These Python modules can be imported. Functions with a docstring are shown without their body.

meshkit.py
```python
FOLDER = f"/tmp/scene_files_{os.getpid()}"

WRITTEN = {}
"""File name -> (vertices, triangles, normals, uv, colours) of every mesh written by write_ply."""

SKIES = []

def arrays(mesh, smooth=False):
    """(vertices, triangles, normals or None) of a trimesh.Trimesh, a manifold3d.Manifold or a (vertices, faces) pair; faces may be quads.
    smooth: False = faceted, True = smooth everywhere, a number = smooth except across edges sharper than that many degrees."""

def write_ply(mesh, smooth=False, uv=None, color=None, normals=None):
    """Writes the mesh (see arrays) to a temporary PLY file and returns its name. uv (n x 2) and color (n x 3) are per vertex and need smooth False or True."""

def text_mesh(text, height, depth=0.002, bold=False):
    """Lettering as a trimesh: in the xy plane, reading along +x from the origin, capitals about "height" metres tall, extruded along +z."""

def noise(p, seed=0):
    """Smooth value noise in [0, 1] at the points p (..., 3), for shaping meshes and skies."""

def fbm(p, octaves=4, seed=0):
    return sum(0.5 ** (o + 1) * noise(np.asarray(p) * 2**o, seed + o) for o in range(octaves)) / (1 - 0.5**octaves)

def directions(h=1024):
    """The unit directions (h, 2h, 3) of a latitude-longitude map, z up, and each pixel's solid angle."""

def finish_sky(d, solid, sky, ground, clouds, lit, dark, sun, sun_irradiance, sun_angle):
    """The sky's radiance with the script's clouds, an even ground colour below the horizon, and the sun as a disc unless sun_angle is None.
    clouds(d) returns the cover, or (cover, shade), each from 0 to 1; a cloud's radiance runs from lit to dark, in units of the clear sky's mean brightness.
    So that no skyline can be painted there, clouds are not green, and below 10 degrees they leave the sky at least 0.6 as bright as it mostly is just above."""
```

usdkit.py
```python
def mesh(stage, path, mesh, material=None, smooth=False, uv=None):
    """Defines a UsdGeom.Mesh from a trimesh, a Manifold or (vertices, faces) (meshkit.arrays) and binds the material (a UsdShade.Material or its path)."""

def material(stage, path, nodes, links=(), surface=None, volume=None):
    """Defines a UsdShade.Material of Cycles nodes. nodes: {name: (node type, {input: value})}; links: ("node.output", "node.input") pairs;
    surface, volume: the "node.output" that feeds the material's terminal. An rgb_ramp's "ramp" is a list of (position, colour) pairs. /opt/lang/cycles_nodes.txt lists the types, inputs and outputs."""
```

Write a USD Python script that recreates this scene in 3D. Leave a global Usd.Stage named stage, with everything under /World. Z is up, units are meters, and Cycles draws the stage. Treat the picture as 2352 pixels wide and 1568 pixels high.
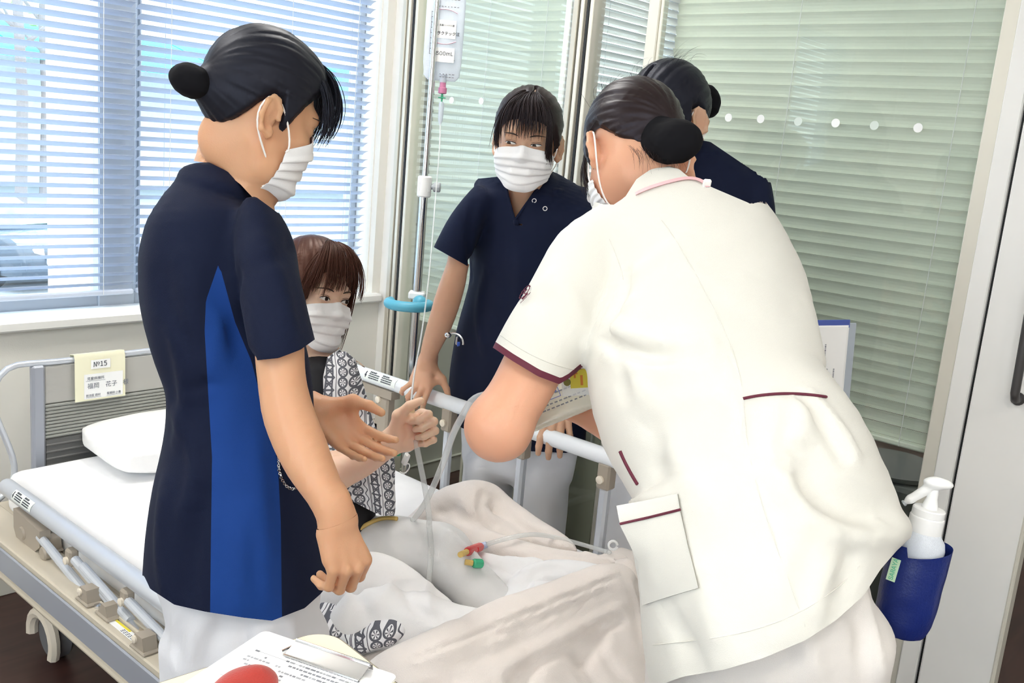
import glob, math, random
import numpy as np, trimesh, usdkit, meshkit
from pxr import Gf, Sdf, Usd, UsdGeom, UsdLux, UsdShade, Vt

stage = Usd.Stage.CreateInMemory()
UsdGeom.SetStageUpAxis(stage, 'Z')
UsdGeom.SetStageMetersPerUnit(stage, 1.0)
UsdGeom.Xform.Define(stage, '/World')
random.seed(7)

# ---------------------------------------------------------------- camera (x along the window wall, y along the bed, z up)
FPX = 2210.6
CAM = np.array([0.0, 0.0, 1.47])
RC = np.array([[0.66401, 0.09462, -0.74172], [-0.7427, 0.1983, -0.63959], [0.08657, 0.97556, 0.20195]])
_u, _s, _vt = np.linalg.svd(RC)
RC = _u @ _vt
cam = UsdGeom.Camera.Define(stage, '/World/camera')
cam.CreateHorizontalApertureAttr(36.0)
cam.CreateFocalLengthAttr(FPX / 2352 * 36.0)
cam.CreateClippingRangeAttr(Gf.Vec2f(0.05, 500))
_m = np.eye(4)
_m[:3, :3] = RC.T
_m[3, :3] = CAM
cam.AddTransformOp().Set(Gf.Matrix4d(*_m.ravel().tolist()))
cam.CreateExposureAttr(0.18)

# ---------------------------------------------------------------- light
LOOKS = '/World/Looks'
def material(name, nodes, links=(), surface=None, volume=None):
    return usdkit.material(stage, f'{LOOKS}/{name}', nodes, links, surface, volume)

dome = UsdLux.DomeLight.Define(stage, '/World/sky_light')
SKY = material('sky', {'bg': ('background_shader', {'strength': 4.6}),
                       'tc': ('texture_coordinate', {}), 'sp': ('separate_xyz', {}),
                       'rm': ('rgb_ramp', {'ramp': [(0.0, (.62, .62, .60)), (.47, (.75, .78, .80)), (.5, (.86, .93, 1.0)), (.62, (.80, .91, 1.0)), (1.0, (.66, .82, 1.0))]}),
                       'mr': ('map_range', {'from_min': -1.0, 'from_max': 1.0, 'to_min': 0.0, 'to_max': 1.0})},
               [('tc.generated', 'sp.vector'), ('sp.z', 'mr.value'), ('mr.result', 'rm.fac'), ('rm.color', 'bg.color')], surface='bg.background')
UsdShade.MaterialBindingAPI.Apply(dome.GetPrim()).Bind(SKY)
dome.CreateIntensityAttr(1.0)

LAMP_POWER = 14.0

# ---------------------------------------------------------------- pixel <-> world (used to read real positions off the photograph)
def ray(u, v):
    return RC @ np.array([(u - 1176) / FPX, -(v - 784) / FPX, -1.0])
def at(u, v, d):
    return CAM + ray(u, v) * d
def onz(u, v, z):
    r = ray(u, v); return CAM + r * ((z - CAM[2]) / r[2])
def onx(u, v, x):
    r = ray(u, v); return CAM + r * ((x - CAM[0]) / r[0])
def ony(u, v, y):
    r = ray(u, v); return CAM + r * ((y - CAM[1]) / r[1])
CR, CU, CB = RC[:, 0], RC[:, 1], RC[:, 2]      # the camera's right, up and backward directions
A = lambda *x: np.array(x, float)
def unit(v):
    v = np.asarray(v, float); return v / (np.linalg.norm(v) + 1e-12)

# ---------------------------------------------------------------- things and parts
_names = {}
def _numbered(parent, name):
    n = _names.setdefault((parent, name), 0)
    _names[(parent, name)] = n + 1
    return name if n == 0 else f'{name}_{n:03d}'
def tag(prim, label=None, cat=None, group=None, kind=None):
    for k, v in (('label', label), ('category', cat), ('group', group), ('kind', kind)):
        if v: prim.SetCustomDataByKey(k, v)
def thing(name, label=None, cat=None, loc=None, group=None, kind=None):
    p = '/World/' + _numbered('/World', name)
    x = UsdGeom.Xform.Define(stage, p)
    if loc is not None: x.AddTranslateOp().Set(Gf.Vec3d(*map(float, loc)))
    tag(x.GetPrim(), label, cat, group, kind)
    return p, (np.zeros(3) if loc is None else np.asarray(loc, float))
def part(owner, name, mesh, mat, smooth=35, label=None, kind=None, uv=None):
    """Mesh given in world coordinates; stored relative to the thing's base. owner: (path, base) from thing() or part(), or None for a top-level mesh."""
    path, base = owner if owner else ('/World', np.zeros(3))
    v, f = geo(mesh)
    p = path + '/' + _numbered(path, name)
    if isinstance(smooth, (int, float)) and not isinstance(smooth, bool): smooth = True if len(f) > 6000 else False if len(f) <= 50 else smooth
    m = usdkit.mesh(stage, p, (v - base, f), mat, smooth=smooth, uv=uv)
    if uv is not None and False: pass
    tag(m.GetPrim(), label, None, None, kind)
    return p, base
def single(name, mesh, mat, label, cat, smooth=35, group=None, kind=None, uv=None):
    p, _ = part(None, name, mesh, mat, smooth, uv=uv)
    tag(stage.GetPrimAtPath(p), label, cat, group, kind)
    return p, np.zeros(3)
def struct(name, mesh, mat, owner=None, smooth=False):
    p, b = part(owner, name, mesh, mat, smooth)
    if not owner: stage.GetPrimAtPath(p).SetCustomDataByKey('kind', 'structure')
    return p, b
def curves(owner, name, lines, widths, mat, label=None, kind=None):
    """lines: list of (n,3) arrays; widths: per line a number or an (n,) array."""
    path, base = owner
    p = path + '/' + _numbered(path, name)
    c = UsdGeom.BasisCurves.Define(stage, p)
    c.CreateTypeAttr('cubic'); c.CreateBasisAttr('catmullRom'); c.CreateWrapAttr('pinned')
    c.CreatePointsAttr(Vt.Vec3fArray.FromNumpy((np.vstack(lines) - base).astype(np.float32)))
    c.CreateCurveVertexCountsAttr(Vt.IntArray([len(l) for l in lines]))
    w = np.concatenate([np.broadcast_to(np.asarray(w, float), (len(l),)) for l, w in zip(lines, widths)])
    c.CreateWidthsAttr(Vt.FloatArray.FromNumpy(w.astype(np.float32)))
    c.SetWidthsInterpolation('vertex')
    UsdShade.MaterialBindingAPI.Apply(c.GetPrim()).Bind(mat)
    tag(c.GetPrim(), label, None, None, kind)
    return p, base

# ---------------------------------------------------------------- plain shapes
def geo(m):
    if hasattr(m, 'vertices'): return np.asarray(m.vertices, float), np.asarray(m.faces, int)
    if hasattr(m, 'to_mesh'):
        k = m.to_mesh(); return np.asarray(k.vert_properties[:, :3], float), np.asarray(k.tri_verts, int)
    v, f = np.asarray(m[0], float), np.asarray(m[1], int)
    if f.shape[1] == 4: f = np.vstack([f[:, [0, 1, 2]], f[:, [0, 2, 3]]])
    return v, f
def join(*ms):
    vs, fs, n = [], [], 0
    for m in ms:
        v, f = geo(m); vs.append(v); fs.append(f + n); n += len(v)
    return np.vstack(vs), np.vstack(fs)
def move(m, t=(0, 0, 0), R=None):
    v, f = geo(m)
    if R is not None: v = v @ np.asarray(R).T
    return v + np.asarray(t, float), f
def rotz(a):
    c, s = math.cos(a), math.sin(a); return np.array([[c, -s, 0], [s, c, 0], [0, 0, 1.0]])
def rotx(a):
    c, s = math.cos(a), math.sin(a); return np.array([[1.0, 0, 0], [0, c, -s], [0, s, c]])
def roty(a):
    c, s = math.cos(a), math.sin(a); return np.array([[c, 0, s], [0, 1.0, 0], [-s, 0, c]])
def hull(pts):
    from scipy.spatial import ConvexHull
    p = np.asarray(pts, float); h = ConvexHull(p, qhull_options='QJ'); f = h.simplices.copy()
    n = np.cross(p[f[:, 1]] - p[f[:, 0]], p[f[:, 2]] - p[f[:, 0]]); bad = (n * h.equations[:, :3]).sum(1) < 0; f[bad] = f[bad][:, ::-1]
    return p, f
_box_faces = []
def rbox(lo, hi, r=0.003):
    """A box between two corners with chamfered edges."""
    lo, hi = np.minimum(lo, hi).astype(float), np.maximum(lo, hi).astype(float)
    r = min(r, (hi - lo).min() * 0.45); P = []
    for sx in (0, 1):
        for sy in (0, 1):
            for sz in (0, 1):
                c = np.where([sx, sy, sz], hi, lo); s = np.where([sx, sy, sz], -1.0, 1.0) * r
                P += [c + s * [0, 1, 1], c + s * [1, 0, 1], c + s * [1, 1, 0]]
    if not _box_faces:
        Q = []
        for sx in (0, 1):
            for sy in (0, 1):
                for sz in (0, 1):
                    c = np.array([sx, sy, sz], float); t = np.where([sx, sy, sz], -.2, .2); Q += [c + t * [0, 1, 1], c + t * [1, 0, 1], c + t * [1, 1, 0]]
        _box_faces.append(hull(Q)[1])
    return np.array(P), _box_faces[0]
def cbox(c, size, r=0.003, R=None):
    size = np.asarray(size, float)
    return move(rbox(-size / 2, size / 2, r), c, R)
def tube(pts, r, n=10, cap=True, flat=None):
    p = np.asarray(pts, float); m = len(p)
    r = np.broadcast_to(np.asarray(r, float), (m,))
    t = np.gradient(p, axis=0); t /= np.linalg.norm(t, axis=1, keepdims=True) + 1e-12
    a = np.zeros_like(p)
    x = np.cross(t[0], [0, 0, 1.0] if abs(t[0][2]) < .9 else [1.0, 0, 0]) if flat is None else np.asarray(flat, float)
    for i in range(m):
        x = x - t[i] * (x @ t[i]); x = unit(x); a[i] = x
    b = np.cross(t, a); ang = np.arange(n) * 2 * np.pi / n
    v = (p[:, None] + r[:, None, None] * (np.cos(ang)[None, :, None] * a[:, None] + np.sin(ang)[None, :, None] * b[:, None])).reshape(-1, 3)
    i, j = np.meshgrid(np.arange(m - 1), np.arange(n), indexing='ij')
    q = np.stack([i * n + j, i * n + (j + 1) % n, (i + 1) * n + (j + 1) % n, (i + 1) * n + j], -1).reshape(-1, 4)
    f = np.vstack([q[:, [0, 1, 2]], q[:, [0, 2, 3]]])
    if cap:
        v = np.vstack([v, p[0], p[-1]]); k = np.arange(n)
        f = np.vstack([f, np.stack([np.full(n, len(v) - 2), (k + 1) % n, k], 1), np.stack([np.full(n, len(v) - 1), (m - 1) * n + k, (m - 1) * n + (k + 1) % n], 1)])
    return v, f
def spline(pts, n=24):
    from scipy.interpolate import CubicSpline
    p = np.asarray(pts, float)
    if len(p) == 2: return p[0] + (p[1] - p[0]) * np.linspace(0, 1, n)[:, None]
    s = np.concatenate([[0], np.cumsum(np.linalg.norm(np.diff(p, axis=0), axis=1) + 1e-9)])
    return CubicSpline(s, p)(np.linspace(0, s[-1], n))
def lathe(profile, n=28, c=(0, 0, 0), R=None, ring=False):
    """profile: (radius, height) pairs from bottom to top, about the z axis."""
    pr = np.asarray(list(profile) + ([profile[0]] if ring else []), float); m = len(pr); ang = np.arange(n) * 2 * np.pi / n
    v = np.stack([pr[:, 0, None] * np.cos(ang), pr[:, 0, None] * np.sin(ang), np.broadcast_to(pr[:, 1, None], (m, n))], -1).reshape(-1, 3)
    i, j = np.meshgrid(np.arange(m - 1), np.arange(n), indexing='ij')
    q = np.stack([i * n + j, i * n + (j + 1) % n, (i + 1) * n + (j + 1) % n, (i + 1) * n + j], -1).reshape(-1, 4)
    f = np.vstack([q[:, [0, 1, 2]], q[:, [0, 2, 3]]]); k = np.arange(n)
    if ring: return move((v, f), c, R)
    v = np.vstack([v, [0, 0, pr[0, 1]], [0, 0, pr[-1, 1]]])
    f = np.vstack([f, np.stack([np.full(n, len(v) - 2), (k + 1) % n, k], 1), np.stack([np.full(n, len(v) - 1), (m - 1) * n + k, (m - 1) * n + (k + 1) % n], 1)])
    return move((v, f), c, R)
def frame_from(z, x=(1, 0, 0)):
    """Rotation whose third column is z and whose first is near x."""
    z = unit(z); x = np.asarray(x, float); x = x - z * (x @ z)
    if np.linalg.norm(x) < 1e-6: x = np.cross(z, [0, 1.0, 0.2])
    x = unit(x); return np.stack([x, np.cross(z, x), z], 1)
def rod(a, b, r, n=12):
    return tube([a, b], r, n)
def prism(poly, h, T, R):
    """Outline (n,2) extruded by h along the local z, placed by rotation R at T."""
    from shapely.geometry import Polygon
    m = trimesh.creation.extrude_polygon(Polygon(poly), h, engine='earcut')
    return move(m, T, R)
def sheet(grid, th):
    """A (m,n,3) grid of points as a sheet of thickness th with closed rims."""
    g = np.asarray(grid, float); m, n = g.shape[:2]
    nu = np.gradient(g, axis=0); nv = np.gradient(g, axis=1); N = np.cross(nu, nv); N /= np.linalg.norm(N, axis=2, keepdims=True) + 1e-12
    v = np.vstack([(g + N * th / 2).reshape(-1, 3), (g - N * th / 2).reshape(-1, 3)]); o = m * n
    i, j = np.meshgrid(np.arange(m - 1), np.arange(n - 1), indexing='ij'); a = (i * n + j).ravel()
    q = np.stack([a, a + n, a + n + 1, a + 1], 1)
    qs = [q, q[:, ::-1] + o]
    rim = np.concatenate([np.arange(n), np.arange(1, m) * n + n - 1, (m - 1) * n + np.arange(n - 2, -1, -1), np.arange(m - 2, 0, -1) * n])
    r2 = np.roll(rim, -1); qs.append(np.stack([rim, r2, r2 + o, rim + o], 1))
    return geo((v, np.vstack(qs)))

_fonts = {}
def text(s, height, depth=0.0006, cjk=False, bold=0):
    """Lettering in the xy plane reading along +x, capitals about height tall."""
    from PIL import Image, ImageDraw, ImageFont
    from shapely import affinity, box, union_all
    pat = '/opt/blender-*/*/datafiles/fonts/' + ('Noto Sans CJK Regular.woff2' if cjk else 'Inter.woff2')
    found = glob.glob(pat) or glob.glob('/opt/blender-*/*/datafiles/fonts/Inter.woff2')
    font = _fonts.setdefault(found[0], ImageFont.truetype(found[0], 64))
    x0, y0, x1, y1 = font.getbbox(s, anchor='ls', stroke_width=bold)
    im = Image.new('L', (x1 - x0 + 8, y1 - y0 + 8))
    ImageDraw.Draw(im).text((4 - x0, 4 - y0), s, 255, font, anchor='ls', stroke_width=bold)
    on = np.pad(np.asarray(im) > 127, ((0, 0), (1, 1))).astype(np.int8)
    rows, st = np.nonzero(np.diff(on, axis=1) == 1); en = np.nonzero(np.diff(on, axis=1) == -1)[1]
    sh = union_all(box(st, -rows - 1, en, -rows)).buffer(.6).buffer(-.6).simplify(.6)
    k = height / 46.0
    sh = affinity.affine_transform(sh, [k, 0, 0, k, -4 * k, (4 - y0) * k])
    return join(*[trimesh.creation.extrude_polygon(g, depth, engine='earcut') for g in getattr(sh, 'geoms', [sh])])

# ---------------------------------------------------------------- implicit shapes: bodies, clothes, bedding
def smin(a, b, k):
    if k <= 0: return np.minimum(a, b)
    h = np.clip(.5 + .5 * (b - a) / k, 0, 1); return b + (a - b) * h - k * h * (1 - h)
_NT = np.random.default_rng(17).random((32, 32, 32))
def fbm(p, octaves=2, seed=0):
    """Smooth noise, cheaper than meshkit's, for cloth."""
    out, p = 0, np.asarray(p, float) + seed * 3.7
    for o in range(min(octaves, 2)):
        q = p * 2 ** o; i = np.floor(q).astype(np.int32); t = q - i; t = t * t * (3 - 2 * t); i &= 31; j = (i + 1) & 31
        x0, y0, z0, x1, y1, z1 = i[:, 0], i[:, 1], i[:, 2], j[:, 0], j[:, 1], j[:, 2]; a, b, c = t[:, 0], t[:, 1], t[:, 2]
        f = lambda z: (_NT[x0, y0, z] * (1 - a) + _NT[x1, y0, z] * a) * (1 - b) + (_NT[x0, y1, z] * (1 - a) + _NT[x1, y1, z] * a) * b
        out = out + .5 ** (o + 1) * (f(z0) * (1 - c) + f(z1) * c)
    return out / .75 if octaves > 1 else out * 2
class Shape:
    """A list of rounded pieces joined smoothly; meshed by surface nets."""
    def __init__(self): self.ops = []; self.warp = []
    def add(self, fn, lo, hi, k=.01, op='+'):
        self.ops.append((fn, np.asarray(lo, float), np.asarray(hi, float), k, op)); return self
    def cone(self, a, b, ra, rb, k=.01, op='+'):
        a, b = np.asarray(a, float), np.asarray(b, float); ab = b - a; L2 = ab @ ab + 1e-12; R = max(ra, rb)
        def fn(P):
            q = P - a; t = np.clip(q @ ab / L2, 0, 1); q -= t[:, None] * ab
            return np.sqrt(np.einsum('ij,ij->i', q, q)) - (ra + (rb - ra) * t)
        return self.add(fn, np.minimum(a, b) - R, np.maximum(a, b) + R, k, op)
    def chain(self, pts, rs, k=.01):
        for i in range(len(pts) - 1): self.cone(pts[i], pts[i + 1], rs[i], rs[i + 1], k)
        return self
    def ell(self, c, rad, M=None, k=.01, op='+'):
        c, rad = np.asarray(c, float), np.asarray(rad, float); M = np.eye(3) if M is None else np.asarray(M, float); R = rad.max()
        def fn(P):
            q = (P - c) @ M
            k0 = np.sqrt(((q / rad) ** 2).sum(1)); k1 = np.sqrt(((q / rad ** 2) ** 2).sum(1)) + 1e-9
            return np.where(k0 < .05, -rad.min(), k0 * (k0 - 1) / k1)
        ext = np.sqrt(((M * rad) ** 2).sum(1))
        return self.add(fn, c - ext, c + ext, k, op)
    def slab(self, c, half, M=None, r=.01, k=.01, op='+'):
        c, half = np.asarray(c, float), np.asarray(half, float); M = np.eye(3) if M is None else np.asarray(M, float)
        def fn(P):
            q = np.abs((P - c) @ M) - (half - r)
            return np.linalg.norm(np.maximum(q, 0), axis=1) + np.minimum(q.max(1), 0) - r
        ext = np.abs(M) @ half
        return self.add(fn, c - ext, c + ext, k, op)
    def seg(self, c0, c1, w0, w1, n0, n1, a0, a1, b0, b1, k=.01, capf=.6, pw=2.0, op='+'):
        ax = c1 - c0; L = np.linalg.norm(ax) + 1e-9; axh = ax / L; R = max(a0, a1, b0, b1)
        def fn(P):
            t = np.clip((P - c0) @ axh / L, 0, 1)[:, None]
            q = P - (c0 + ax * t)
            w = w0 + (w1 - w0) * t; n = n0 + (n1 - n0) * t; a = a0 + (a1 - a0) * t[:, 0]; b = b0 + (b1 - b0) * t[:, 0]
            x, y, z = (q * w).sum(1), (q * n).sum(1), q @ axh
            z = np.where((t[:, 0] > 0) & (t[:, 0] < 1), 0, z); cz = np.minimum(a, b) * capf
            if pw == 2.0:
                k0 = np.sqrt((x / a) ** 2 + (y / b) ** 2 + (z / cz) ** 2)
                k1 = np.sqrt((x / a ** 2) ** 2 + (y / b ** 2) ** 2 + (z / cz ** 2) ** 2) + 1e-9
            else:
                k0 = (np.abs(x / a) ** pw + np.abs(y / b) ** pw + np.abs(z / cz) ** pw) ** (1 / pw)
                k1 = np.sqrt((x / a ** 2) ** 2 + (y / b ** 2) ** 2 + (z / cz ** 2) ** 2) / np.maximum(np.sqrt((x / a) ** 2 + (y / b) ** 2 + (z / cz) ** 2), 1e-6) * k0 + 1e-9
            return np.where(k0 < .05, -np.minimum(a, b), k0 * (k0 - 1) / k1)
        return self.add(fn, np.minimum(c0, c1) - R, np.maximum(c0, c1) + R, k, op)
    def rings(self, rs, k=.012, capf=.6, pw=2.0, turn=0.0):
        """rs: (uL,vL,uR,vR,d,b[,dR]): outline points in the photograph, distance d of the section's middle and half depth b in metres (dR: separate distance of the right point)."""
        S = []
        for r in rs:
            uL, vL, uR, vR, d, b = r[:6]; h = turn * (uR - uL) / 1000
            l, g = at(uL, vL, d + h), at(uR, vR, d - h); w = unit(g - l); half = np.linalg.norm(g - l) / 2; dep = abs(w @ unit((l + g) / 2 - CAM))
            if turn or dep > .2: half = math.sqrt(max((half * math.sqrt(1 - dep * dep)) ** 2 - (b * dep) ** 2, (.5 * half) ** 2)) / math.sqrt(1 - dep * dep)
            S.append(((l + g) / 2, w, half, b))
        return self.sections(S, k, capf, pw)
    def sections(self, S, k=.012, capf=.6, pw=2.0, fine=3):
        """S: (centre, width direction, half width, half depth); one smooth tube through all the sections."""
        C = np.array([x[0] for x in S], float); W = np.array([unit(x[1]) for x in S]); AB = np.array([(x[2], x[3]) for x in S], float)
        for i in range(1, len(W)):
            if W[i] @ W[i - 1] < 0: W[i] = -W[i]
        if len(S) > 2:
            from scipy.interpolate import PchipInterpolator
            u = np.concatenate([[0], np.cumsum(np.linalg.norm(np.diff(C, axis=0), axis=1) + 1e-6)]); t = np.unique(np.concatenate([np.linspace(u[i], u[i + 1], fine + 1) for i in range(len(u) - 1)]))
            from scipy.interpolate import CubicSpline
            C = CubicSpline(u, [x[0] for x in S])(t); W = PchipInterpolator(u, W)(t); AB = PchipInterpolator(u, AB)(t)
        T = np.gradient(C, axis=0); T /= np.linalg.norm(T, axis=1, keepdims=True)
        Wd = np.array([unit(w - x * (w @ x)) for w, x in zip(W, T)]); N = np.cross(T, Wd)
        AX = np.diff(C, axis=0); L2 = (AX ** 2).sum(1); R = AB.max(1); m = len(AX)
        lo, hi = (C - R[:, None]).min(0), (C + R[:, None]).max(0)
        sl, sh_ = np.minimum(C[:-1] - R[:-1, None], C[1:] - R[1:, None]), np.maximum(C[:-1] + R[:-1, None], C[1:] + R[1:, None])
        def fn(P):
            plo, phi = P.min(0), P.max(0)
            c = np.nonzero(((plo < sh_ + .07) & (phi > sl - .07)).all(1))[0]
            if not len(c): return np.full(len(P), .08)
            c = np.arange(c[0], c[-1] + 1); A0, X, l2 = C[c], AX[c], L2[c]
            F4 = np.float32; o = A0[len(A0) // 2]; P4, A4, X4, l4 = (P - o).astype(F4), (A0 - o).astype(F4), X.astype(F4), l2.astype(F4)
            t = P4 @ X4.T; ax = (A4 * X4).sum(1); px = t.copy(); t -= ax; t /= l4; np.maximum(t, 0, out=t); np.minimum(t, 1, out=t)
            d2 = t * l4; d2 += 2 * ax; px *= 2; d2 -= px; d2 *= t; d2 -= 2 * (P4 @ A4.T); d2 += (A4 ** 2).sum(1)
            j = d2.argmin(1); r = np.arange(len(P)); t = t[r, j][:, None]; i = c[j]; e = ((i == 0) & (t[:, 0] <= 0)) | ((i == m - 1) & (t[:, 0] >= 1))
            q = P - (C[i] + AX[i] * t); ab = AB[i] + (AB[i + 1] - AB[i]) * t
            x = np.einsum('ij,ij->i', q, Wd[i] + (Wd[i + 1] - Wd[i]) * t); y = np.einsum('ij,ij->i', q, N[i] + (N[i + 1] - N[i]) * t)
            z = np.where(e, np.einsum('ij,ij->i', q, AX[i]) / np.sqrt(L2[i]), 0); a_, b_ = ab[:, 0], ab[:, 1]; cz = np.minimum(a_, b_) * capf
            u_, v_, w_ = x / a_, y / b_, z / cz
            k0 = np.sqrt(u_ * u_ + v_ * v_ + w_ * w_); k1 = np.sqrt((u_ / a_) ** 2 + (v_ / b_) ** 2 + (w_ / cz) ** 2) + 1e-9
            return np.where(k0 < .05, -np.minimum(a_, b_), k0 * (k0 - 1) / k1)
        return self.add(fn, lo, hi, k)
    def ridge(self, pts, h, w, lim=None):
        """Raises (h>0) or sinks (h<0) the surface along a polyline."""
        p = np.asarray(pts, float); self.warp.append((p, h, w)); return self
    def func(self, fn): self.warp.append(fn); return self
    def _val(self, P, margin=.03, warp=True):
        d = np.full(len(P), 1.0); plo, phi = P.min(0), P.max(0)
        if getattr(self, '_n', -1) != len(self.ops):
            self._n = len(self.ops); self._lo, self._hi, self._k = np.array([o[1] for o in self.ops]), np.array([o[2] for o in self.ops]), np.array([o[3] for o in self.ops])[:, None]
        for oi in np.nonzero(((plo < self._hi + self._k + margin) & (phi > self._lo - self._k - margin)).all(1))[0]:
            fn, lo, hi, k, op = self.ops[oi]; m = margin + k
            if ((phi - plo) < (hi - lo) * 1.6 + .06).all(): s = slice(None); Q = P
            else:
                s = np.nonzero(((P > lo - m) & (P < hi + m)).all(1))[0]
                if not len(s): continue
                Q = P[s]
            e = fn(Q)
            if op == '+': d[s] = smin(d[s], e, k)
            else: d[s] = -smin(-d[s], e, k)
        if warp:
            for wp in self.warp:
                if callable(wp):
                    s = np.nonzero(np.abs(d) < .035)[0]
                    if len(s): d[s] += wp(P[s])
                    continue
                p, h, w = wp; m = 2.6 * w
                if (plo > p.max(0) + m).any() or (phi < p.min(0) - m).any(): continue
                s = np.nonzero(((P > p.min(0) - m) & (P < p.max(0) + m)).all(1) & (np.abs(d) < .05))[0]
                if not len(s): continue
                Q = P[s]; X = np.diff(p, axis=0); l2 = (X ** 2).sum(1) + 1e-12; A0 = p[:-1]; QX = Q @ X.T; ax = (A0 * X).sum(1)
                t = np.clip((QX - ax) / l2, 0, 1)
                best = np.sqrt(np.maximum(((Q ** 2).sum(1)[:, None] - 2 * (Q @ A0.T + t * QX) + (A0 ** 2).sum(1) + 2 * t * ax + t * t * l2).min(1), 0))
                # fade at both ends
                L = np.linalg.norm(p[-1] - p[0]) + 1e-9
                e0 = np.linalg.norm(Q - p[0], axis=1); e1 = np.linalg.norm(Q - p[-1], axis=1)
                fade = np.clip(np.minimum(e0, e1) / (1.6 * w) + .25, 0, 1)
                d[s] = d[s] - h * fade * np.exp(-(best / w) ** 2)
        return d
    def __call__(self, P, margin=.03): return self._val(np.asarray(P, float), margin)
    def bounds(self):
        ad = [o for o in self.ops if o[4] == '+']
        return np.min([o[1] for o in ad], 0), np.max([o[2] for o in ad], 0)
    def mesh(self, res=.005, lo=None, hi=None, pad=.02):
        blo, bhi = self.bounds()
        lo = blo - pad if lo is None else np.maximum(np.asarray(lo, float), blo - pad); hi = bhi + pad if hi is None else np.minimum(np.asarray(hi, float), bhi + pad)
        B = 4; n = np.ceil((hi - lo) / res / B).astype(int) * B
        nb = n // B
        I = np.stack(np.meshgrid(*[np.arange(k) for k in nb], indexing='ij'), -1).reshape(-1, 3)
        cen = lo + (I * B + (B - 1) / 2) * res
        def val(pts, ix, G, margin):
            key = (ix // G).astype(np.int64); key = key[:, 0] * 1000000 + key[:, 1] * 1000 + key[:, 2]
            od = np.argsort(key, kind='stable'); cuts = np.nonzero(np.diff(key[od]))[0] + 1; out = np.empty(len(pts))
            def one(g): out[g] = self._val(pts[g], margin)
            for g in np.split(od, cuts): one(g)
            return out
        self._val(cen[:1])
        dc = val(cen, I, 8, .05 + B * res)
        act = np.abs(dc) < B * res * 1.35 + .004
        full = np.repeat(np.repeat(np.repeat(np.where(dc < 0, -1.0, 1.0).reshape(nb).astype(np.float32), B, 0), B, 1), B, 2)
        o = np.stack(np.meshgrid(*[np.arange(B)] * 3, indexing='ij'), -1).reshape(-1, 3)
        idx = (I[act][:, None, :] * B + o[None]).reshape(-1, 3)
        val = val(lo + idx * res, idx, max(8, int(.075 / res)), .03).astype(np.float32)
        full[idx[:, 0], idx[:, 1], idx[:, 2]] = val
        full[[0, -1]] = np.maximum(full[[0, -1]], res); full[:, [0, -1]] = np.maximum(full[:, [0, -1]], res); full[:, :, [0, -1]] = np.maximum(full[:, :, [0, -1]], res)
        return nets(full, lo, res)
    def hits(self, pts, lift=0.0, n=None, t0=.6, t1=4.5):
        """The first surface points on the rays through pixels; n: resampled as a smooth line."""
        pts = np.asarray(pts, float)
        if n and len(pts) < 12: pts = spline(np.c_[pts, np.zeros(len(pts))], 12)[:, :2]
        R = np.array([unit(ray(u, v)) for u, v in pts]); t = np.full(len(R), t0); d = np.ones(len(R))
        lo, hi = self.bounds(); t[:] = max(t0, np.linalg.norm((lo + hi) / 2 - CAM) - np.linalg.norm(hi - lo) / 2 - .05)
        live = np.arange(len(R))
        for _ in range(80):
            e = self._val(CAM + R[live] * t[live][:, None], margin=.12) - lift; d[live] = e
            t[live] += np.where(e > 4e-4, np.clip(e * .8, 4e-4, .09), 0); live = live[(e > 6e-4) & (t[live] < t1)]
            if not len(live): break
        P = (CAM + R * t[:, None])[(t < t1) & (d < .004)]
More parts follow.
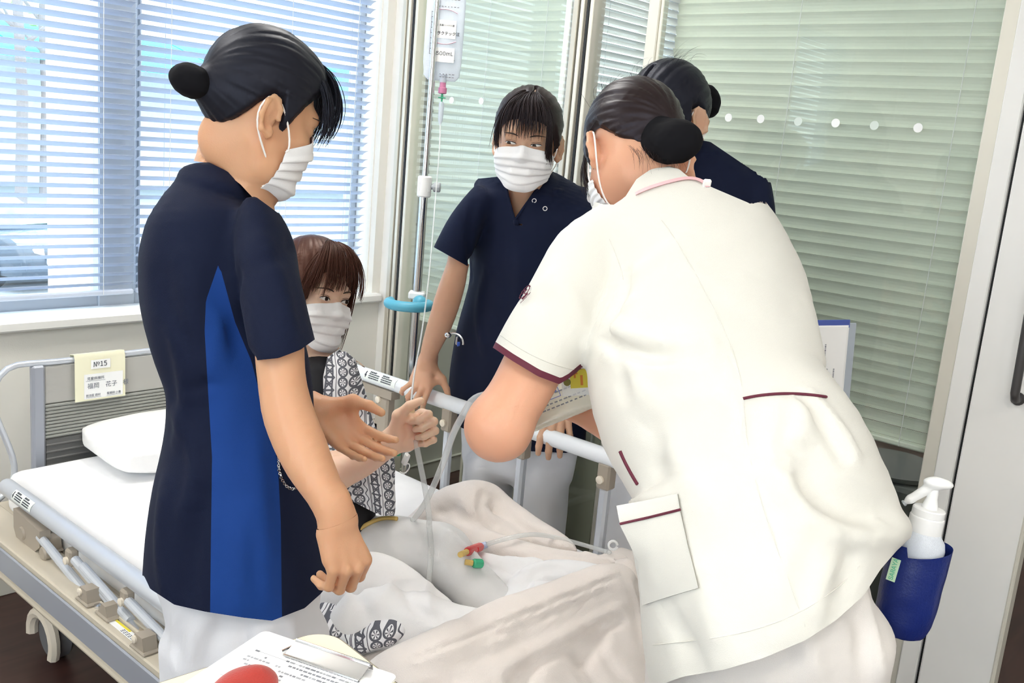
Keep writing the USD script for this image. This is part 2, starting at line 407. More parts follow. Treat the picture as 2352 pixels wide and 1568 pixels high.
        return spline(P, n) if n and len(P) > 1 else P
    def grad(self, P, e=1e-3):
        P = np.asarray(P, float)
        g = np.stack([self._val(P + e * k, .1) - self._val(P - e * k, .1) for k in np.eye(3)], 1)
        return g / (np.linalg.norm(g, axis=1, keepdims=True) + 1e-12)
def nets(F, lo, res):
    s = F < 0
    c = np.zeros(tuple(k - 1 for k in F.shape), np.uint8)
    off = [(i, j, k) for i in (0, 1) for j in (0, 1) for k in (0, 1)]
    sl = lambda i, j, k: (slice(i, F.shape[0] - 1 + i), slice(j, F.shape[1] - 1 + j), slice(k, F.shape[2] - 1 + k))
    for o in off: c += s[sl(*o)]
    cells = np.argwhere((c > 0) & (c < 8))
    ids = np.full(c.shape, -1, np.int32); ids[tuple(cells.T)] = np.arange(len(cells))
    vals = np.stack([F[cells[:, 0] + i, cells[:, 1] + j, cells[:, 2] + k] for i, j, k in off], 1)
    acc = np.zeros((len(cells), 3)); cnt = np.zeros(len(cells))
    O = np.array(off, float)
    for a in range(8):
        for b in range(a + 1, 8):
            if np.abs(O[a] - O[b]).sum() != 1: continue
            x, y = vals[:, a], vals[:, b]; m = (x < 0) != (y < 0)
            t = np.where(m, x / np.where(m, x - y, 1), 0)[:, None]
            acc += np.where(m[:, None], O[a] + (O[b] - O[a]) * t, 0); cnt += m
    V = lo + (cells + acc / cnt[:, None]) * res
    fs = []
    for ax in range(3):
        b, d = [(1, 2), (2, 0), (0, 1)][ax]
        s0 = np.take(s, np.arange(F.shape[ax] - 1), ax); s1 = np.take(s, np.arange(1, F.shape[ax]), ax)
        e = np.argwhere(s0 != s1); e = e[(e[:, b] > 0) & (e[:, d] > 0) & (e[:, b] < F.shape[b] - 1) & (e[:, d] < F.shape[d] - 1)]
        q = []
        for db, dd in ((0, 0), (1, 0), (1, 1), (0, 1)):
            g = e.copy(); g[:, b] -= db; g[:, d] -= dd; q.append(ids[tuple(g.T)])
        q = np.stack(q, 1); inside = s[tuple(e.T)]
        q = np.where(inside[:, None], q, q[:, ::-1])
        fs.append(q)
    q = np.vstack(fs); q = q[(q >= 0).all(1)]
    return V, np.vstack([q[:, [0, 1, 2]], q[:, [0, 2, 3]]])
def split(m, g):
    """Cuts a mesh along g(vertices)=0; returns (the side g>0, the side g<0)."""
    v, f = geo(m); G = np.asarray(g(v) if callable(g) else g, float).copy(); G[np.abs(G) < 1e-7] = 1e-7
    pos = G > 0; n = pos[f].sum(1)
    out = []
    mix = f[(n > 0) & (n < 3)]
    A_, B_ = [], []
    if len(mix):
        pm = pos[mix]; lone = np.where(pm.sum(1) == 1, pm.argmax(1), (~pm).argmax(1))
        r = np.arange(len(mix)); a, b, c = mix[r, lone], mix[r, (lone + 1) % 3], mix[r, (lone + 2) % 3]
        e = np.vstack([np.stack([a, b], 1), np.stack([a, c], 1)]); es = np.sort(e, 1)
        uq, inv = np.unique(es, axis=0, return_inverse=True); inv = inv.ravel()
        t = (G[uq[:, 0]] / (G[uq[:, 0]] - G[uq[:, 1]]))[:, None]
        nv = v[uq[:, 0]] + (v[uq[:, 1]] - v[uq[:, 0]]) * t
        ab, ac = len(v) + inv[:len(a)], len(v) + inv[len(a):]
        v = np.vstack([v, nv])
        one = np.stack([a, ab, ac], 1); two = np.vstack([np.stack([ab, b, c], 1), np.stack([ab, c, ac], 1)])
        lp = pos[a]; lp2 = np.concatenate([lp, lp])
        P = np.vstack([f[n == 3], one[lp], two[~lp2]]); N = np.vstack([f[n == 0], one[~lp], two[lp2]])
    else: P, N = f[n == 3], f[n == 0]
    for k in (P, N):
        u, inv = np.unique(k, return_inverse=True)
        out.append((v[u], inv.reshape(-1, 3)) if len(k) else (np.zeros((0, 3)), np.zeros((0, 3), int)))
    return out
def plane_px(p, q, d=1.5):
    """Signed side of the plane through the lens and two pixels: positive to the right of the way from p to q in the picture."""
    a, b = ray(*p), ray(*q); n = unit(np.cross(a, b))
    r = ray((p[0] + q[0]) / 2 - (q[1] - p[1]), (p[1] + q[1]) / 2 + (q[0] - p[0]))
    if r @ n < 0: n = -n
    return lambda V: (V - CAM) @ n
def poly_side(pts):
    """Signed distance-like field (in pixels) of an open polyline seen from the lens: positive to its right."""
    P = np.asarray(pts, float)
    def g(V):
        q = (V - CAM) @ RC; u = 1176 + FPX * q[:, 0] / -q[:, 2]; w = 784 - FPX * q[:, 1] / -q[:, 2]
        X = np.stack([u, w], 1); best = np.full(len(X), 1e9); sg = np.ones(len(X))
        for a, b in zip(P[:-1], P[1:]):
            ab = b - a; t = np.clip((X - a) @ ab / (ab @ ab), 0, 1); dd = np.linalg.norm(X - a - t[:, None] * ab, axis=1)
            c = -(ab[0] * (X[:, 1] - a[1]) - ab[1] * (X[:, 0] - a[0]))
            m = dd < best - 1e-9; best = np.where(m, dd, best); sg = np.where(m, np.where(c <= 0, 1.0, -1.0), sg)
        return sg * best
    return g
def to_px(V):
    q = (np.atleast_2d(V) - CAM) @ RC
    return np.stack([1176 + FPX * q[:, 0] / -q[:, 2], 784 - FPX * q[:, 1] / -q[:, 2], -q[:, 2]], 1)

# ---------------------------------------------------------------- materials
def plain(name, col, rough=.5, metal=0.0, spec=.5, bump=0.0, bscale=200.0, var=0.0, vscale=6.0, coat=0.0, sheen=0.0, sss=0.0, stretch=None):
    """A principled surface; bump: fine relief, var: a little tone variation."""
    n = {'p': ('principled_bsdf', {'base_color': col, 'roughness': rough, 'metallic': metal, 'specular_ior_level': spec, 'coat_weight': coat, 'sheen_weight': sheen, 'subsurface_weight': sss, 'subsurface_scale': .008})}
    l = []
    if bump or var: n['tc'] = ('texture_coordinate', {})
    src = 'tc.object'
    if stretch is not None:
        n['mp'] = ('mapping', {'scale': stretch}); l.append(('tc.object', 'mp.vector')); src = 'mp.vector'
    if bump:
        n['nb'] = ('noise_texture', {'scale': bscale, 'detail': 3.0}); n['b'] = ('bump', {'strength': bump, 'distance': .002})
        l += [(src, 'nb.vector'), ('nb.fac', 'b.height'), ('b.normal', 'p.normal')]
    if var:
        n['nv'] = ('noise_texture', {'scale': vscale, 'detail': 4.0})
        c = np.array(col); n['rv'] = ('rgb_ramp', {'ramp': [(.25, tuple(np.clip(c * (1 - var), 0, 1))), (.75, tuple(np.clip(c * (1 + var), 0, 1)))]})
        l += [(src, 'nv.vector'), ('nv.fac', 'rv.fac'), ('rv.color', 'p.base_color')]
    return material(name, n, l, surface='p.BSDF')
def emissive(name, col, strength):
    return material(name, {'e': ('emission', {'color': col, 'strength': strength})}, surface='e.emission')
def pane_material(name, tint, ior=1.5):
    return material(name, {'t': ('transparent_bsdf', {'color': tint}), 'g': ('glossy_bsdf', {'color': (1, 1, 1), 'roughness': 0.0}), 'ge': ('geometry', {}), 'io': ('mix_float', {'a': ior, 'b': 1.0 / ior}), 'f': ('fresnel', {}), 'm': ('mix_closure', {})},
                    [('ge.backfacing', 'io.fac'), ('io.result', 'f.IOR'), ('f.fac', 'm.fac'), ('t.BSDF', 'm.closure1'), ('g.BSDF', 'm.closure2')], surface='m.closure')
def clear_plastic(name, tint, rough=.08, milk=.12, body=(.9, .92, .95)):
    """Soft clear plastic: see-through with a gloss and a little milkiness."""
    return material(name, {'t': ('transparent_bsdf', {'color': tint}), 'g': ('glossy_bsdf', {'color': (1, 1, 1), 'roughness': rough}), 'ge': ('geometry', {}), 'io': ('mix_float', {'a': 1.5, 'b': 1.0 / 1.5}), 'f': ('fresnel', {}), 'm': ('mix_closure', {}),
                           'd': ('diffuse_bsdf', {'color': body}), 'm2': ('mix_closure', {'fac': milk})},
                    [('ge.backfacing', 'io.fac'), ('io.result', 'f.IOR'), ('f.fac', 'm.fac'), ('t.BSDF', 'm.closure1'), ('g.BSDF', 'm.closure2'), ('m.closure', 'm2.closure1'), ('d.BSDF', 'm2.closure2')], surface='m2.closure')
M = {}
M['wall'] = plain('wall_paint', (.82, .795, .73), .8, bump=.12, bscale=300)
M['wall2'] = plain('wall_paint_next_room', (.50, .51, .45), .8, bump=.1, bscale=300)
M['white'] = plain('white_paint', (.84, .83, .80), .45)
M['ceil'] = plain('ceiling_board', (.86, .85, .82), .9, bump=.3, bscale=80)
M['alu'] = plain('beige_aluminium', (.60, .56, .47), .35, metal=.35)
M['cream'] = plain('cream_aluminium', (.74, .71, .62), .4, metal=.2)
M['winframe'] = plain('grey_window_frame', (.46, .50, .56), .4, metal=.3)
M['gasket'] = plain('black_rubber', (.012, .013, .015), .6)
M['slat'] = plain('pale_slat', (.56, .62, .74), .4)
M['slat_green'] = plain('pale_green_slat', (.66, .71, .62), .45)
M['slat_warm'] = plain('warm_slat', (.74, .72, .66), .5)
M['cord'] = plain('blind_cord', (.7, .72, .72), .8)
M['glass'] = pane_material('partition_glass', (.975, .99, .98), 1.36)
M['winglass'] = pane_material('window_glass', (.93, .97, .98))
M['lamp'] = emissive('lamp_diffuser', (1.0, .965, .90), LAMP_POWER)
M['lamp2'] = emissive('lamp_diffuser_next_room', (1.0, .97, .92), 13.0)
M['floor'] = material('dark_wood_floor', {'tc': ('texture_coordinate', {}), 'mp': ('mapping', {'scale': (1.2, 9.0, 1.0)}), 'n': ('noise_texture', {'scale': 3.0, 'detail': 5.0, 'distortion': .6}),
     'r': ('rgb_ramp', {'ramp': [(.3, (.030, .012, .010)), (.7, (.062, .026, .020))]}), 'p': ('principled_bsdf', {'roughness': .38})},
     [('tc.object', 'mp.vector'), ('mp.vector', 'n.vector'), ('n.fac', 'r.fac'), ('r.color', 'p.base_color')], surface='p.BSDF')
M['dot'] = plain('white_sticker', (.92, .93, .92), .6)
M['dot2'] = plain('pale_sticker', (.70, .78, .72), .6)
M['steel'] = plain('chromed_steel', (.72, .73, .75), .16, metal=1.0)
M['dark_metal'] = plain('dark_handle', (.075, .07, .07), .4, metal=.4)

# ---------------------------------------------------------------- the setting
XP, YW, ZC = 2.50, 2.86, 2.62
struct('floor', rbox((-2.6, -3.2, -.08), (6.6, 3.1, 0), .001), M['floor'])
struct('ceiling', rbox((-2.6, -3.2, ZC), (6.6, 3.1, ZC + .1), .001), M['ceil'])
WL, WR, WZ0, WZ1 = .40, 2.452, .842, 2.34
wb = ('/World/wall_back', np.zeros(3)); 
def wall_with_hole(x0, x1, hx0, hx1, hz0, hz1, y0, y1, ztop):
    return join(rbox((x0, y0, 0), (x1, y1, hz0), .001), rbox((x0, y0, hz1), (x1, y1, ztop), .001), rbox((x0, y0, hz0), (hx0, y1, hz1), .001), rbox((hx1, y0, hz0), (x1, y1, hz1), .001))
struct('wall_back', join(wall_with_hole(-.6, XP + .06, WL, WR, WZ0, WZ1, YW, YW + .2, ZC), wall_with_hole(-2.6, -.6, -1.6, -.78, WZ0, WZ1, YW, YW + .2, ZC)), M['wall'])
struct('trim_1', rbox((WL - .05, YW - .035, WZ0 - .028), (XP - .02, YW + .12, WZ0 + .004), .006), M['white'])
struct('trim_2', rbox((-1.65, YW - .035, WZ0 - .028), (-.73, YW + .12, WZ0 + .004), .006), M['white'])
struct('wall_left', join(rbox((-2.6, -3.2, 0), (-2.5, 2.86, .9), .001), rbox((-2.6, -3.2, 2.3), (-2.5, 2.86, ZC), .001), rbox((-2.6, 1.2, .9), (-2.5, 2.86, 2.3), .001), rbox((-2.6, -3.2, .9), (-2.5, -2.2, 2.3), .001)), M['wall'])
struct('wall_front', rbox((-2.6, -3.3, 0), (6.6, -3.2, ZC), .001), M['wall'])
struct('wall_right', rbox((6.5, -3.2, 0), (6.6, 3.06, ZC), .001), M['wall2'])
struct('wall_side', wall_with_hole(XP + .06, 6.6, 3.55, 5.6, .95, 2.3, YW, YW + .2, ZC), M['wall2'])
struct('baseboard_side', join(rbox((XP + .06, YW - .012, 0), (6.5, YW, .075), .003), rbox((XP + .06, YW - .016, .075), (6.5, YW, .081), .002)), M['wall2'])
struct('baseboard_back', rbox((-2.5, YW - .012, 0), (XP - .02, YW, .08), .003), M['cream'])

def window(n, x0, x1, z0, z1, y, mull):
    w, b = thing(f'window_{n}', kind='structure'); o = (w, b)
    t = .032
    part(o, 'frame', join(rbox((x0, y, z0), (x1, y + .05, z0 + t + .01)), rbox((x0, y, z1 - t), (x1, y + .05, z1)), rbox((x0, y, z0), (x0 + t, y + .05, z1)), rbox((x1 - t, y, z0), (x1, y + .05, z1))), M['winframe'])
    for a, c in mull: part(o, 'mullion', join(rbox((a, y - .01, z0), (c, y + .05, z1)), rbox((c + .004, y + .005, z0), (c + .012, y + .04, z1), .001), rbox((c + .018, y + .005, z0), (c + .024, y + .04, z1), .001)), M['winframe'])
    xs = [x0 + t] + [k for m in mull for k in m] + [x1 - t]
    for a, c in zip(xs[::2], xs[1::2]): part(o, 'pane', rbox((a, y + .022, z0 + t), (c, y + .028, z1 - t), .0005), M['winglass'])
    return o
window(1, WL, WR, WZ0, WZ1, YW + .12, [(1.415, 1.535)])
window(2, -1.6, -.78, WZ0, WZ1, YW + .12, [])
window(3, 3.55, 5.6, .95, 2.3, YW + .12, [(4.5, 4.56)])

def slat_mesh(a, b, width, tilt_dir, n=4, camber=.0022, th=.0006):
    """One thin curved slat from a to b; tilt_dir: unit direction across the slat."""
    a, b = np.asarray(a, float), np.asarray(b, float); t = unit(b - a); N = unit(np.cross(t, tilt_dir))
    if N[2] < 0: N = -N
    s = np.linspace(-1, 1, n + 1); G = np.stack([[p + np.asarray(tilt_dir) * w * width / 2 + N * camber * (1 - w * w) for w in s] for p in (a, b)])
    return sheet(G, th)
def blind(label, a, b, z0, z1, pitch, width, tdir, mat, cords, rail=True, group=None, rng=None, wave=.0):
    """A venetian blind hung between plan points a and b."""
    o = thing('venetian_blind', label, 'blind', (a[0], a[1], z0), group=group)
    n = int((z1 - z0) / pitch); A0, B0 = A(*a, 0), A(*b, 0); t = unit(B0 - A0); nd = unit(np.cross(t, [0, 0, 1]))
    r = random.Random(int(a[0] * 1000) + int(a[1] * 77))
    for i in range(n):
        z = z0 + .03 + pitch * i; j = (r.random() - .5) * .0016
        ang = (r.random() - .5) * wave
        td = unit(A(*tdir) + A(0, 0, ang))
        part(o, 'slat', slat_mesh(A0 + A(0, 0, z + j) + t * (r.random() - .5) * .003, B0 + A(0, 0, z - j), width, td), mat, smooth=False)
    if rail: part(o, 'bottom_rail', cbox((A0 + B0) / 2 + A(0, 0, z0 + .004), (.026 if abs(t[1]) > .5 else np.linalg.norm(B0 - A0), np.linalg.norm(B0 - A0) if abs(t[1]) > .5 else .026, .016), .004), mat)
    part(o, 'headrail', cbox((A0 + B0) / 2 + A(0, 0, z1 + .02), (.03 if abs(t[1]) > .5 else np.linalg.norm(B0 - A0), np.linalg.norm(B0 - A0) if abs(t[1]) > .5 else .03, .04), .003), mat)
    for c in cords:
        p = A0 + t * c
        part(o, 'ladder_cord', join(*[tube([p + nd * s * width * .52 + A(0, 0, z0), p + nd * s * width * .52 + A(0, 0, z1)], .0011, 5) for s in (-1, 1)]), M['cord'])
    return o
TW = unit((0, -.90, .43))    # window slats nearly level, inner edge up
YB = YW + .065
blind('long pale venetian blind left of the window mullion above the bed', (.42, YB), (1.503, YB), .893, 2.33, .0305, .035, TW, M['slat'], (.25, .62, .98))
blind('pale venetian blind in front of the window, behind the hair bun', (1.517, YB), (2.436, YB), .893, 2.33, .0305, .035, TW, M['slat'], (.10, .55, .84))
blind('pale venetian blind on the window outside the picture', (-1.59, YB), (-.79, YB), .893, 2.33, .0305, .035, TW, M['slat'], (.10, .7))
struct('trim_3', rbox((WR - .004, YW + .03, WZ0), (WR + .002, YW + .118, WZ1), .001), M['wall'])

# partition of glass between this room and the next one
def post(n, y0, y1, full=True):
    o = thing(f'trim_{n}', kind='structure')
    w = y1 - y0
    f = lambda a, c, x0, x1: rbox((x0, y1 - c * w, 0), (x1, y1 - a * w, ZC), .002)
    part(o, 'post', join(f(0, .27, XP - .03, XP + .04), f(.30, .36, XP - .012, XP + .04), f(.56, .64, XP - .015, XP + .04)), M['alu'])
    part(o, 'post', f(.36, .56, XP - .028, XP + .04), M['cream'])
    part(o, 'gasket', join(f(.64, .80, XP - .0235, XP + .03), f(.265, .305, XP - .02, XP + .03)), M['gasket'])
    part(o, 'post', f(.80, 1.0, XP - .022, XP + .04), M['cream'])
post(4, 2.725, 2.800)
Y2 = onx(1345, 100, XP)[1]
post(5, Y2 - .035, Y2 + .04)
struct('trim_6', rbox((XP - .01, 2.80, 0), (XP + .06, YW, ZC), .002), M['white'])
struct('trim_7', join(rbox((XP + .012, Y2 + .05, 0), (XP + .05, Y2 + .075, ZC), .003), rbox((XP + .012, Y2 + .082, 0), (XP + .06, Y2 + .105, ZC), .003)), M['white'])
Y3 = onx(1500, 50, XP)[1]
struct('trim_8', join(rbox((XP + .0, Y3 - .018, 0), (XP + .045, Y3 + .022, ZC), .003), rbox((XP + .005, Y3 - .030, 0), (XP + .03, Y3 - .018, ZC), .002)), M['cream'])
Y4a, Y4 = onx(2240, 800, XP)[1], onx(2256, 760, XP)[1]
struct('trim_9', join(rbox((XP - .012, .655, 0), (XP + .03, .70, ZC), .003)), M['white'])
struct('trim_10', rbox((XP - .004, .70, 0), (XP + .03, .735, ZC), .002), M['cream'])
struct('trim_11', rbox((XP - .02, .735, 0), (XP + .04, 2.73, .05), .003), M['alu'])
struct('trim_12', rbox((XP - .02, -3.2, ZC - .18), (XP + .06, 2.80, ZC), .003), M['white'])
struct('trim_13', rbox((XP + .004, .646, 0), (XP + .02, .656, ZC), .0005), M['gasket'])
gl = []
for y0, y1 in ((Y2 + .04, 2.726), (Y3 + .02, Y2 - .034), (.735, Y3 - .03)):
    g = thing('partition_glass', kind='structure')
    part(g, 'pane', rbox((XP, y0, .05), (XP + .006, y1, ZC - .18), .0005), M['glass'])
    gl.append(g)
def dot(g, u, v, mat, r=.0115):
    p = onx(u, v, XP - .0012)
    part(g, 'sticker_dot', move(lathe([(r, 0), (r, .0008)], 20), p, roty(math.pi / 2)), mat)
dot(gl[0], 1105, 232, M['dot']); dot(gl[0], 1037, 230, M['dot'])
for u, v, m in ((1673, 270, 'dot'), (1747, 273, 'dot'), (1833, 279, 'dot2'), (1919, 282.5, 'dot'), (2008, 288, 'dot2'), (2108.5, 293.5, 'dot')): dot(gl[2], u, v, M[m])

TP = unit((.30, 0, -.95))    # closed slats
blind('closed pale green blind behind the glass at the drip stand', (XP + .06, Y2 + .085), (XP + .06, 2.70), .765, ZC - .06, .0322, .035, TP, M['slat_green'], (.12, .38))
blind('closed pale green blind behind the large pane with white dots', (XP + .06, .745), (XP + .06, Y3 - .045), .775, ZC - .06, .0322, .035, TP, M['slat_green'], (.07, .52))
blind('bright slatted blind on the far window of the next room', (3.56, YW + .06), (5.59, YW + .06), .97, 2.29, .0385, .040, unit((0, -.70, .72)), M['slat_warm'], (.3, 1.0, 1.6))

# sliding door leaf standing open at the right
d = thing('door_1', kind='structure')
part(d, 'leaf', rbox((XP - .02, .474, .01), (XP + .022, .645, 2.1), .004), M['white'])
part(d, 'edge_strip', rbox((XP - .024, .470, .01), (XP + .024, .480, 2.1), .003), M['cream'])
hp = [onx(2339, 560, XP - .06), onx(2337, 600, XP - .06), onx(2329, 915, XP - .06)]
top = hp[2] + A(0, .012, .62)
part(d, 'door_handle', join(tube([hp[2] + A(.04, 0, -.006), hp[2] + A(.012, 0, -.004), hp[2] + A(0, 0, .012), top - A(0, 0, .02), top + A(.012, 0, 0), top + A(.04, 0, 0)], .0105, 12), move(lathe([(.016, 0), (.016, .006)], 16), hp[2] + A(.036, 0, -.006), roty(math.pi / 2))), M['dark_metal'])
struct('door_2', rbox((XP - .02, -1.0, 0), (XP + .05, -.4, ZC - .18), .003), M['white'])

# ceiling lamps of both rooms (above the frame)
for (x, y, mt) in ((-1.4, -1.6, 'lamp'), (.2, -1.6, 'lamp'), (-1.4, .2, 'lamp'), (.2, -.4, 'lamp'), (1.7, -1.6, 'lamp'), (-1.2, 1.9, 'lamp'), (1.7, 2.0, 'lamp'), (.5, 2.1, 'lamp'), (4.2, .6, 'lamp2'), (4.2, 2.0, 'lamp2')):
    o = thing('ceiling_light', 'square white ceiling panel lamp above the picture, out of view' if mt == 'lamp' else 'square ceiling panel lamp of the next room, out of view', 'ceiling light', (x, y, ZC - .03), group='room lamps' if mt == 'lamp' else 'next room lamps')
    part(o, 'frame', join(rbox((x - .32, y - .32, ZC - .025), (x + .32, y - .29, ZC)), rbox((x - .32, y + .29, ZC - .025), (x + .32, y + .32, ZC)), rbox((x - .32, y - .32, ZC - .025), (x - .29, y + .32, ZC)), rbox((x + .29, y - .32, ZC - .025), (x + .32, y + .32, ZC))), M['white'])
    part(o, 'diffuser', rbox((x - .29, y - .29, ZC - .018), (x + .29, y + .29, ZC - .008), .001), M[mt])

bx, by = 3.16, 1.02
w = thing('waste_bin', 'grey waste bin with a round lid and yellow label behind the glass, under the blind', 'bin', (bx, by, 0))
M['bingrey'] = plain('bin_grey', (.075, .085, .08), .6)
part(w, 'body', rbox((bx - .17, by - .15, 0), (bx + .17, by + .20, .52), .012), M['bingrey'])
part(w, 'lid', move(lathe([(.10, 0), (.155, .005), (.16, .02), (.13, .035), (.04, .04)], 28), (bx, by, .52)), M['bingrey'])
part(w, 'bin_label', rbox((bx - .174, by - .06, .30), (bx - .170, by + .03, .46), .001), plain('bin_label', (.55, .52, .25), .6))

cbx = thing('cabinet', 'low olive grey cabinet standing behind the glass, seen under the blind', 'cabinet', (2.82, 1.6, 0))
ye = onx(1058, 1090, 2.70)[1]
M['olive'] = plain('olive_grey_panel', (.34, .35, .28), .6)
part(cbx, 'body', rbox((2.705, 1.20, .02), (3.05, ye, .74), .004), M['olive'])
part(cbx, 'edge_strip', rbox((2.695, ye - .012, .02), (2.706, ye + .004, .74), .002), M['cream'])
for i in range(2):
    y0 = 1.205 + i * (ye - 1.21) / 2; dd_ = part(cbx, 'door', rbox((2.692, y0, .06), (2.705, y0 + (ye - 1.21) / 2 - .006, .735), .003), M['olive'])
    part(dd_, 'handle', rod((2.680, y0 + .03, .45), (2.680, y0 + .03, .56), .005, 8), M['steel'])

# ---------------------------------------------------------------- outside
GZ = -1.75
M['asphalt'] = plain('asphalt', (.30, .31, .32), .9, bump=.3, bscale=40)
M['carpaint'] = plain('dark_car_paint', (.035, .045, .06), .25, coat=.8)
M['carglass'] = plain('car_glass', (.10, .22, .24), .08, spec=.9)
M['tyre'] = plain('tyre', (.02, .02, .022), .8)
M['rim'] = plain('wheel_rim', (.7, .71, .73), .25, metal=.8)
M['headlight'] = plain('headlight', (.9, .92, .95), .08, spec=.8)
M['plate'] = plain('green_plate', (.12, .55, .35), .5)
M['concrete'] = plain('white_concrete', (.86, .86, .84), .8, var=.05)
M['turq'] = plain('turquoise_roof', (.04, .40, .44), .6, var=.12)
M['bark'] = plain('grey_bark', (.22, .19, .18), .9, bump=.6, bscale=12)
M['leaf'] = plain('leaf', (.24, .42, .10), .6, var=.3)
struct('ground', rbox((-30, 3.4, GZ - .1), (60, 80, GZ), .001), M['asphalt'])
def car():
    c0 = onz(150, 668, GZ); c = thing('car', 'dark parked car with round front wheel seen through the blind', 'car', c0)
    Rz = rotz(math.radians(-72)) 
    P = lambda q: np.asarray(q, float) @ Rz.T + c0
    prof = [(-4.3, .35), (-4.35, .75), (-4.0, .98), (-3.1, 1.05), (-1.25, 1.02), (-.35, .92), (-.05, .78), (.02, .5), (-.02, .28), (-4.2, .28)]
    secs = []
    for w, s in ((-.86, .93), (-.80, 1.0), (.80, 1.0), (.86, .93)):
        secs.append([(x * s + (1 - s) * -2.1, w, .28 + (z - .28) * s) for x, z in prof])
    n = len(prof); v = np.array(secs).reshape(-1, 3); f = []
    for k in range(3):
        for i in range(n):
            a, b = k * n + i, k * n + (i + 1) % n; f += [[a, b, b + n], [a, b + n, a + n]]
    for k in (0, 3):
        for i in range(1, n - 1): f.append([k * n, k * n + i, k * n + i + 1] if k else [k * n, k * n + i + 1, k * n + i])
    part(c, 'body', (P(v), np.array(f)), M['carpaint'], smooth=40)
    roof = hull(P([(x, s * w, z) for s in (-1, 1) for x, z, w in ((-3.9, 1.0, .74), (-3.3, 1.44, .6), (-2.0, 1.47, .6), (-1.05, 1.02, .74))]))
    part(c, 'cabin', roof, M['carpaint'])
    part(c, 'windscreen', hull(P([(-1.98, s * .56, 1.44) for s in (-1, 1)] + [(-1.03, s * .70, 1.03) for s in (-1, 1)] + [(-1.97, s * .56, 1.46) for s in (-1, 1)] + [(-1.0, s * .70, 1.05) for s in (-1, 1)])), M['carglass'])
    part(c, 'side_window', hull(P([(-3.2, -.63, 1.4), (-2.1, -.63, 1.42), (-1.3, -.755, 1.05), (-3.7, -.755, 1.05), (-3.2, -.6, 1.4), (-2.1, -.6, 1.42), (-1.3, -.72, 1.05)])), M['carglass'])
    for wx in (-.85, -3.5):
        for s in (-1, 1):
            T = P([(wx, s * .80, .33)])[0]; Rw = Rz @ rotx(math.pi / 2)
            wh = part(c, 'wheel', move(lathe([(.18, -.1), (.31, -.1), (.33, -.06), (.33, .06), (.31, .1), (.18, .1)], 28), T, Rw), M['tyre'])
            part(wh, 'rim', join(move(lathe([(.21, -.112), (.21, .112)], 20), T, Rw), *[move(cbox((0, .11, 0), (.045, .17, .235), .004), T, Rw @ rotz(k * 2 * math.pi / 5)) for k in range(5)]), M['rim'])
    for s in (-1, 1):
        part(c, 'headlight', hull(P([(-.12, s * .80, .70), (-.12, s * .80, .84), (.0, s * .42, .66), (-.02, s * .42, .78), (-.6, s * .845, .84), (-.55, s * .845, .74), (.012, s * .5, .7)])), M['headlight'])
        part(c, 'mirror', hull(P([(-1.2 + i * .1, s * (.82 + j * .16), 1.02 + k * .12) for i in (0, 1) for j in (0, 1) for k in (0, 1)])), M['carpaint'])
    part(c, 'grille', join(*[hull(P([(.0, y0, .50), (.0, y0 + .03, .50), (.035, y0, .66), (.035, y0 + .03, .66), (.035, y0, .50), (.035, y0 + .03, .50)])) for y0 in np.arange(-.4, .4, .09)]), M['rim'])
    part(c, 'number_plate', hull(P([(.03 + i * .02, -.17 + j * .34, .36 + k * .16) for i in (0, 1) for j in (0, 1) for k in (0, 1)])), M['plate'])
car()
b = thing('building', 'white building with a turquoise canopy far outside the window', 'building', (6, 40, GZ))
part(b, 'wall', rbox((-30, 40, GZ), (40, 46, 9), .02), M['concrete'])
for i in range(9): part(b, 'canopy_panel', move(hull([(x, y, z) for x in (0, 3.9) for (y, z) in ((0, 0), (0, .1), (-6, -1.5), (-6, -1.4))]), (2 + i * 4, 40, 4.3)), M['turq'])
for i in range(6): part(b, 'window', rbox((-18 + i * 6, 39.9, 1.0), (-15.5 + i * 6, 40.02, 2.8), .02), M['carglass'])
pl = ony(193, 200, 6.0)
single('pillar', rbox((pl[0] - .105, 6.0, GZ), (pl[0] + .105, 6.3, 8), .01), M['concrete'], 'white square pillar outside, left of the window mullion', 'pillar')
for q, (u, dd, lab) in enumerate(((45, 24, 'grey bare tree trunk outside the left blind, left of a second trunk'), (100, 33, 'thin grey tree trunk outside the left blind, right of the thicker one'))):
    p = at(u, 400, dd); t = thing('tree', lab, 'tree', (p[0], p[1], GZ)); rr = np.random.default_rng(q)
    part(t, 'trunk', tube([(p[0], p[1], GZ), (p[0] + .1, p[1], 1.5), (p[0], p[1], 4.2), (p[0] + .2, p[1], 6.5)], [.15, .13, .11, .05], 10), M['bark'])
    br = [tube([(p[0], p[1], z), (p[0] + a * .9, p[1] + .2, z + .8), (p[0] + a * 1.6, p[1], z + 1.9)], [.07, .05, .02], 6) for z, a in ((2.6, 1), (3.1, -1), (3.8, .8), (4.0, -.7))]
    part(t, 'branch', join(*br), M['bark'])
    lv = [cbox((p[0] + np.clip(rr.normal(), -2, 2) * .9, p[1] + np.clip(rr.normal(), -2, 2) * .9, 5.6 + rr.normal() * .5), (.22, .02, .12), .005, rotz(rr.random() * 6) @ rotx(rr.random() * 6)) for k in range(260)]
    part(t, 'foliage', join(*lv), M['leaf'], smooth=False, kind='stuff')

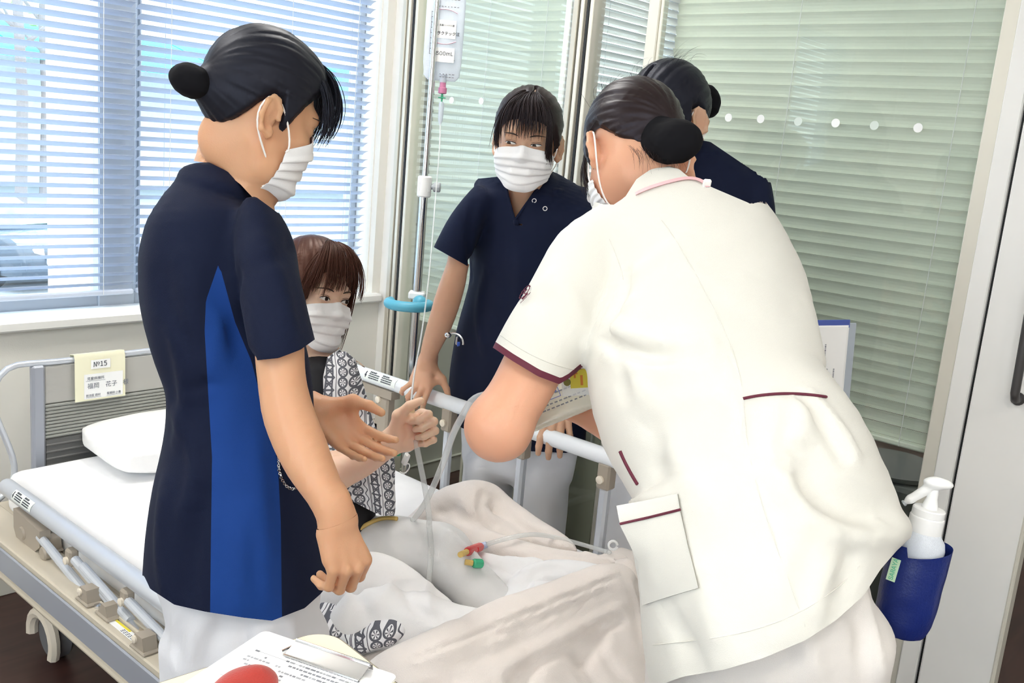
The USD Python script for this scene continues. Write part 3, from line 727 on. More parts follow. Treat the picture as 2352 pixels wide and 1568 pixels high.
# ---------------------------------------------------------------- the bed
def cloth(name, col, weave=900., bump=.25, rough=.8, sheen=.25, var=.03):
    return plain(name, col, rough, bump=bump, bscale=weave, sheen=sheen, var=var, vscale=14., spec=.25)
M['sheet'] = cloth('white_sheet', (.86, .86, .87))
M['blanket'] = cloth('beige_blanket', (.80, .735, .69), 500., .35)
M['pillow'] = cloth('white_pillowcase', (.90, .89, .88))
M['bedbeige'] = plain('bed_beige', (.56, .50, .40), .45)
M['bedgrey'] = plain('bed_grey_panel', (.36, .38, .43), .4, metal=.25)
M['railgrey'] = plain('rail_grey', (.60, .63, .68), .32, metal=.35)
M['railwhite'] = plain('rail_pale', (.80, .83, .86), .32)
M['taupe'] = plain('bracket_taupe', (.36, .31, .25), .45)
M['knob'] = plain('cream_knob', (.78, .70, .58), .4)
M['hb_top'] = plain('headboard_upper', (.44, .43, .40), .6, bump=.15, bscale=60, stretch=(1, 1, 30))
M['hb_mid'] = plain('headboard_ribbed', (.30, .305, .28), .6)
M['hb_low'] = plain('headboard_lower', (.13, .13, .125), .6)
M['hubgrey'] = plain('castor_grey', (.16, .16, .17), .5)
M['paper'] = plain('paper', (.90, .90, .89), .8)
M['label'] = plain('pale_label', (.82, .86, .82), .5)
M['ink'] = plain('dark_ink', (.05, .055, .07), .7)
M['inkgrey'] = plain('grey_ink', (.22, .23, .26), .7)
M['card'] = plain('cream_card', (.86, .83, .62), .7)
M['yellow'] = plain('yellow_label', (.85, .72, .05), .5)
M['green'] = plain('green_print', (.12, .50, .30), .5)

bed = thing('hospital_bed', 'beige and grey electric hospital bed with tube headboard under the window', 'bed', (1.38, 1.6, 0))
HY = 2.62
for y0, x0, x1 in ((0, .87, .90), (0, 1.87, 1.90)):
    pass
sb = part(bed, 'side_frame', join(rbox((.868, .66, .324), (.885, 2.66, .409), .004), rbox((.868, .66, .402), (.955, 2.66, .411), .003)), M['bedbeige'])
part(bed, 'side_frame', join(rbox((1.915, .66, .324), (1.935, 2.66, .409), .004), rbox((1.86, .66, .402), (1.935, 2.66, .411), .003)), M['bedbeige'])
part(bed, 'side_panel', rbox((.862, .66, .336), (.869, 2.66, .398), .003), M['bedgrey'])
part(bed, 'lower_trim', tube([(.872, .66, .322), (.872, 2.66, .322)], .010, 10), M['bedbeige'])
part(bed, 'channel', join(rbox((.903, .9, .410), (.909, 1.98, .419), .002), rbox((.920, .9, .410), (.925, 1.98, .417), .002)), M['bedbeige'])
part(bed, 'deck', rbox((.955, .66, .36), (1.865, 2.60, .405), .004), M['bedbeige'])
part(bed, 'undercarriage', join(rbox((1.02, .8, .17), (1.08, 2.5, .24), .01), rbox((1.72, .8, .17), (1.78, 2.5, .24), .01), rbox((1.02, 1.2, .2), (1.78, 1.28, .36), .01), rbox((1.02, 2.1, .2), (1.78, 2.18, .36), .01)), M['hubgrey'])
for cx, cy in ((1.04, 2.43), (1.76, 2.43), (1.04, .85), (1.76, .85)):
    c = part(bed, 'castor', move(lathe([(.02, -.024), (.058, -.022), (.064, -.014), (.064, .014), (.058, .022), (.02, .024)], 26), (cx, cy, .064), roty(math.pi / 2)), M['hubgrey'])
    part(c, 'fender', join(tube([(cx - .035, cy - .07 * math.cos(a), .064 + .07 * math.sin(a)) for a in np.linspace(-.5, 3.3, 12)], .016, 8), rbox((cx - .02, cy - .02, .11), (cx + .02, cy + .02, .18), .004)), M['knob'])
part(bed, 'headboard_tube', tube(spline([(.965, HY, .40), (.965, HY, .66), (.972, HY, .735), (1.005, HY, .768), (1.06, HY, .7735), (1.40, HY, .7735), (1.78, HY, .7735), (1.83, HY, .768), (1.863, HY, .735), (1.87, HY, .66), (1.87, HY, .40)], 60), .0085, 12), M['railgrey'])
for x in (1.06, 1.74): part(bed, 'headboard_post', rbox((x, HY - .012, .40), (x + .035, HY + .012, .768), .006), M['bedgrey'])
part(bed, 'headboard_panel', rbox((1.095, HY - .006, .655), (1.74, HY + .010, .762), .003), M['hb_top'])
for i in range(10):
    part(bed, 'headboard_rib', rbox((1.095, HY - .008, .556 + i * .0098), (1.74, HY + .008, .5645 + i * .0098), .0025), M['hb_mid'])
part(bed, 'headboard_panel', rbox((1.095, HY - .006, .40), (1.74, HY + .010, .552), .003), M['hb_low'])
for i in range(5): part(bed, 'headboard_rib', rbox((1.095, HY - .009, .452 + i * .02), (1.74, HY - .004, .459 + i * .02), .002), M['hb_low'])

# the lowered rail on the near side
nr = part(bed, 'side_rail', tube([(.930, 2.462, .498), (.930, 2.455, .502), (.930, 1.9, .502), (.930, 1.25, .502)], [.012, .021, .021, .021], 16), M['railgrey'], label='lowered grey side rail along the near edge')
def px_line(a, b, x=.915): return [onx(*a, x), onx(*b, x)]
for a, b in (((92, 1232), (203, 1368)), ((172, 1285), (330, 1470)), ((190, 1300), (300, 1425)), ((295, 1380), (392, 1480))):
    q = px_line(a, b); part(nr, 'strut', rod(q[0], q[1], .0105), M['railgrey'])
for u, v, w in ((165, 1278, 1), (292, 1372, 1)):
    p = onx(u, v, .918); part(nr, 'bracket', cbox(p, (.022, .030, .040), .005), M['taupe']); part(nr, 'knob', move(lathe([(.009, 0), (.009, .006), (.005, .008)], 14), p + A(-.011, 0, -.006), roty(-math.pi / 2)), M['knob'])
p = onx(62, 1205, .918)
part(nr, 'bracket', hull([p + A(x, y, z) for x in (-.012, .014) for y, z in ((.05, .03), (.05, -.02), (.02, -.065), (-.03, -.075), (-.10, -.02), (-.10, .02))]), M['taupe'])
for y, z in ((2.30, .435), (2.18, .425)): part(nr, 'hinge', move(lathe([(.014, -.014), (.017, -.01), (.017, .01), (.014, .014)], 16), (.915, y, z), roty(math.pi / 2)), M['taupe'])
for u, v in ((205, 1382), (332, 1492), (118, 1262)):
    p = onz(u, v, .411); part(nr, 'pivot', join(rbox(p + A(-.018, -.028, 0), p + A(.02, .03, .008), .003), hull([p + A(x, y, z) for x in (-.014, .016) for y, z in ((-.022, .008), (.024, .008), (-.016, .036), (.014, .036))])), M['taupe'])
    part(nr, 'knob', move(lathe([(.008, 0), (.008, .004), (.004, .006)], 12), p + A(-.014, .012, .024), roty(-math.pi / 2)), M['knob'])
p = onz(248, 1415, .411)
part(bed, 'rail_latch', join(rbox(p + A(-.016, -.03, 0), p + A(.02, .03, .008), .003), hull([p + A(x, y, z) for x in (-.012, .014) for y, z in ((-.02, .008), (.02, .008), (.004, .032), (-.012, .03))])), M['taupe'])
part(bed, 'bolt', move(lathe([(.009, 0), (.009, .006), (.003, .008)], 12), onz(226, 1394, .411)), M['steel'])
a, b = onz(300, 1470, .4115), onz(262, 1432, .4115)
lb = part(bed, 'warning_label', rbox((.882, a[1] - .01, .4115), (.900, b[1] + .02, .4125), .0003), M['paper'])
part(lb, 'yellow_stripe', rbox((.8945, a[1] + .03, .4124), (.900, b[1] + .02, .4130), .0002), M['yellow'])
part(lb, 'print', join(*[rbox((.8835 + .0035 * (i % 3), a[1] + .01 * (i // 3), .4124), (.8855 + .0035 * (i % 3), a[1] + .01 * (i // 3) + .007, .4129), .0001) for i in range(15)]), M['inkgrey'], smooth=False)
def bar_label(owner, c, n, along, length, h, rad):
    """A small curved sticker on a rail bar with an arrow and lines of small print."""
    n, along = unit(n), unit(along); up = np.cross(along, n) * -1
    if up[2] < 0: up = -up
    def P(s, t, l): ang = t / rad; return c + along * s + (n * math.cos(ang) + up * math.sin(ang)) * (rad + l)
    G = np.array([[P(s, t, .0006) for t in np.linspace(-h / 2, h / 2, 5)] for s in np.linspace(-length / 2, length / 2, 4)])
    st = part(owner, 'instruction_sticker', sheet(G, .0006), M['label'])
    rr = random.Random(3); ms = []
    def dash(s0, s1, t0, t1): ms.append(sheet(np.array([[P(s, t, .0012) for t in (t0, t1)] for s in (s0, s1)]), .0004))
    for blk in (-.18, .22):
        for row in range(4):
            t = h * (.34 - .2 * row); s = (blk - .16) * length; e = (blk + (.16 if row else .04)) * length
            while s < e:
                w = length * (.012 + .014 * rr.random()) * (2 if row == 0 else 1); dash(s, min(s + w, e), t - h * (.06 if row else .085), t + h * (.04 if row else .08)); s += w * 1.35
    part(st, 'print', join(*ms), M['ink'], smooth=False)
    G2 = lambda pts: (np.array([P(s, t, l) for l in (.0008, .0016) for s, t in pts]))
    part(st, 'arrow', join(hull(G2([(-.44 * length, -h * .36), (-.475 * length, -.02 * h), (-.405 * length, -.02 * h)])), hull(G2([(-.455 * length, -.05 * h), (-.425 * length, -.05 * h), (-.455 * length, .3 * h), (-.425 * length, .3 * h)]))), M['ink'], smooth=False)
bar_label(nr, A(.930, 2.315, .502), (-.8, 0, .5), (0, -1, 0), .11, .026, .0215)

# the raised rail on the far side
FX = 1.86
fr = part(bed, 'side_rail', tube([(FX, 2.232, .742), (FX, 2.225, .745), (FX, 1.6, .745), (FX, .66, .745), (FX, .65, .742)], [.012, .021, .021, .021, .012], 16), M['railwhite'], label='raised pale side rail on the far side')
for i, y in enumerate((2.085, 1.808, 1.534, 1.262, .99, .72)):
    part(fr, 'rail_post', rbox((FX - .012, y - .013, .36), (FX + .012, y + .013, .71), .006), M['railgrey'])
    if i == 0:
        part(fr, 'release_handle', join(hull([(FX - .018 + x, y + yy, z) for x in (0, .034) for yy, z in ((-.05, .725), (.10, .725), (.10, .70), (-.05, .70))]), rbox((FX - .018, y - .035, .565), (FX + .016, y + .022, .70), .006), rbox((FX - .018, y + .0, .585), (FX + .016, y + .045, .62), .006)), M['taupe'])
    else:
        part(fr, 'bracket', rbox((FX - .017, y - .018, .665), (FX + .017, y + .02, .732), .005), M['taupe'])
    part(fr, 'knob', move(lathe([(.010, 0), (.010, .006), (.005, .008)], 14), (FX - .017, y + .006, .690), roty(-math.pi / 2)), M['knob'])
bar_label(fr, A(FX, 2.09, .745), (-.85, 0, .45), (0, -1, 0), .14, .030, .0215)

ms = Shape().slab((1.405, 1.61, .445), (.440, .955, .062), r=.035).func(lambda P: (fbm(P * [5, 5, 3], 2) - .5) * .006)
single('mattress', ms.mesh(.012), M['sheet'], 'white sheeted mattress on the hospital bed', 'mattress', smooth=True)

pw = Shape(); px0, px1, py0, py1 = 1.165, 1.74, 2.245, 2.60
pc = A(1.45, 2.425, .558); Rp = rotx(math.radians(-2)) @ rotz(math.radians(-5))
def pillow_fn(P):
    q = (P - pc) @ Rp; x = np.clip(np.abs(q[:, 0]) / .29, 0, 1.2); y = np.clip(np.abs(q[:, 1]) / .185, 0, 1.2)
    ex = np.maximum(np.abs(q[:, 0]) - .29 + .03 * y ** 3, np.abs(q[:, 1]) - .185 + .03 * x ** 3)
    th = .058 * np.clip(1 - x ** 3, 0, 1) ** .5 * np.clip(1 - y ** 3, 0, 1) ** .5 + .006
    th = th + .004 * np.sin(q[:, 0] * 55 + q[:, 1] * 9) * x * (1 - y)
    return np.maximum(np.abs(q[:, 2]) - th, ex) * .7
pw.add(pillow_fn, pc - [.33, .26, .1], pc + [.33, .26, .1])
single('pillow', pw.mesh(.007), M['pillow'], 'white pillow lying against the headboard', 'pillow', smooth=True)

# name card folded over the headboard tube
card = thing('name_card', 'cream folded name card hanging over the headboard tube', 'card', (1.245, HY, .72))
x0, x1 = 1.172, 1.318
prof = [(HY + .016, .72), (HY + .014, .783), (HY - .010, .7865), (HY - .016, .775), (HY - .018, .652)]
part(card, 'folder', sheet(np.array([[(x, y, z) for y, z in prof] for x in (x0, (x0 + x1) / 2, x1)]), .0012), M['card'])
Rt = np.array([[1, 0, 0], [0, 0, -1], [0, 1, 0]], float)
yf = HY - .0188
part(card, 'number_slip', rbox((1.217, yf - .0006, .743), (1.273, yf, .769), .0002), M['paper'])
part(card, 'number', move(text('№15', .014, .0005, cjk=True), (1.2225, yf - .0007, .7495), Rt), M['ink'], smooth=False)
part(card, 'name_slip', rbox((1.197, yf - .0006, .657), (1.310, yf, .729), .0002), M['paper'])
tx = [move(text('児童病棟科', .0072, .0005, True), (1.205, yf - .0007, .7125), Rt), move(text('福岡　花子　様', .0125, .0005, True), (1.206, yf - .0007, .688), Rt),
      move(text('担当医 西村', .0058, .0005, True), (1.202, yf - .0007, .664), Rt), move(text('看護師 小島', .0058, .0005, True), (1.262, yf - .0007, .664), Rt)]
part(card, 'lettering', join(*tx, rbox((1.202, yf - .0011, .7085), (1.258, yf - .0006, .7093), .0001), rbox((1.202, yf - .0011, .6605), (1.246, yf - .0006, .6612), .0001), rbox((1.262, yf - .0011, .6605), (1.304, yf - .0006, .6612), .0001)), M['inkgrey'], smooth=False)

# ---------------------------------------------------------------- blanket and sheet heaped on the legs
def pxroll(S, pts, k=.03):
    """A soft roll of cloth through (u, v, z, r) marks: the roll's upper outline passes the pixel at height z."""
    P, r = [], []
    for u, v, z, rr in pts: P.append(onz(u, v, z) - A(0, 0, rr * .75)); r.append(rr)
    P = spline(P, 4 * len(P)); r = np.interp(np.linspace(0, 1, len(P)), np.linspace(0, 1, len(r)), r)
    return S.chain(P, r, k)
bl = Shape()
bl.slab((1.41, .945, .512), (.46, .265, .028), r=.024, k=.03)
pxroll(bl, [(1422, 1312, .665, .035), (1330, 1345, .66, .035), (1200, 1398, .65, .034), (1060, 1452, .64, .033), (960, 1497, .63, .030), (880, 1520, .60, .028)], .03)
pxroll(bl, [(1400, 1390, .61, .05), (1250, 1450, .60, .06), (1080, 1530, .59, .06)], .05)
pxroll(bl, [(1390, 1440, .58, .05), (1400, 1540, .54, .05), (1390, 1640, .5, .06)], .05)
pxroll(bl, [(1200, 1490, .57, .05), (1250, 1580, .545, .05)], .05)
pxroll(bl, [(1425, 1316, .655, .022), (1438, 1400, .60, .028), (1452, 1500, .55, .03), (1465, 1600, .50, .035)], .02)
pxroll(bl, [(1440, 1290, .62, .02), (1462, 1380, .58, .024), (1480, 1480, .54, .024), (1490, 1590, .5, .03)], .012)
# folded heap towards the far rail
pxroll(bl, [(985, 1172, .60, .030), (1030, 1142, .63, .034), (1080, 1122, .655, .032), (1112, 1124, .65, .028), (1170, 1165, .62, .030), (1235, 1212, .60, .030), (1300, 1250, .59, .03)], .02)
pxroll(bl, [(1105, 1128, .65, .024), (1085, 1160, .63, .028), (1120, 1200, .60, .035), (1180, 1235, .585, .035)], .02)
pxroll(bl, [(952, 1196, .575, .022), (990, 1180, .59, .026), (1050, 1196, .60, .032), (1120, 1228, .60, .034), (1230, 1262, .60, .034), (1340, 1285, .60, .032), (1420, 1282, .60, .026)], .015)
pxroll(bl, [(1090, 1262, .56, .028), (1200, 1292, .565, .03), (1330, 1322, .58, .032), (1410, 1330, .60, .025)], .015)
bl.func(lambda P: (fbm(P * 7, 2, 5) - .5) * .018 + (fbm(P * A(22, 10, 22), 2, 12) - .5) * .008)
def folds(S, L):
    for px, h, w in L:
        P = S.hits(px, n=10)
        if len(P) > 1: S.ridge(P, h, w)
folds(bl, (([(1415, 1312), (1200, 1400), (950, 1503)], .006, .006), ([(1412, 1326), (1200, 1412), (950, 1514)], -.006, .004), ([(1408, 1338), (1200, 1424), (950, 1524)], .005, .004), ([(1400, 1352), (1200, 1438), (980, 1530)], -.005, .005),
    ([(1425, 1420), (1330, 1470), (1180, 1566)], -.020, .010), ([(1420, 1400), (1320, 1448), (1150, 1540)], .010, .010), ([(1340, 1450), (1250, 1540), (1240, 1568)], .008, .014), ([(1400, 1470), (1380, 1520), (1330, 1568)], .010, .014), ([(1380, 1430), (1390, 1500), (1440, 1560)], -.010, .010),
    ([(1112, 1132), (1104, 1165), (1130, 1205)], -.018, .009), ([(1130, 1140), (1190, 1200), (1262, 1240)], -.010, .008), ([(1010, 1175), (1060, 1195), (1120, 1215)], -.008, .008), ([(1060, 1140), (1075, 1170), (1100, 1185)], .006, .010), ([(1150, 1240), (1260, 1262), (1400, 1275)], -.008, .007), ([(1240, 1235), (1320, 1262), (1420, 1290)], .008, .007),
    ([(1448, 1340), (1470, 1420), (1480, 1500)], .010, .006), ([(1000, 1515), (1080, 1490), (1160, 1470)], .007, .010), ([(940, 1545), (1060, 1520), (1200, 1470)], -.006, .010)))
bv = bl.mesh(.0062)
single('blanket', bv, M['blanket'], 'beige blanket pushed down in heavy folds at the foot of the bed', 'blanket', smooth=True)
sh = Shape()
sh.slab((1.30, 1.22, .507), (.33, .26, .014), r=.012, k=.03)
pxroll(sh, [(745, 1335, .60, .03), (800, 1312, .61, .04), (850, 1300, .61, .045), (900, 1318, .60, .04), (955, 1358, .58, .035), (1010, 1390, .56, .03)], .03)
pxroll(sh, [(800, 1410, .60, .04), (860, 1380, .61, .045), (940, 1390, .60, .05), (1030, 1420, .58, .05), (1130, 1440, .56, .05)], .03)
pxroll(sh, [(1190, 1345, .585, .026), (1230, 1310, .60, .026), (1300, 1300, .60, .03), (1390, 1315, .60, .03)], .02)
pxroll(sh, [(1175, 1378, .575, .03), (1260, 1360, .585, .03), (1380, 1340, .6, .03)], .025)
pxroll(sh, [(1060, 1275, .575, .022), (1120, 1290, .58, .024), (1190, 1300, .585, .024), (1240, 1290, .59, .02)], .02)
pxroll(sh, [(1115, 1330, .565, .022), (1160, 1325, .57, .02), (1210, 1345, .575, .02)], .02)
sh.func(lambda P: (fbm(P * 8, 2, 8) - .5) * .018 + (fbm(P * 20, 2, 11) - .5) * .006)
folds(sh, (([(800, 1330), (830, 1380), (850, 1420)], -.012, .010), ([(770, 1345), (800, 1365), (790, 1400)], .008, .010), ([(900, 1330), (880, 1370), (840, 1400)], .010, .010), ([(930, 1345), (950, 1390), (1010, 1420)], -.012, .010), ([(985, 1340), (985, 1390), (1000, 1430)], .008, .010),
    ([(1210, 1345), (1230, 1315), (1290, 1305)], -.012, .008), ([(1190, 1375), (1260, 1350), (1360, 1330)], .008, .008), ([(1080, 1300), (1140, 1310), (1200, 1320)], -.008, .008), ([(1140, 1265), (1200, 1285), (1240, 1280)], .006, .008)))
single('sheet', sh.mesh(.0065), M['sheet'], 'rumpled white sheet over the legs between the patient and the beige blanket', 'sheet', smooth=True)

# ---------------------------------------------------------------- overbed table with clipboard in the foreground
M['tabletop'] = plain('cream_laminate', (.84, .79, .60), .45)
M['tableedge'] = plain('olive_edge', (.26, .23, .17), .5)
M['board'] = plain('white_clipboard', (.88, .87, .88), .35)
M['red'] = plain('red_cloth', (.42, .030, .018), .75, bump=.3, bscale=700, sheen=.3)
TZ = .92
tc, tl, tr = onz(752, 1440, TZ), onz(340, 1572, TZ), onz(965, 1572, TZ)
tb = thing('overbed_table', 'cream overbed table with a dark edge in the foreground', 'table', (tc[0] - .3, tc[1] - .15, 0))
tx1, ty1 = tc[0], tc[1]
TA = math.atan2(tc[1] - tl[1], tc[0] - tl[0])
def turned(m):
    v, f = geo(m); o = A(tx1, ty1, 0); return (v - o) @ rotz(TA).T + o, f
from shapely.geometry import box as _sbox
def slabpoly(x0, y0, x1, y1, r, z0, z1):
    g = _sbox(x0 + r, y0 + r, x1 - r, y1 - r).buffer(r, quad_segs=8); m = trimesh.creation.extrude_polygon(g, z1 - z0, engine='earcut'); return move(m, (0, 0, z0))
part(tb, 'tabletop', turned(slabpoly(tx1 - .80, ty1 - .40, tx1 - .003, ty1 - .003, .03, TZ - .016, TZ)), M['tabletop'])
part(tb, 'edge_band', turned(slabpoly(tx1 - .803, ty1 - .403, tx1, ty1, .033, TZ - .022, TZ - .0015)), M['tableedge'])
part(tb, 'column', turned(rbox((tx1 - .76, ty1 - .24, .06), (tx1 - .69, ty1 - .16, TZ - .02), .008)), M['railgrey'])
part(tb, 'base', join(rbox((tx1 - .76, ty1 - .36, .05), (tx1 - .70, ty1 - .03, .09), .01), rbox((tx1 - .74, ty1 - .36, .05), (tx1 - .1, ty1 - .32, .085), .01)), M['railgrey'])
for x, y in ((tx1 - .73, ty1 - .04), (tx1 - .73, ty1 - .35), (tx1 - .13, ty1 - .34)): part(tb, 'castor', move(lathe([(.012, -.01), (.025, -.009), (.025, .009), (.012, .01)], 18), (x, y, .025), roty(math.pi / 2)), M['hubgrey'])
cb = thing('clipboard', 'white clipboard with a printed form and a chrome clip on the overbed table', 'clipboard', onz(700, 1560, TZ))
q0, q1 = onz(607, 1453, TZ), onz(915, 1558, TZ)          # far edge of the board
ex = unit((q1 - q0) * [1, 1, 0]); ey = np.cross([0, 0, 1.0], ex)
Rb = np.stack([ex, ey, [0, 0, 1.0]], 1); L = np.linalg.norm(q1 - q0)
bd = lambda lo, hi, r=.0006: move(rbox(lo, hi, r), q0, Rb)
part(cb, 'board', move(slabpoly(0, -.32, L, 0, .008, .0005, .0035), q0, Rb), M['board'])
part(cb, 'form', bd((.012, -.31, .0037), (L - .008, -.022, .0046), .0002), M['paper'])
part(cb, 'clip', move(sheet(np.array([[(x, y, z) for y, z in ((-.006, .0045), (-.007, .010), (-.012, .0125), (-.018, .0105), (-.030, .0062), (-.034, .0056))] for x in (L * .30, L * .5, L * .84)]), .0009), q0, Rb), plain('brushed_clip', (.42, .41, .40), .28, metal=.9), smooth=20)
part(cb, 'clip_bar', join(move(tube([(L * .27, -.030, .0068), (L * .30, -.008, .0068)], .0012, 6), q0, Rb), move(tube([(L * .30, -.012, .0125), (L * .84, -.012, .0125)], .0022, 8), q0, Rb), move(tube([(L * .30, -.034, .0062), (L * .84, -.034, .0062)], .0012, 6), q0, Rb)), M['steel'])
rr = random.Random(11); ms, ms2 = [], []
for row in range(38):
    y = -.028 - row * .0066; x = .02 + (.03 if row < 2 else rr.choice([0, 0, .01]))
    while x < L - .03:
        w = .002 + .004 * rr.random()
        if rr.random() < .78: (ms if rr.random() < .3 or row in (3, 9, 10) else ms2).append(bd((x, y, .0046), (x + w, y + .0026, .0048), .00005))
        elif rr.random() < .3: x += .02
        x += w + .0012
for y in (-.040, -.095, -.145): ms2.append(bd((.02, y, .0046), (L - .02, y + .0004, .0048), .00005))
part(cb, 'print', join(*ms), M['inkgrey'], smooth=False); part(cb, 'print', join(*ms2), plain('mid_grey_print', (.38, .39, .42), .7), smooth=False)
# red cloth cap end poking up at the bottom edge
rc = Shape(); ra = onz(538, 1610, TZ + .005)
def redfn(P):
    q = (P - ra) @ Rb; g = np.linalg.norm(q * [1 / .022, 1 / .040, 1 / .030], axis=1) - 1
    return g * .03
rc.add(redfn, ra - .09, ra + .09); rc.ell(ra + Rb @ A(.012, .026, .008), (.010, .014, .010), Rb, k=.02)
rc.ridge([ra + Rb @ A(.018, .035, .0), ra + Rb @ A(.012, .01, .05)], .005, .012).func(lambda P: np.maximum((TZ + .0048) - P[:, 2] - .001, -9) * 0)
rm, _ = split(rc.mesh(.003), lambda V: V[:, 2] - (TZ + .0052))
single('cloth_cap', rm, M['red'], 'red cloth cap lying on the clipboard at the bottom edge', 'cap', smooth=True)

# ---------------------------------------------------------------- people: builders
def skin_mat(name, col, red=0.0):
    return material(name, {'tc': ('texture_coordinate', {}), 'n': ('noise_texture', {'scale': 9.0, 'detail': 4.0}), 'n2': ('noise_texture', {'scale': 420.0, 'detail': 2.0}),
        'r': ('rgb_ramp', {'ramp': [(.3, tuple(np.array(col) * (1.0, .95, .93))), (.7, tuple(np.clip(np.array(col) * (1.03, 1.03, 1.03), 0, 1)))]}), 'b': ('bump', {'strength': .12, 'distance': .001}),
        'p': ('principled_bsdf', {'roughness': .46, 'subsurface_weight': .22, 'subsurface_scale': .006, 'subsurface_radius': (1.0, .35, .18), 'specular_ior_level': .4})},
        [('tc.object', 'n.vector'), ('n.fac', 'r.fac'), ('r.color', 'p.base_color'), ('tc.object', 'n2.vector'), ('n2.fac', 'b.height'), ('b.normal', 'p.normal')], surface='p.BSDF')
def hair_mat(name, col, rough=.5, tint=(.55, .6, .8)):
    return material(name, {'p': ('principled_bsdf', {'base_color': col, 'roughness': rough, 'specular_ior_level': .34, 'specular_tint': tint})}, surface='p.BSDF')
SK = {'tan': skin_mat('skin_tan', (.60, .335, .195)), 'warm': skin_mat('skin_warm', (.66, .355, .23)), 'fair': skin_mat('skin_fair', (.74, .50, .365)), 'mid': skin_mat('skin_mid', (.58, .35, .235)), 'rosy': skin_mat('skin_rosy', (.72, .42, .33))}
M['hairblack'] = hair_mat('hair_black', (.010, .010, .014))
M['hairdark'] = hair_mat('hair_dark_brown', (.020, .012, .010), .42)
M['hairbrown'] = hair_mat('hair_red_brown', (.050, .018, .012), .40, (.9, .6, .5))
M['hairnet'] = plain('bun_net', (.005, .005, .007), .9, spec=.2)
M['mask'] = cloth('mask_white', (.84, .84, .85), 1200., .2)
M['maskloop'] = plain('mask_loop', (.88, .86, .84), .8)
M['eyewhite'] = plain('eye_white', (.72, .70, .68), .2)
M['iris'] = plain('iris_dark', (.018, .010, .008), .15)
M['lash'] = plain('lash', (.02, .012, .010), .7)
M['brow'] = plain('eyebrow', (.05, .03, .022), .8)
M['navy'] = plain('navy_cloth', (.0055, .0095, .030), .75, bump=.28, bscale=900., sheen=.02, var=.06, vscale=10., spec=.15)
M['blue'] = plain('blue_cloth', (.010, .050, .235), .75, bump=.28, bscale=900., sheen=.02, var=.05, vscale=10., spec=.15)
M['whitecloth'] = plain('cream_uniform', (.715, .70, .64), .7, bump=.22, bscale=1000., sheen=.15, var=.015, vscale=8., spec=.3)
M['trousers'] = plain('white_trousers', (.76, .765, .80), .75, bump=.22, bscale=1000., sheen=.15, var=.02, vscale=8., spec=.25)
M['trousers2'] = plain('cream_trousers', (.75, .71, .67), .75, bump=.22, bscale=1000., sheen=.15, var=.02, vscale=8., spec=.25)
M['scalp'] = plain('scalp', (.55, .40, .30), .7)
M['maroon'] = plain('maroon_trim', (.115, .012, .032), .7)
M['shoe'] = plain('white_shoe', (.8, .8, .8), .5)
M['pink'] = plain('pink_strap', (.80, .48, .50), .6)

class Frame:
    """A head's (or hand's) own axes: x to the person's right, y forward, z up."""
    def __init__(self, c, R, s=1.0):
        u, _, vt = np.linalg.svd(np.array(R, float)); self.R = u @ vt; self.c = np.array(c, float); self.s = s
    def w(self, p): return self.c + self.s * (np.asarray(p, float) @ self.R.T)
    def l(self, P): return ((np.asarray(P, float) - self.c) @ self.R) / self.s
    def d(self, v): return np.asarray(v, float) @ self.R.T
def tilt(R, ax, deg):
    """Turn a head frame about one of its own axes."""
    f = {'x': rotx, 'y': roty, 'z': rotz}[ax]; return np.asarray(R, float) @ f(math.radians(deg))

def skull(S, F, grow=0.0, k=.02):
    s = F.s
    S.ell(F.w((0, -.006, .043)), A(.0745 + grow, .0845 + grow, .086 + grow) * s, F.R, k)
    S.ell(F.w((0, .020, -.026)), A(.0655 + grow, .066 + grow, .086 + grow) * s, F.R, .03)
    return S
def ear(S, F, sx, flare=0):
    s = F.s
    e = lambda x, y, z: F.w((sx * x, y, z))
    c = A(.0775, -.014, -.010)
    out = np.array([[sx * (-.25), 0, 0]])
    M_ = F.R @ rotz(sx * math.radians(22 + flare)) @ roty(sx * math.radians(8))
    S.ell(e(.0785 + flare * .00015, -.014 - flare * .0001, -.008), A(.0075, .0165, .029) * s, M_, .006)
    pts = []
    for a in np.radians([-150, -110, -60, -10, 40, 80, 115, 150, 185, 215]):
        r1, r2 = .0165, .0295
        y, z = r1 * math.cos(a) * -1, r2 * math.sin(a)
        pts.append(e(.0815 + (.0075 + flare * .0004) * max(0, -y / .0165) + .001, -.014 + y * (1 - flare * .008), -.008 + z))
    S.chain(pts[1:9], np.array([.0042, .0040, .0037, .0036, .0036, .0036, .0036, .0034]) * s, .004)
    S.ell(e(.0800, -.006, -.034), A(.0055, .0075, .010) * s, F.R, .006)
    S.ell(e(.0892, -.010, -.010), A(.0045, .0070, .012) * s, M_, .004, '-')
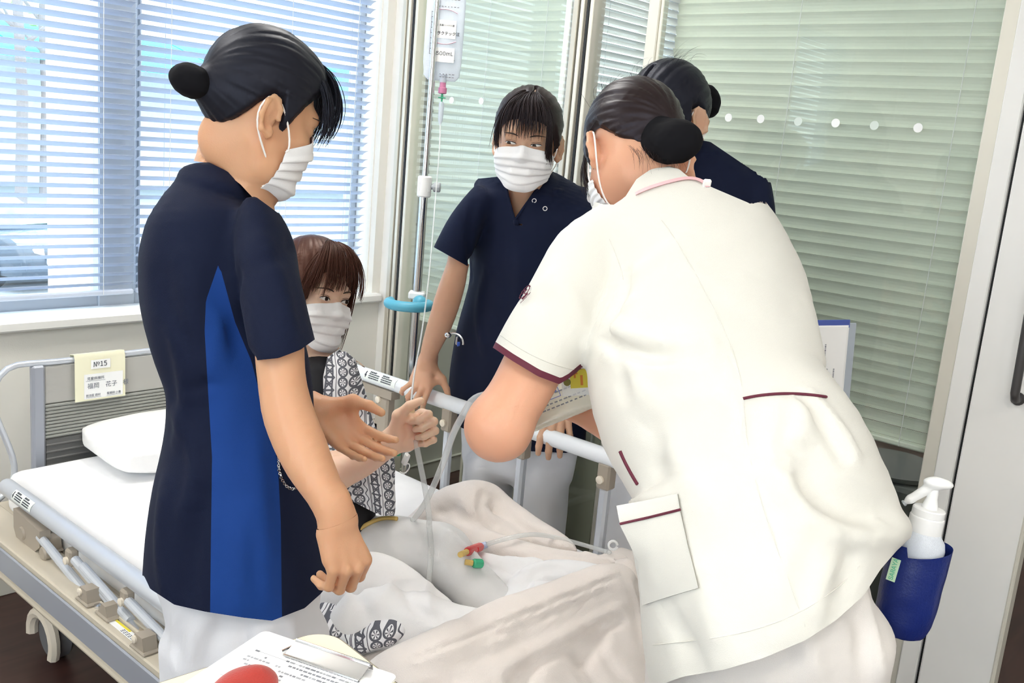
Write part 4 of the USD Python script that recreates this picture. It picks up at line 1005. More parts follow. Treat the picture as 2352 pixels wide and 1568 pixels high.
def head(S, F, ears=(1, -1), flare=0):
    """Skull, jaw, nose, brow, eye sockets and ears as part of the body's skin."""
    s = F.s; w = F.w
    skull(S, F)
    for q in (-1, 1):
        S.cone(w((q * .050, .000, -.050)), w((q * .022, .066, -.098)), .018 * s, .015 * s, .028)
        S.ell(w((q * .036, .060, -.034)), A(.027, .026, .030) * s, F.R, .02)
    S.ell(w((0, .074, -.100)), A(.020, .016, .014) * s, F.R, .02)
    S.cone(w((-.036, .076, .020)), w((.036, .076, .020)), .012 * s, .012 * s, .02)
    S.cone(w((0, .084, .006)), w((0, .0975, -.030)), .0065 * s, .0100 * s, .010)
    for q in (-1, 1): S.ell(w((q * .010, .090, -.034)), A(.0075, .009, .007) * s, F.R, .006)
    S.cone(w((-.018, .084, -.066)), w((.018, .084, -.066)), .008 * s, .008 * s, .012)
    for q in (-1, 1): S.ell(w((q * .0315, .099, .000)), A(.0165, .0145, .0095) * s, F.R, .010, '-')
    for q in (-1, 1): S.ell(w((q * .0315, .0745, .0005)), A(.0150, .0125, .0105) * s, F.R, .004)
    for q in ears: ear(S, F, q, flare)
    return S
def skin_points(S, F, xz, lift):
    """Points of the face at local (x, z), seen from the front."""
    xz = np.asarray(xz, float); Q = np.stack([xz[:, 0], np.full(len(xz), .135), xz[:, 1]], 1)
    for _ in range(40):
        d = S._val(F.w(Q), .3) / F.s - lift
        if (d < 1e-4).all(): break
        Q[:, 1] -= np.where(d > 1e-4, np.maximum(d * .85, 1e-4), 0)
    return F.w(Q)
def eyes(owner, S, F, open_=.0042, look=(0, 0), which=(1, -1), lower=.6):
    lid = lambda a: open_ * (1 - min(1, a * a)) ** .7
    for q in which:
        g = [(q * .0315 + q * a * .0138, .0012 * a - lid(a) * lower + lid(a) * (1 + lower) * t) for a in np.linspace(-1, 1, 9) for t in np.linspace(0, 1, 5)]
        e = part(owner, 'eye', sheet(skin_points(S, F, g, .0004).reshape(9, 5, 3), .0004), M['eyewhite'], smooth=True)
        g2 = []
        for t in np.linspace(-1, 1, 7):
            h = .0056 * math.sqrt(max(0, 1 - t * t)); x = q * .0315 + look[0] + t * .0056
            z0, z1 = max(look[1] - h, -open_ * lower * .96), min(look[1] + h, open_ * .97)
            g2 += [(x, z) for z in np.linspace(z0, max(z1, z0 + 1e-4), 4)]
        part(e, 'iris', sheet(skin_points(S, F, g2, .0008).reshape(7, 4, 3), .0004), M['iris'], smooth=True)
        L = skin_points(S, F, [(q * .0315 + q * a * .0145, .0012 * a + lid(a) + .0004) for a in np.linspace(-1, 1.0, 11)], .0012)
        part(owner, 'eyelashes', tube(L, [.0003] + [.0011] * 8 + [.0008, .0003], 6), M['lash'])
        L = skin_points(S, F, [(q * .0315 + q * a * .0160, .0012 * a + lid(a) + .0038) for a in np.linspace(-.8, .8, 9)], .0002)
        part(owner, 'eyelid_crease', tube(L, [.0002] + [.0005] * 7 + [.0002], 5), M['brow'])
        L = skin_points(S, F, [(q * (.0315 + a * .0190), .0205 + .0035 * (1 - (a - .3) ** 2)) for a in np.linspace(-.9, 1.1, 9)], .0006)
        part(owner, 'eyebrow', tube(L, [.0008, .0016, .0019, .0019, .0018, .0016, .0013, .001, .0005], 6), M['brow'])
def face_mask(owner, S, F, mat=None, spread=76, drop=0.0, seed=0, loops=(1, -1), label='white pleated surgical mask', side=9, low=-33, eb0=-47, lift=.005):
    S = head(Shape(), F, ())
    na, nt = 35, 45; G = np.zeros((na, nt, 3)); O = A(0, .012, -.045); rad = np.zeros((na, nt)); D = np.zeros((na, nt, 3))
    for i, az in enumerate(np.radians(np.linspace(-spread, spread, na))):
        c = abs(az) / math.radians(spread)
        et, eb = math.radians(26 - (26 - side) * c ** 1.4 - drop), math.radians(eb0 + (low - eb0) * c ** 1.5)
        for j, t in enumerate(np.linspace(0, 1, nt)):
            el = et + (eb - et) * t; D[i, j] = (math.sin(az) * math.cos(el), math.cos(az) * math.cos(el), math.sin(el))
    r = np.full((na, nt), .16); LIFT = .0035 + lift * (.5 + .5 * np.linspace(0, 1, nt)[None]) * np.abs(np.linspace(-1, 1, na))[:, None] ** 1.5
    for _ in range(40):
        d = S._val(F.w((O + D * r[..., None]).reshape(-1, 3)), .3).reshape(na, nt) / F.s
        r = np.maximum(r - np.maximum(d - LIFT, 0) * .7, .052)
    from scipy.ndimage import gaussian_filter
    r2 = gaussian_filter(r, (2.2, 4.5), mode='nearest'); r = np.maximum(r, r2) * .5 + np.maximum(r, r2) * .5
    t = np.linspace(0, 1, nt)[None]; az = np.linspace(-1, 1, na)[:, None]
    saw = sum(np.clip((t - t0) / .11, 0, 1) * np.clip((t0 + .13 - t) / .02, 0, 1) for t0 in (.16, .34, .52, .70))
    r = r + .0048 * saw * (1 - .6 * np.abs(az) ** 3) + .0025 * (meshkit.noise(np.stack([az * 5 + 0 * t, t * 4 + 0 * az, 0 * az * t + seed], -1), seed) - .5) * (1 - np.abs(az) ** 4)
    G = F.w((O + D * r[..., None]).reshape(-1, 3)).reshape(na, nt, 3)
    m = part(owner, 'face_mask', sheet(G, .0014 * F.s), mat or M['mask'], smooth=40, label=label)
    # stitched top band and side hems
    for j0 in (0, nt - 1):
        part(m, 'hem', tube(F.w(F.l(G[:, j0])), .0009 * F.s, 5), mat or M['mask'])
    for q in loops:
        i = na - 1 if q > 0 else 0
        a, b = F.l(G[i, 2]), F.l(G[i, nt - 3])
        L = spline([F.w(p) for p in (a, (q * .0800, .010, .004), (q * .0835, -.020, .020), (q * .0865, -.034, -.004), (q * .083, -.026, -.034), b)], 26)
        part(m, 'ear_loop', tube(L, .0016 * F.s, 6), M['maskloop'])
    return G
HL = np.array([(-.14, -.10), (-.092, -.088), (-.066, -.064), (-.046, -.026), (-.030, .006), (-.016, .0215), (.000, .0215), (.006, .0), (.012, -.020), (.020, -.022), (.030, .002), (.046, .030), (.066, .052), (.09, .066), (.13, .078)])
def hair_cap(owner, F, pole, name='hair', mat=None, vol=.012, hl=HL, extra=None, cut=None, res=.0028, grooves=46, amp=.0016, bun=None, label=None, seed=0, part_line=None):
    """Combed hair over the skull: strands run from the hairline to the pole (the direction of the bun)."""
    mat = mat or M['hairblack']; S = Shape(); skull(S, F, vol)
    if extra: extra(S)
    pole = unit(pole); e1 = unit(np.cross(pole, [0, 0, 1.0] if abs(pole[2]) < .9 else [1.0, 0, 0])); e2 = np.cross(pole, e1)
    def zl(q): return q[:, 2] - np.interp(q[:, 1], hl[:, 0], hl[:, 1])
    gcut = cut or zl
    def groove(P):
        q = F.l(P) - A(0, -.01, .03); n = q / (np.linalg.norm(q, axis=1, keepdims=True) + 1e-9)
        ph = np.arctan2(n @ e2, n @ e1); th = np.arccos(np.clip(n @ pole, -1, 1))
        g = fbm(np.stack([ph * grooves / 3.1 + 9, th * 1.3, np.full(len(ph), 7.0)], 1), 1, seed) - .5
        g2 = fbm(np.stack([ph * grooves / 1.2 + 20, th * 2.0, np.full(len(ph), 3.0)], 1), 1, seed + 1) - .5
        fade = np.clip(np.sin(th), .1, 1) ; out = -amp * fade * (g + .6 * g2) * 2
        e = gcut(F.l(P)); out = out + (vol * .85) * (1 - np.clip(e / .022, 0, 1)) ** 1.5
        if part_line is not None: out = out + part_line(F.l(P))
        return out * F.s
    S.func(groove)
    m = S.mesh(res); m, _ = split(m, lambda V: gcut(F.l(V)))
    o = part(owner, name, m, mat, smooth=True, label=label)
    if bun:
        c, rad, mt = bun; B = Shape().ell(F.w(c), A(*rad) * F.s, F.R, .01)
        B.func(lambda P: (fbm((P - F.c) * 90, 2, seed) - .5) * .0035)
        bn = part(o, 'hair_bun', B.mesh(.003), mt, smooth=True)
    return o, S
def strands(owner, F, paths, rng, n, mat, w=.0016, jit=.004, name='strand', tip=.25, S=None, npt=9):
    """Fine locks: n copies of the given local guide paths, each a little astray."""
    lines, ws = [], []
    for i in range(n):
        a = rng.randrange(max(1, len(paths) - 1)); b = min(a + 1, len(paths) - 1); t = rng.random()
        g = np.asarray(paths[a], float) * (1 - t) + np.asarray(paths[b], float) * t
        g = np.asarray(g, float); L = spline(g, npt); ph = [rng.gauss(0, 1) for _ in range(3)]
        tt = np.linspace(0, 1, npt)[:, None]
        L = L + jit * np.array(ph) * tt ** 1.4 + jit * .3 * np.array([rng.gauss(0, 1) for _ in range(3)])
        cut = npt if rng.random() < .7 else npt - rng.randrange(0, 3); L = L[:cut]
        lines.append(F.w(L)); ws.append(np.interp(np.linspace(0, 1, len(L)), [0, .6, 1], [w, w, w * tip]) * (0.6 + .8 * rng.random()))
    return curves(owner, name, lines, ws, mat, kind='stuff')

FL = {'index': ((.0255, .083, .0), (.041, .0245, .021), .0086), 'middle': ((.0070, .0865, .002), (.045, .028, .022), .0088), 'ring': ((-.0125, .082, .0005), (.042, .0265, .0215), .0083), 'little': ((-.0300, .073, -.003), (.033, .0195, .019), .0072)}
class Hand:
    """A hand with palm, four fingers and a thumb. f: wrist to knuckles, dorsal: out of the back of the hand."""
    def __init__(self, wrist, f, dorsal, left, s=1.0):
        f = unit(f); d = unit(np.asarray(dorsal, float) - f * (np.asarray(dorsal, float) @ f)); t = np.cross(f, d) * (1 if left else -1)
        self.o, self.B, self.s = np.asarray(wrist, float), np.stack([t, f, d], 1), s
        self.tips = {}
    def w(self, p): return self.o + self.s * (np.asarray(p, float) @ self.B.T)
    def build(self, S, flex, thumb, spread=(5, 1, -3, -8), r=1.0, fl=1.0):
        s = self.s; w = self.w
        M_ = self.B if np.linalg.det(self.B) > 0 else self.B * [-1, 1, 1]
        S.cone(w((.008, -.02, 0)), w((.009, .012, 0)), .021 * s, .021 * s, .012); S.cone(w((-.008, -.02, 0)), w((-.010, .012, 0)), .019 * s, .019 * s, .012)
        for (x0, x1, y1, z1, ra, rb) in ((.010, .0235, .078, 0, .0150, .0110), (.003, .0070, .082, .001, .0155, .0112), (-.005, -.0115, .077, 0, .0150, .0108), (-.012, -.0275, .069, -.003, .0145, .0098)):
            S.cone(w((x0, .010, -.001)), w((x1, y1, z1 - .002)), ra * s, rb * s, .007)
        S.cone(w((-.022, .022, -.008)), w((-.027, .056, -.008)), .0125 * s, .0105 * s, .010)
        names = list(FL)
        for n, fx, sp in zip(names, flex, spread):
            b, ls, rad = FL[n]; rad *= r
            p = np.array(b, float); a = 0.0; zr = math.radians(sp)
            P = [p]
            for L, q in zip(ls, fx):
                a += math.radians(q)
                dv = A(math.sin(zr) * math.cos(a), math.cos(zr) * math.cos(a), -math.sin(a)); p = p + dv * L * fl; P.append(p)
            W = [w(q) for q in P]; R = np.array([1.08, .98, .90, .74]) * rad * s
            for i in range(3): S.cone(W[i], W[i + 1], R[i], R[i + 1], .0028 if i else .005)
            S.cone(W[1], W[1] + unit(W[1] - W[0]) * 1e-4, R[1] * 1.05, R[1] * 1.05, .002)
            self.tips[n] = (W, R)
        t0 = A(.018, .012, -.010); P = [t0]; p = t0
        for L, dv in zip((.044, .033, .026), thumb): p = p + unit(dv) * L; P.append(p)
        W = [w(q) for q in P]; R = np.array([.0165, .0112, .0100, .0078]) * s * r
        S.cone(W[0], W[1], R[0], R[1], .012); S.cone(W[1], W[2], R[1], R[2], .004); S.cone(W[2], W[3], R[2], R[3], .003)
        S.cone(w((.020, .070, -.003)), W[1], .009 * s, .009 * s, .012)
        self.tips['thumb'] = (W, R)
        return self
    def box(self, m=.03):
        P = np.array([q for W, _ in self.tips.values() for q in W] + [self.w((x, y, 0)) for x in (-.035, .035) for y in (-.01, .08)])
        return P.min(0) - m, P.max(0) + m
    def nails(self, owner, which, mat):
        for n in which:
            W, R = self.tips[n]; a = unit(W[3] - W[2]); x = self.B[:, 0] if n != 'thumb' else unit(np.cross(a, self.B[:, 2])) ; d = unit(np.cross(x, a)); 
            if d @ self.B[:, 2] < 0 and n != 'thumb': d = -d
            if n == 'thumb' and d @ (-self.B[:, 2]) > 0: d = -d
            x = np.cross(a, d); G = np.array([[W[3] + a * (u * .0085 * self.s - .002) + x * math.sin(v) * R[3] * .95 + d * math.cos(v) * R[3] * 1.02 for v in np.linspace(-.75, .75, 5)] for u in np.linspace(-.45, .75, 4)])
            part(owner, 'fingernail', sheet(G, .0008), mat, smooth=True)
def body_mesh(S, res, fine):
    """One skin: coarse everywhere, finer in each box (lo, hi, point, normal): the finer piece lies on the side of the plane the normal points to."""
    base = S.mesh(res); pieces = []
    for lo, hi, p, n, r in fine:
        lo, hi, p, n = map(np.asarray, (lo, hi, p, n)); n = unit(n)
        rho = lambda V, lo=lo, hi=hi, p=p, n=n: np.minimum.reduce([(V - p) @ n] + [V[:, i] - lo[i] for i in range(3)] + [hi[i] - V[:, i] for i in range(3)])
        _, base = split(base, rho)
        m = S.mesh(r, lo - .012, hi + .012); m, _ = split(m, rho); pieces.append(m)
    return join(base, *pieces)
def on_cap(S, F, pts, lift=.0):
    """Local directions from the middle of the head, brought onto the surface of the hair."""
    O = A(0, -.01, .03); D = np.asarray(pts, float) - O; D /= np.linalg.norm(D, axis=1, keepdims=True); r = np.full(len(D), .16)
    for _ in range(40): r -= np.maximum(S._val(F.w(O + D * r[:, None]), .3) / F.s - lift, 0) * .8
    return F.w(O + D * r[:, None])
def tuck(m, T, keep=None, depth=.004, far=.018):
    """Takes away skin that would poke out through a garment T where the cloth is kept."""
    def g(V):
        G = T._val(V, .1); e = np.minimum(G + depth, far - G)
        return np.minimum(e, (keep(V) - 5) * .001) if keep else e
    return split(m, g)[1]
def tube_on(owner, name, S, px, r, mat, lift=.0, n=24, flat=6):
    """A piping, seam or cord laid on a garment along pixels of the photograph."""
    L = S.hits(px, lift, n); return part(owner, name, tube(L, r, flat), mat, smooth=True)

# ---------------------------------------------------------------- student in navy tunic with blue side panel, seen from behind (near side of the bed)
def person(label, base, group=None):
    return thing('person', label, 'person', base, group)
def student_1():
    o = person('person in navy tunic with bright blue side panel, seen from behind beside the bed', (.80, 1.22, 0))
    F = Frame((.854, 1.283, 1.479), [[-0.163, 0.936, 0.312], [-0.986, -0.164, -0.023], [0.029, -0.311, 0.95]], .935)
    B = Shape(); head(B, F, (1, -1))
    nb = F.w((0, -.024, -.055)); ck = at(512, 445, 1.475)
    B.sections([(nb, unit(F.R[:, 0]), .050, .050), (at(527, 345, 1.485), CR, .045, .050), (ck, CR, .056, .060), (at(505, 520, 1.48), CR, .10, .10)], .02)
    B.cone(F.w((.04, .02, -.085)), at(548, 430, 1.46), .022, .03, .03); B.cone(F.w((0, .045, -.095)), at(560, 440, 1.50), .02, .03, .03)
    # trunk and legs inside the clothes
    B.rings([(360, 520, 640, 540, 1.48, .09), (365, 700, 640, 700, 1.49, .09), (400, 880, 660, 880, 1.51, .085), (385, 1100, 700, 1100, 1.53, .09), (390, 1300, 715, 1300, 1.55, .09)], .04)
    for u in (483, 640): h = at(u, 1440, 1.59); B.chain([h, A(h[0], h[1], .42), A(h[0], h[1], .06)], [.045, .045, .035], .02)
    B.rings([(580, 560, 672, 545, 1.385, .04), (588, 700, 696, 690, 1.35, .038), (585, 800, 698, 775, 1.33, .038), (592, 880, 704, 868, 1.325, .039), (604, 960, 724, 948, 1.32, .038), (626, 1020, 746, 1002, 1.315, .038), (660, 1085, 768, 1062, 1.31, .037), (700, 1140, 790, 1118, 1.305, .034), (734, 1192, 805, 1165, 1.30, .025)], .02)
    rh = Hand(at(771, 1182, 1.30), CR * .28 - CU * .96 - CB * .10, CR * .66 + CB * .70 + CU * .2, False, .93)
    rh.build(B, ((50, 58, 30), (48, 60, 30), (46, 58, 30), (40, 52, 30)), ((.3, .8, -.6), (-.1, .9, -.5), (-.3, .9, -.4)), spread=(2, 0, -2, -4))
    # left arm reaching out, palm up
    lw = at(730, 945, 1.66)
    B.chain([at(430, 540, 1.56), at(485, 830, 1.71), at(600, 935, 1.74), lw], [.040, .038, .036, .026], .02)
    lh = Hand(lw, CR * .80 - CU * .60 - CB * .05, -(CR * -.16 + CU * .58 + CB * .80), True, .93)
    lh.build(B, ((26, 22, 12), (24, 22, 12), (28, 20, 12), (30, 22, 12)), ((.75, .70, -.40), (.28, .95, -.30), (.05, 1, -.25)), spread=(3, 0, -2, -4))
    fine = [(*rh.box(), at(778, 1196, 1.30), rh.B[:, 1], .0026), (*lh.box(), lh.w((0, -.008, 0)), lh.B[:, 1], .0026),
            (F.c - .17, F.c + .17, F.w((0, -.02, -.125)), F.d((0, -.25, 1)), .0030)]
    bm = body_mesh(B, .009, fine)
    eyes(o, B, F, .0018, (0, -.001), (1,))
    face_mask(o, B, F, seed=3, side=-8, low=-54, drop=-6, lift=.012, eb0=-49)
    hair, HS = hair_cap(o, F, (0, -1, -.02), vol=.0115, bun=((0.0, -.114, .004), (.034, .034, .026), M['hairnet']), label='black hair combed back into a bun', extra=lambda S: (S.cone(F.w((0, -.075, .005)), F.w((0, -.098, .005)), .034, .022, .02), S.ell(F.w((0, .04, .075)), A(.058, .055, .050) * F.s, F.R, .02)))
    rg = random.Random(5)
    fr = [[(x * .35, .055, .112), (x * .8, .085, .100), (x * 1.0, .108, .070), (x * 1.04, .116, .030), (x * 1.0, .110, .000)] for x in (-.05, -.03, -.01, .012, .032, .05)]
    strands(hair, F, fr, rg, 150, M['hairblack'], .0016, .006, 'fringe')
    fr2 = [[(.055, .045, .085), (.066, .066, .06), (.070, .080, .02), (.066, .088, -.012)], [(.045, .06, .095), (.055, .085, .07), (.058, .102, .03), (.052, .108, .004)]]
    strands(hair, F, fr2, rg, 40, M['hairblack'], .0014, .006, 'fringe')
    # tunic
    T = Shape()
    T.rings([(430, 372, 566, 440, 1.475, .070), (416, 412, 588, 470, 1.475, .080)], .01, .35)
    T.rings([(418, 420, 588, 470, 1.475, .082), (372, 470, 622, 492, 1.475, .110), (340, 528, 655, 530, 1.475, .135), (327, 600, 672, 600, 1.48, .142), (329, 690, 672, 690, 1.49, .142), (350, 790, 700, 780, 1.50, .13), (378, 880, 720, 870, 1.51, .122), (381, 960, 726, 950, 1.52, .122), (372, 1040, 734, 1035, 1.53, .13), (354, 1130, 744, 1125, 1.54, .137), (339, 1230, 756, 1225, 1.55, .142), (331, 1330, 766, 1322, 1.56, .145), (333, 1450, 772, 1430, 1.57, .145)], .03, .3)
    sl = Shape()
    SLV = [(560, 525, 655, 500, 1.40, .058), (548, 590, 678, 552, 1.375, .064), (546, 650, 690, 618, 1.355, .064), (552, 710, 702, 684, 1.34, .062), (566, 775, 713, 742, 1.33, .060), (584, 850, 726, 800, 1.325, .060)]
    TO = Shape(); TO.ops = list(T.ops)
    T.rings(SLV, .022, .4); sl.rings(SLV, .022, .4)
    T.sections([(at(430, 520, 1.56), CB, .060, .062), (at(440, 620, 1.61), CB, .062, .062), (at(455, 740, 1.66), CB, .062, .060), (at(480, 815, 1.70), CB, .060, .058)], .022, .3)
    T.func(lambda P: (fbm(P * A(11, 11, 4), 3, 21) - .5) * .012 + 0)
    for px, h, w in (([(545, 640), (520, 720), (545, 800), (578, 830)], -.016, .012), ([(540, 655), (505, 760), (480, 880)], .010, .016), ([(430, 600), (455, 760), (440, 900)], .009, .018), ([(400, 760), (420, 880), (410, 1010)], .010, .014), ([(370, 640), (400, 740), (440, 800)], -.007, .016), ([(395, 930), (440, 1010), (430, 1180)], .010, .016), ([(600, 560), (640, 650), (660, 760)], .008, .016), ([(560, 1180), (550, 1300), (558, 1420)], .011, .016), ([(590, 990), (600, 1150), (612, 1380)], .009, .014), ([(380, 1120), (370, 1250), (390, 1370)], .010, .016), ([(460, 1150), (440, 1270), (430, 1390)], -.009, .016), ([(360, 860), (420, 890), (500, 880)], -.006, .012), ([(600, 600), (640, 590), (668, 560)], -.008, .010)):
        L = T.hits(px)
        if len(L) > 1: T.ridge(spline(L, 8), h, w)
    hem = poly_side([(200, 1290), (331, 1322), (345, 1352), (400, 1388), (470, 1404), (560, 1418), (625, 1425), (700, 1396), (738, 1362), (768, 1318), (900, 1240)])
    cuff = poly_side([(540, 812), (581, 828), (640, 822), (690, 803), (722, 780), (760, 760)])
    neckc = poly_side([(380, 340), (426, 362), (470, 368), (520, 392), (556, 420), (580, 446), (640, 490)])
    tm = T.mesh(.0065)
    on_sleeve = lambda V: sl._val(V, .2) < TO._val(V, .2) - .004
    def keep(V):
        g = -hem(V); g = np.where(on_sleeve(V), np.minimum(g, -cuff(V)), g)
        return np.minimum(g, np.where(to_px(V)[:, 1] < 560, neckc(V), 50))
    tm, _ = split(tm, keep)
    part(o, 'body', tuck(bm, T, keep), SK['tan'], smooth=True, label='bare neck, face, arms and open hand')
    pl_ = poly_side([(520, 560), (500, 612), (473, 690), (470, 760), (478, 900), (487, 1050), (485, 1200), (482, 1450)])
    pr_ = poly_side([(500, 560), (506, 615), (540, 740), (578, 830), (606, 940), (638, 1060), (645, 1200), (648, 1450)])
    blue, navy = split(tm, lambda V: np.where(on_sleeve(V), -6, np.minimum(-pl_(V), pr_(V))))
    tn = part(o, 'tunic', navy, M['navy'], smooth=True, label='navy stand-collar tunic')
    part(o, 'side_panel', blue, M['blue'], smooth=True, label='bright blue side panel of the tunic')
    # fob chain at the pocket
    ch = T.hits([(640, 1040), (640, 1075), (650, 1105), (668, 1122), (682, 1118)], .003, 26)
    part(o, 'fob_chain', join(*[move(lathe([(.0012, -.0009), (.0024, -.0009), (.0024, .0009), (.0012, .0009)], 8, ring=True), p, frame_from(unit(A(math.sin(i * 1.6), math.cos(i * 1.6), .3)))) for i, p in enumerate(ch)]), M['steel'], smooth=False)
    # trousers and shoes
    R = Shape()
    R.rings([(360, 1310, 745, 1300, 1.555, .118), (384, 1410, 735, 1390, 1.57, .118), (390, 1500, 728, 1470, 1.585, .112)], .03)
    for (l, r_, y) in ((392, 575, 1.30), (565, 735, 1.13)):
        a0 = at((l + r_) / 2, 1470, 1.58); R.sections([(a0, CR, .075, .095), (A(a0[0], a0[1], .42), CR, .075, .082), (A(a0[0] - .01, a0[1], .09), CR, .082, .082)], .02)
    R.func(lambda P: (fbm(P * A(13, 13, 5), 3, 4) - .5) * .016)
    for px, h, w in (([(470, 1410), (440, 1490), (430, 1560)], .012, .014), ([(520, 1425), (480, 1500), (470, 1568)], -.012, .014), ([(560, 1430), (560, 1500), (565, 1568)], -.014, .010), ([(660, 1410), (672, 1470), (678, 1520)], .009, .012), ([(640, 1425), (600, 1450), (570, 1500)], .008, .012), ([(410, 1400), (400, 1470), (402, 1550)], .008, .012)):
        L = R.hits(px, n=8)
        if len(L) > 1: R.ridge(L, h, w)
    part(o, 'trousers', R.mesh(.007), M['trousers'], smooth=True)
    for (l, r_) in ((392, 575), (565, 735)):
        a0 = at((l + r_) / 2, 1470, 1.58); c = A(a0[0] + .05, a0[1], .035)
        part(o, 'shoe', Shape().ell(c, (.125, .046, .040), k=.01).ell(c + A(-.06, 0, .02), (.055, .043, .045), k=.03).add(lambda P: -P[:, 2] + .002, (-9, -9, -9), (9, 9, 9), .0, '-').mesh(.007, c - .2, c + .2), M['shoe'], smooth=True)
student_1()

# ---------------------------------------------------------------- print of the patient's gown
class Graph:
    """Small helper for arithmetic in a material."""
    def __init__(self): self.n, self.l, self.k = {}, [], 0
    def node(self, kind, **inp):
        self.k += 1; nm = f'n{self.k}'; vals = {}
        for a, b in inp.items():
            if isinstance(b, str) and '.' in b: self.l.append((b, f'{nm}.{a}'))
            else: vals[a] = b
        self.n[nm] = (kind, vals); return nm
    def m(self, op, a, b=0.0, c=0.0): return self.node('math', math_type=op, value1=a, value2=b, value3=c) + '.value'
def gown_material():
    g = Graph(); tc = g.node('texture_coordinate'); nz = g.node('noise_texture', vector=tc + '.object', scale=6.0, detail=1.0)
    mp = g.node('mapping', vector=tc + '.object', rotation=(0.0, 0.0, math.radians(48.2))); sp = g.node('separate_xyz', vector=mp + '.vector')
    wob = g.m('multiply', g.m('subtract', nz + '.fac', .5), .05)
    u0 = g.m('add', g.m('add', sp + '.x', g.m('multiply', sp + '.z', .16)), wob); v = g.m('add', sp + '.z', wob)
    P = .0905
    u = g.m('multiply', g.m('fraction', g.m('divide', g.m('add', u0, 40 * P), P)), P)
    cell = lambda s: g.m('multiply', g.m('subtract', g.m('fraction', g.m('divide', g.m('add', v, 4.0), s)), .5), s)
    ab = lambda x: g.m('absolute', x)
    ln = lambda x, w: g.m('less_than', ab(x), w)
    mx = lambda *a: a[0] if len(a) == 1 else g.m('maximum', a[0], mx(*a[1:]))
    def rings(c, s, r, w, petals):
        du, dv = g.m('subtract', u, c), cell(s); d = g.m('sqrt', g.m('add', g.m('multiply', du, du), g.m('multiply', dv, dv)))
        ring = ln(g.m('subtract', d, r), w); th = g.m('arctan2', dv, du)
        pet = g.m('multiply', g.m('less_than', d, r * .72), g.m('greater_than', g.m('cosine', g.m('multiply', th, petals)), .25)); return mx(ring, pet)
    def knots(c, s, r, w):
        du, dv = g.m('subtract', u, c), cell(s); a = ln(g.m('subtract', g.m('add', ab(du), ab(dv)), r), w)
        dv2 = cell(s * .5); b = ln(g.m('subtract', g.m('maximum', ab(du), ab(g.m('multiply', dv2, 1.2))), r * .62), w); return mx(a, b)
    wavy = ln(g.m('subtract', g.m('subtract', u, .0488), g.m('multiply', g.m('sine', g.m('multiply', v, 2 * math.pi / .022)), .0028)), .0013)
    line = lambda c: ln(g.m('subtract', u, c), .0008)
    ink = mx(rings(.0105, .0195, .0086, .0019, 6.0), rings(.0325, .0195, .0086, .0019, 6.0), wavy, line(.0565), line(.0590), knots(.0725, .0225, .0104, .0018), line(.0870))
    mix = g.node('mix_color', fac=g.m('multiply', ink, .9), a=(.80, .81, .84), b=(.045, .050, .075)); nb = g.node('noise_texture', vector=tc + '.object', scale=900.0, detail=2.0)
    bm = g.node('bump', height=nb + '.fac', strength=.2, distance=.002); p = g.node('principled_bsdf', base_color=mix + '.result', normal=bm + '.normal', roughness=.8, specular_ior_level=.2)
    return material('gown_print', g.n, g.l, surface=p + '.BSDF')
M['gown'] = gown_material()
M['undershirt'] = plain('black_undershirt', (.012, .012, .015), .85, bump=.2, bscale=900.)
M['greypants'] = cloth('pale_grey_trousers', (.70, .70, .70))

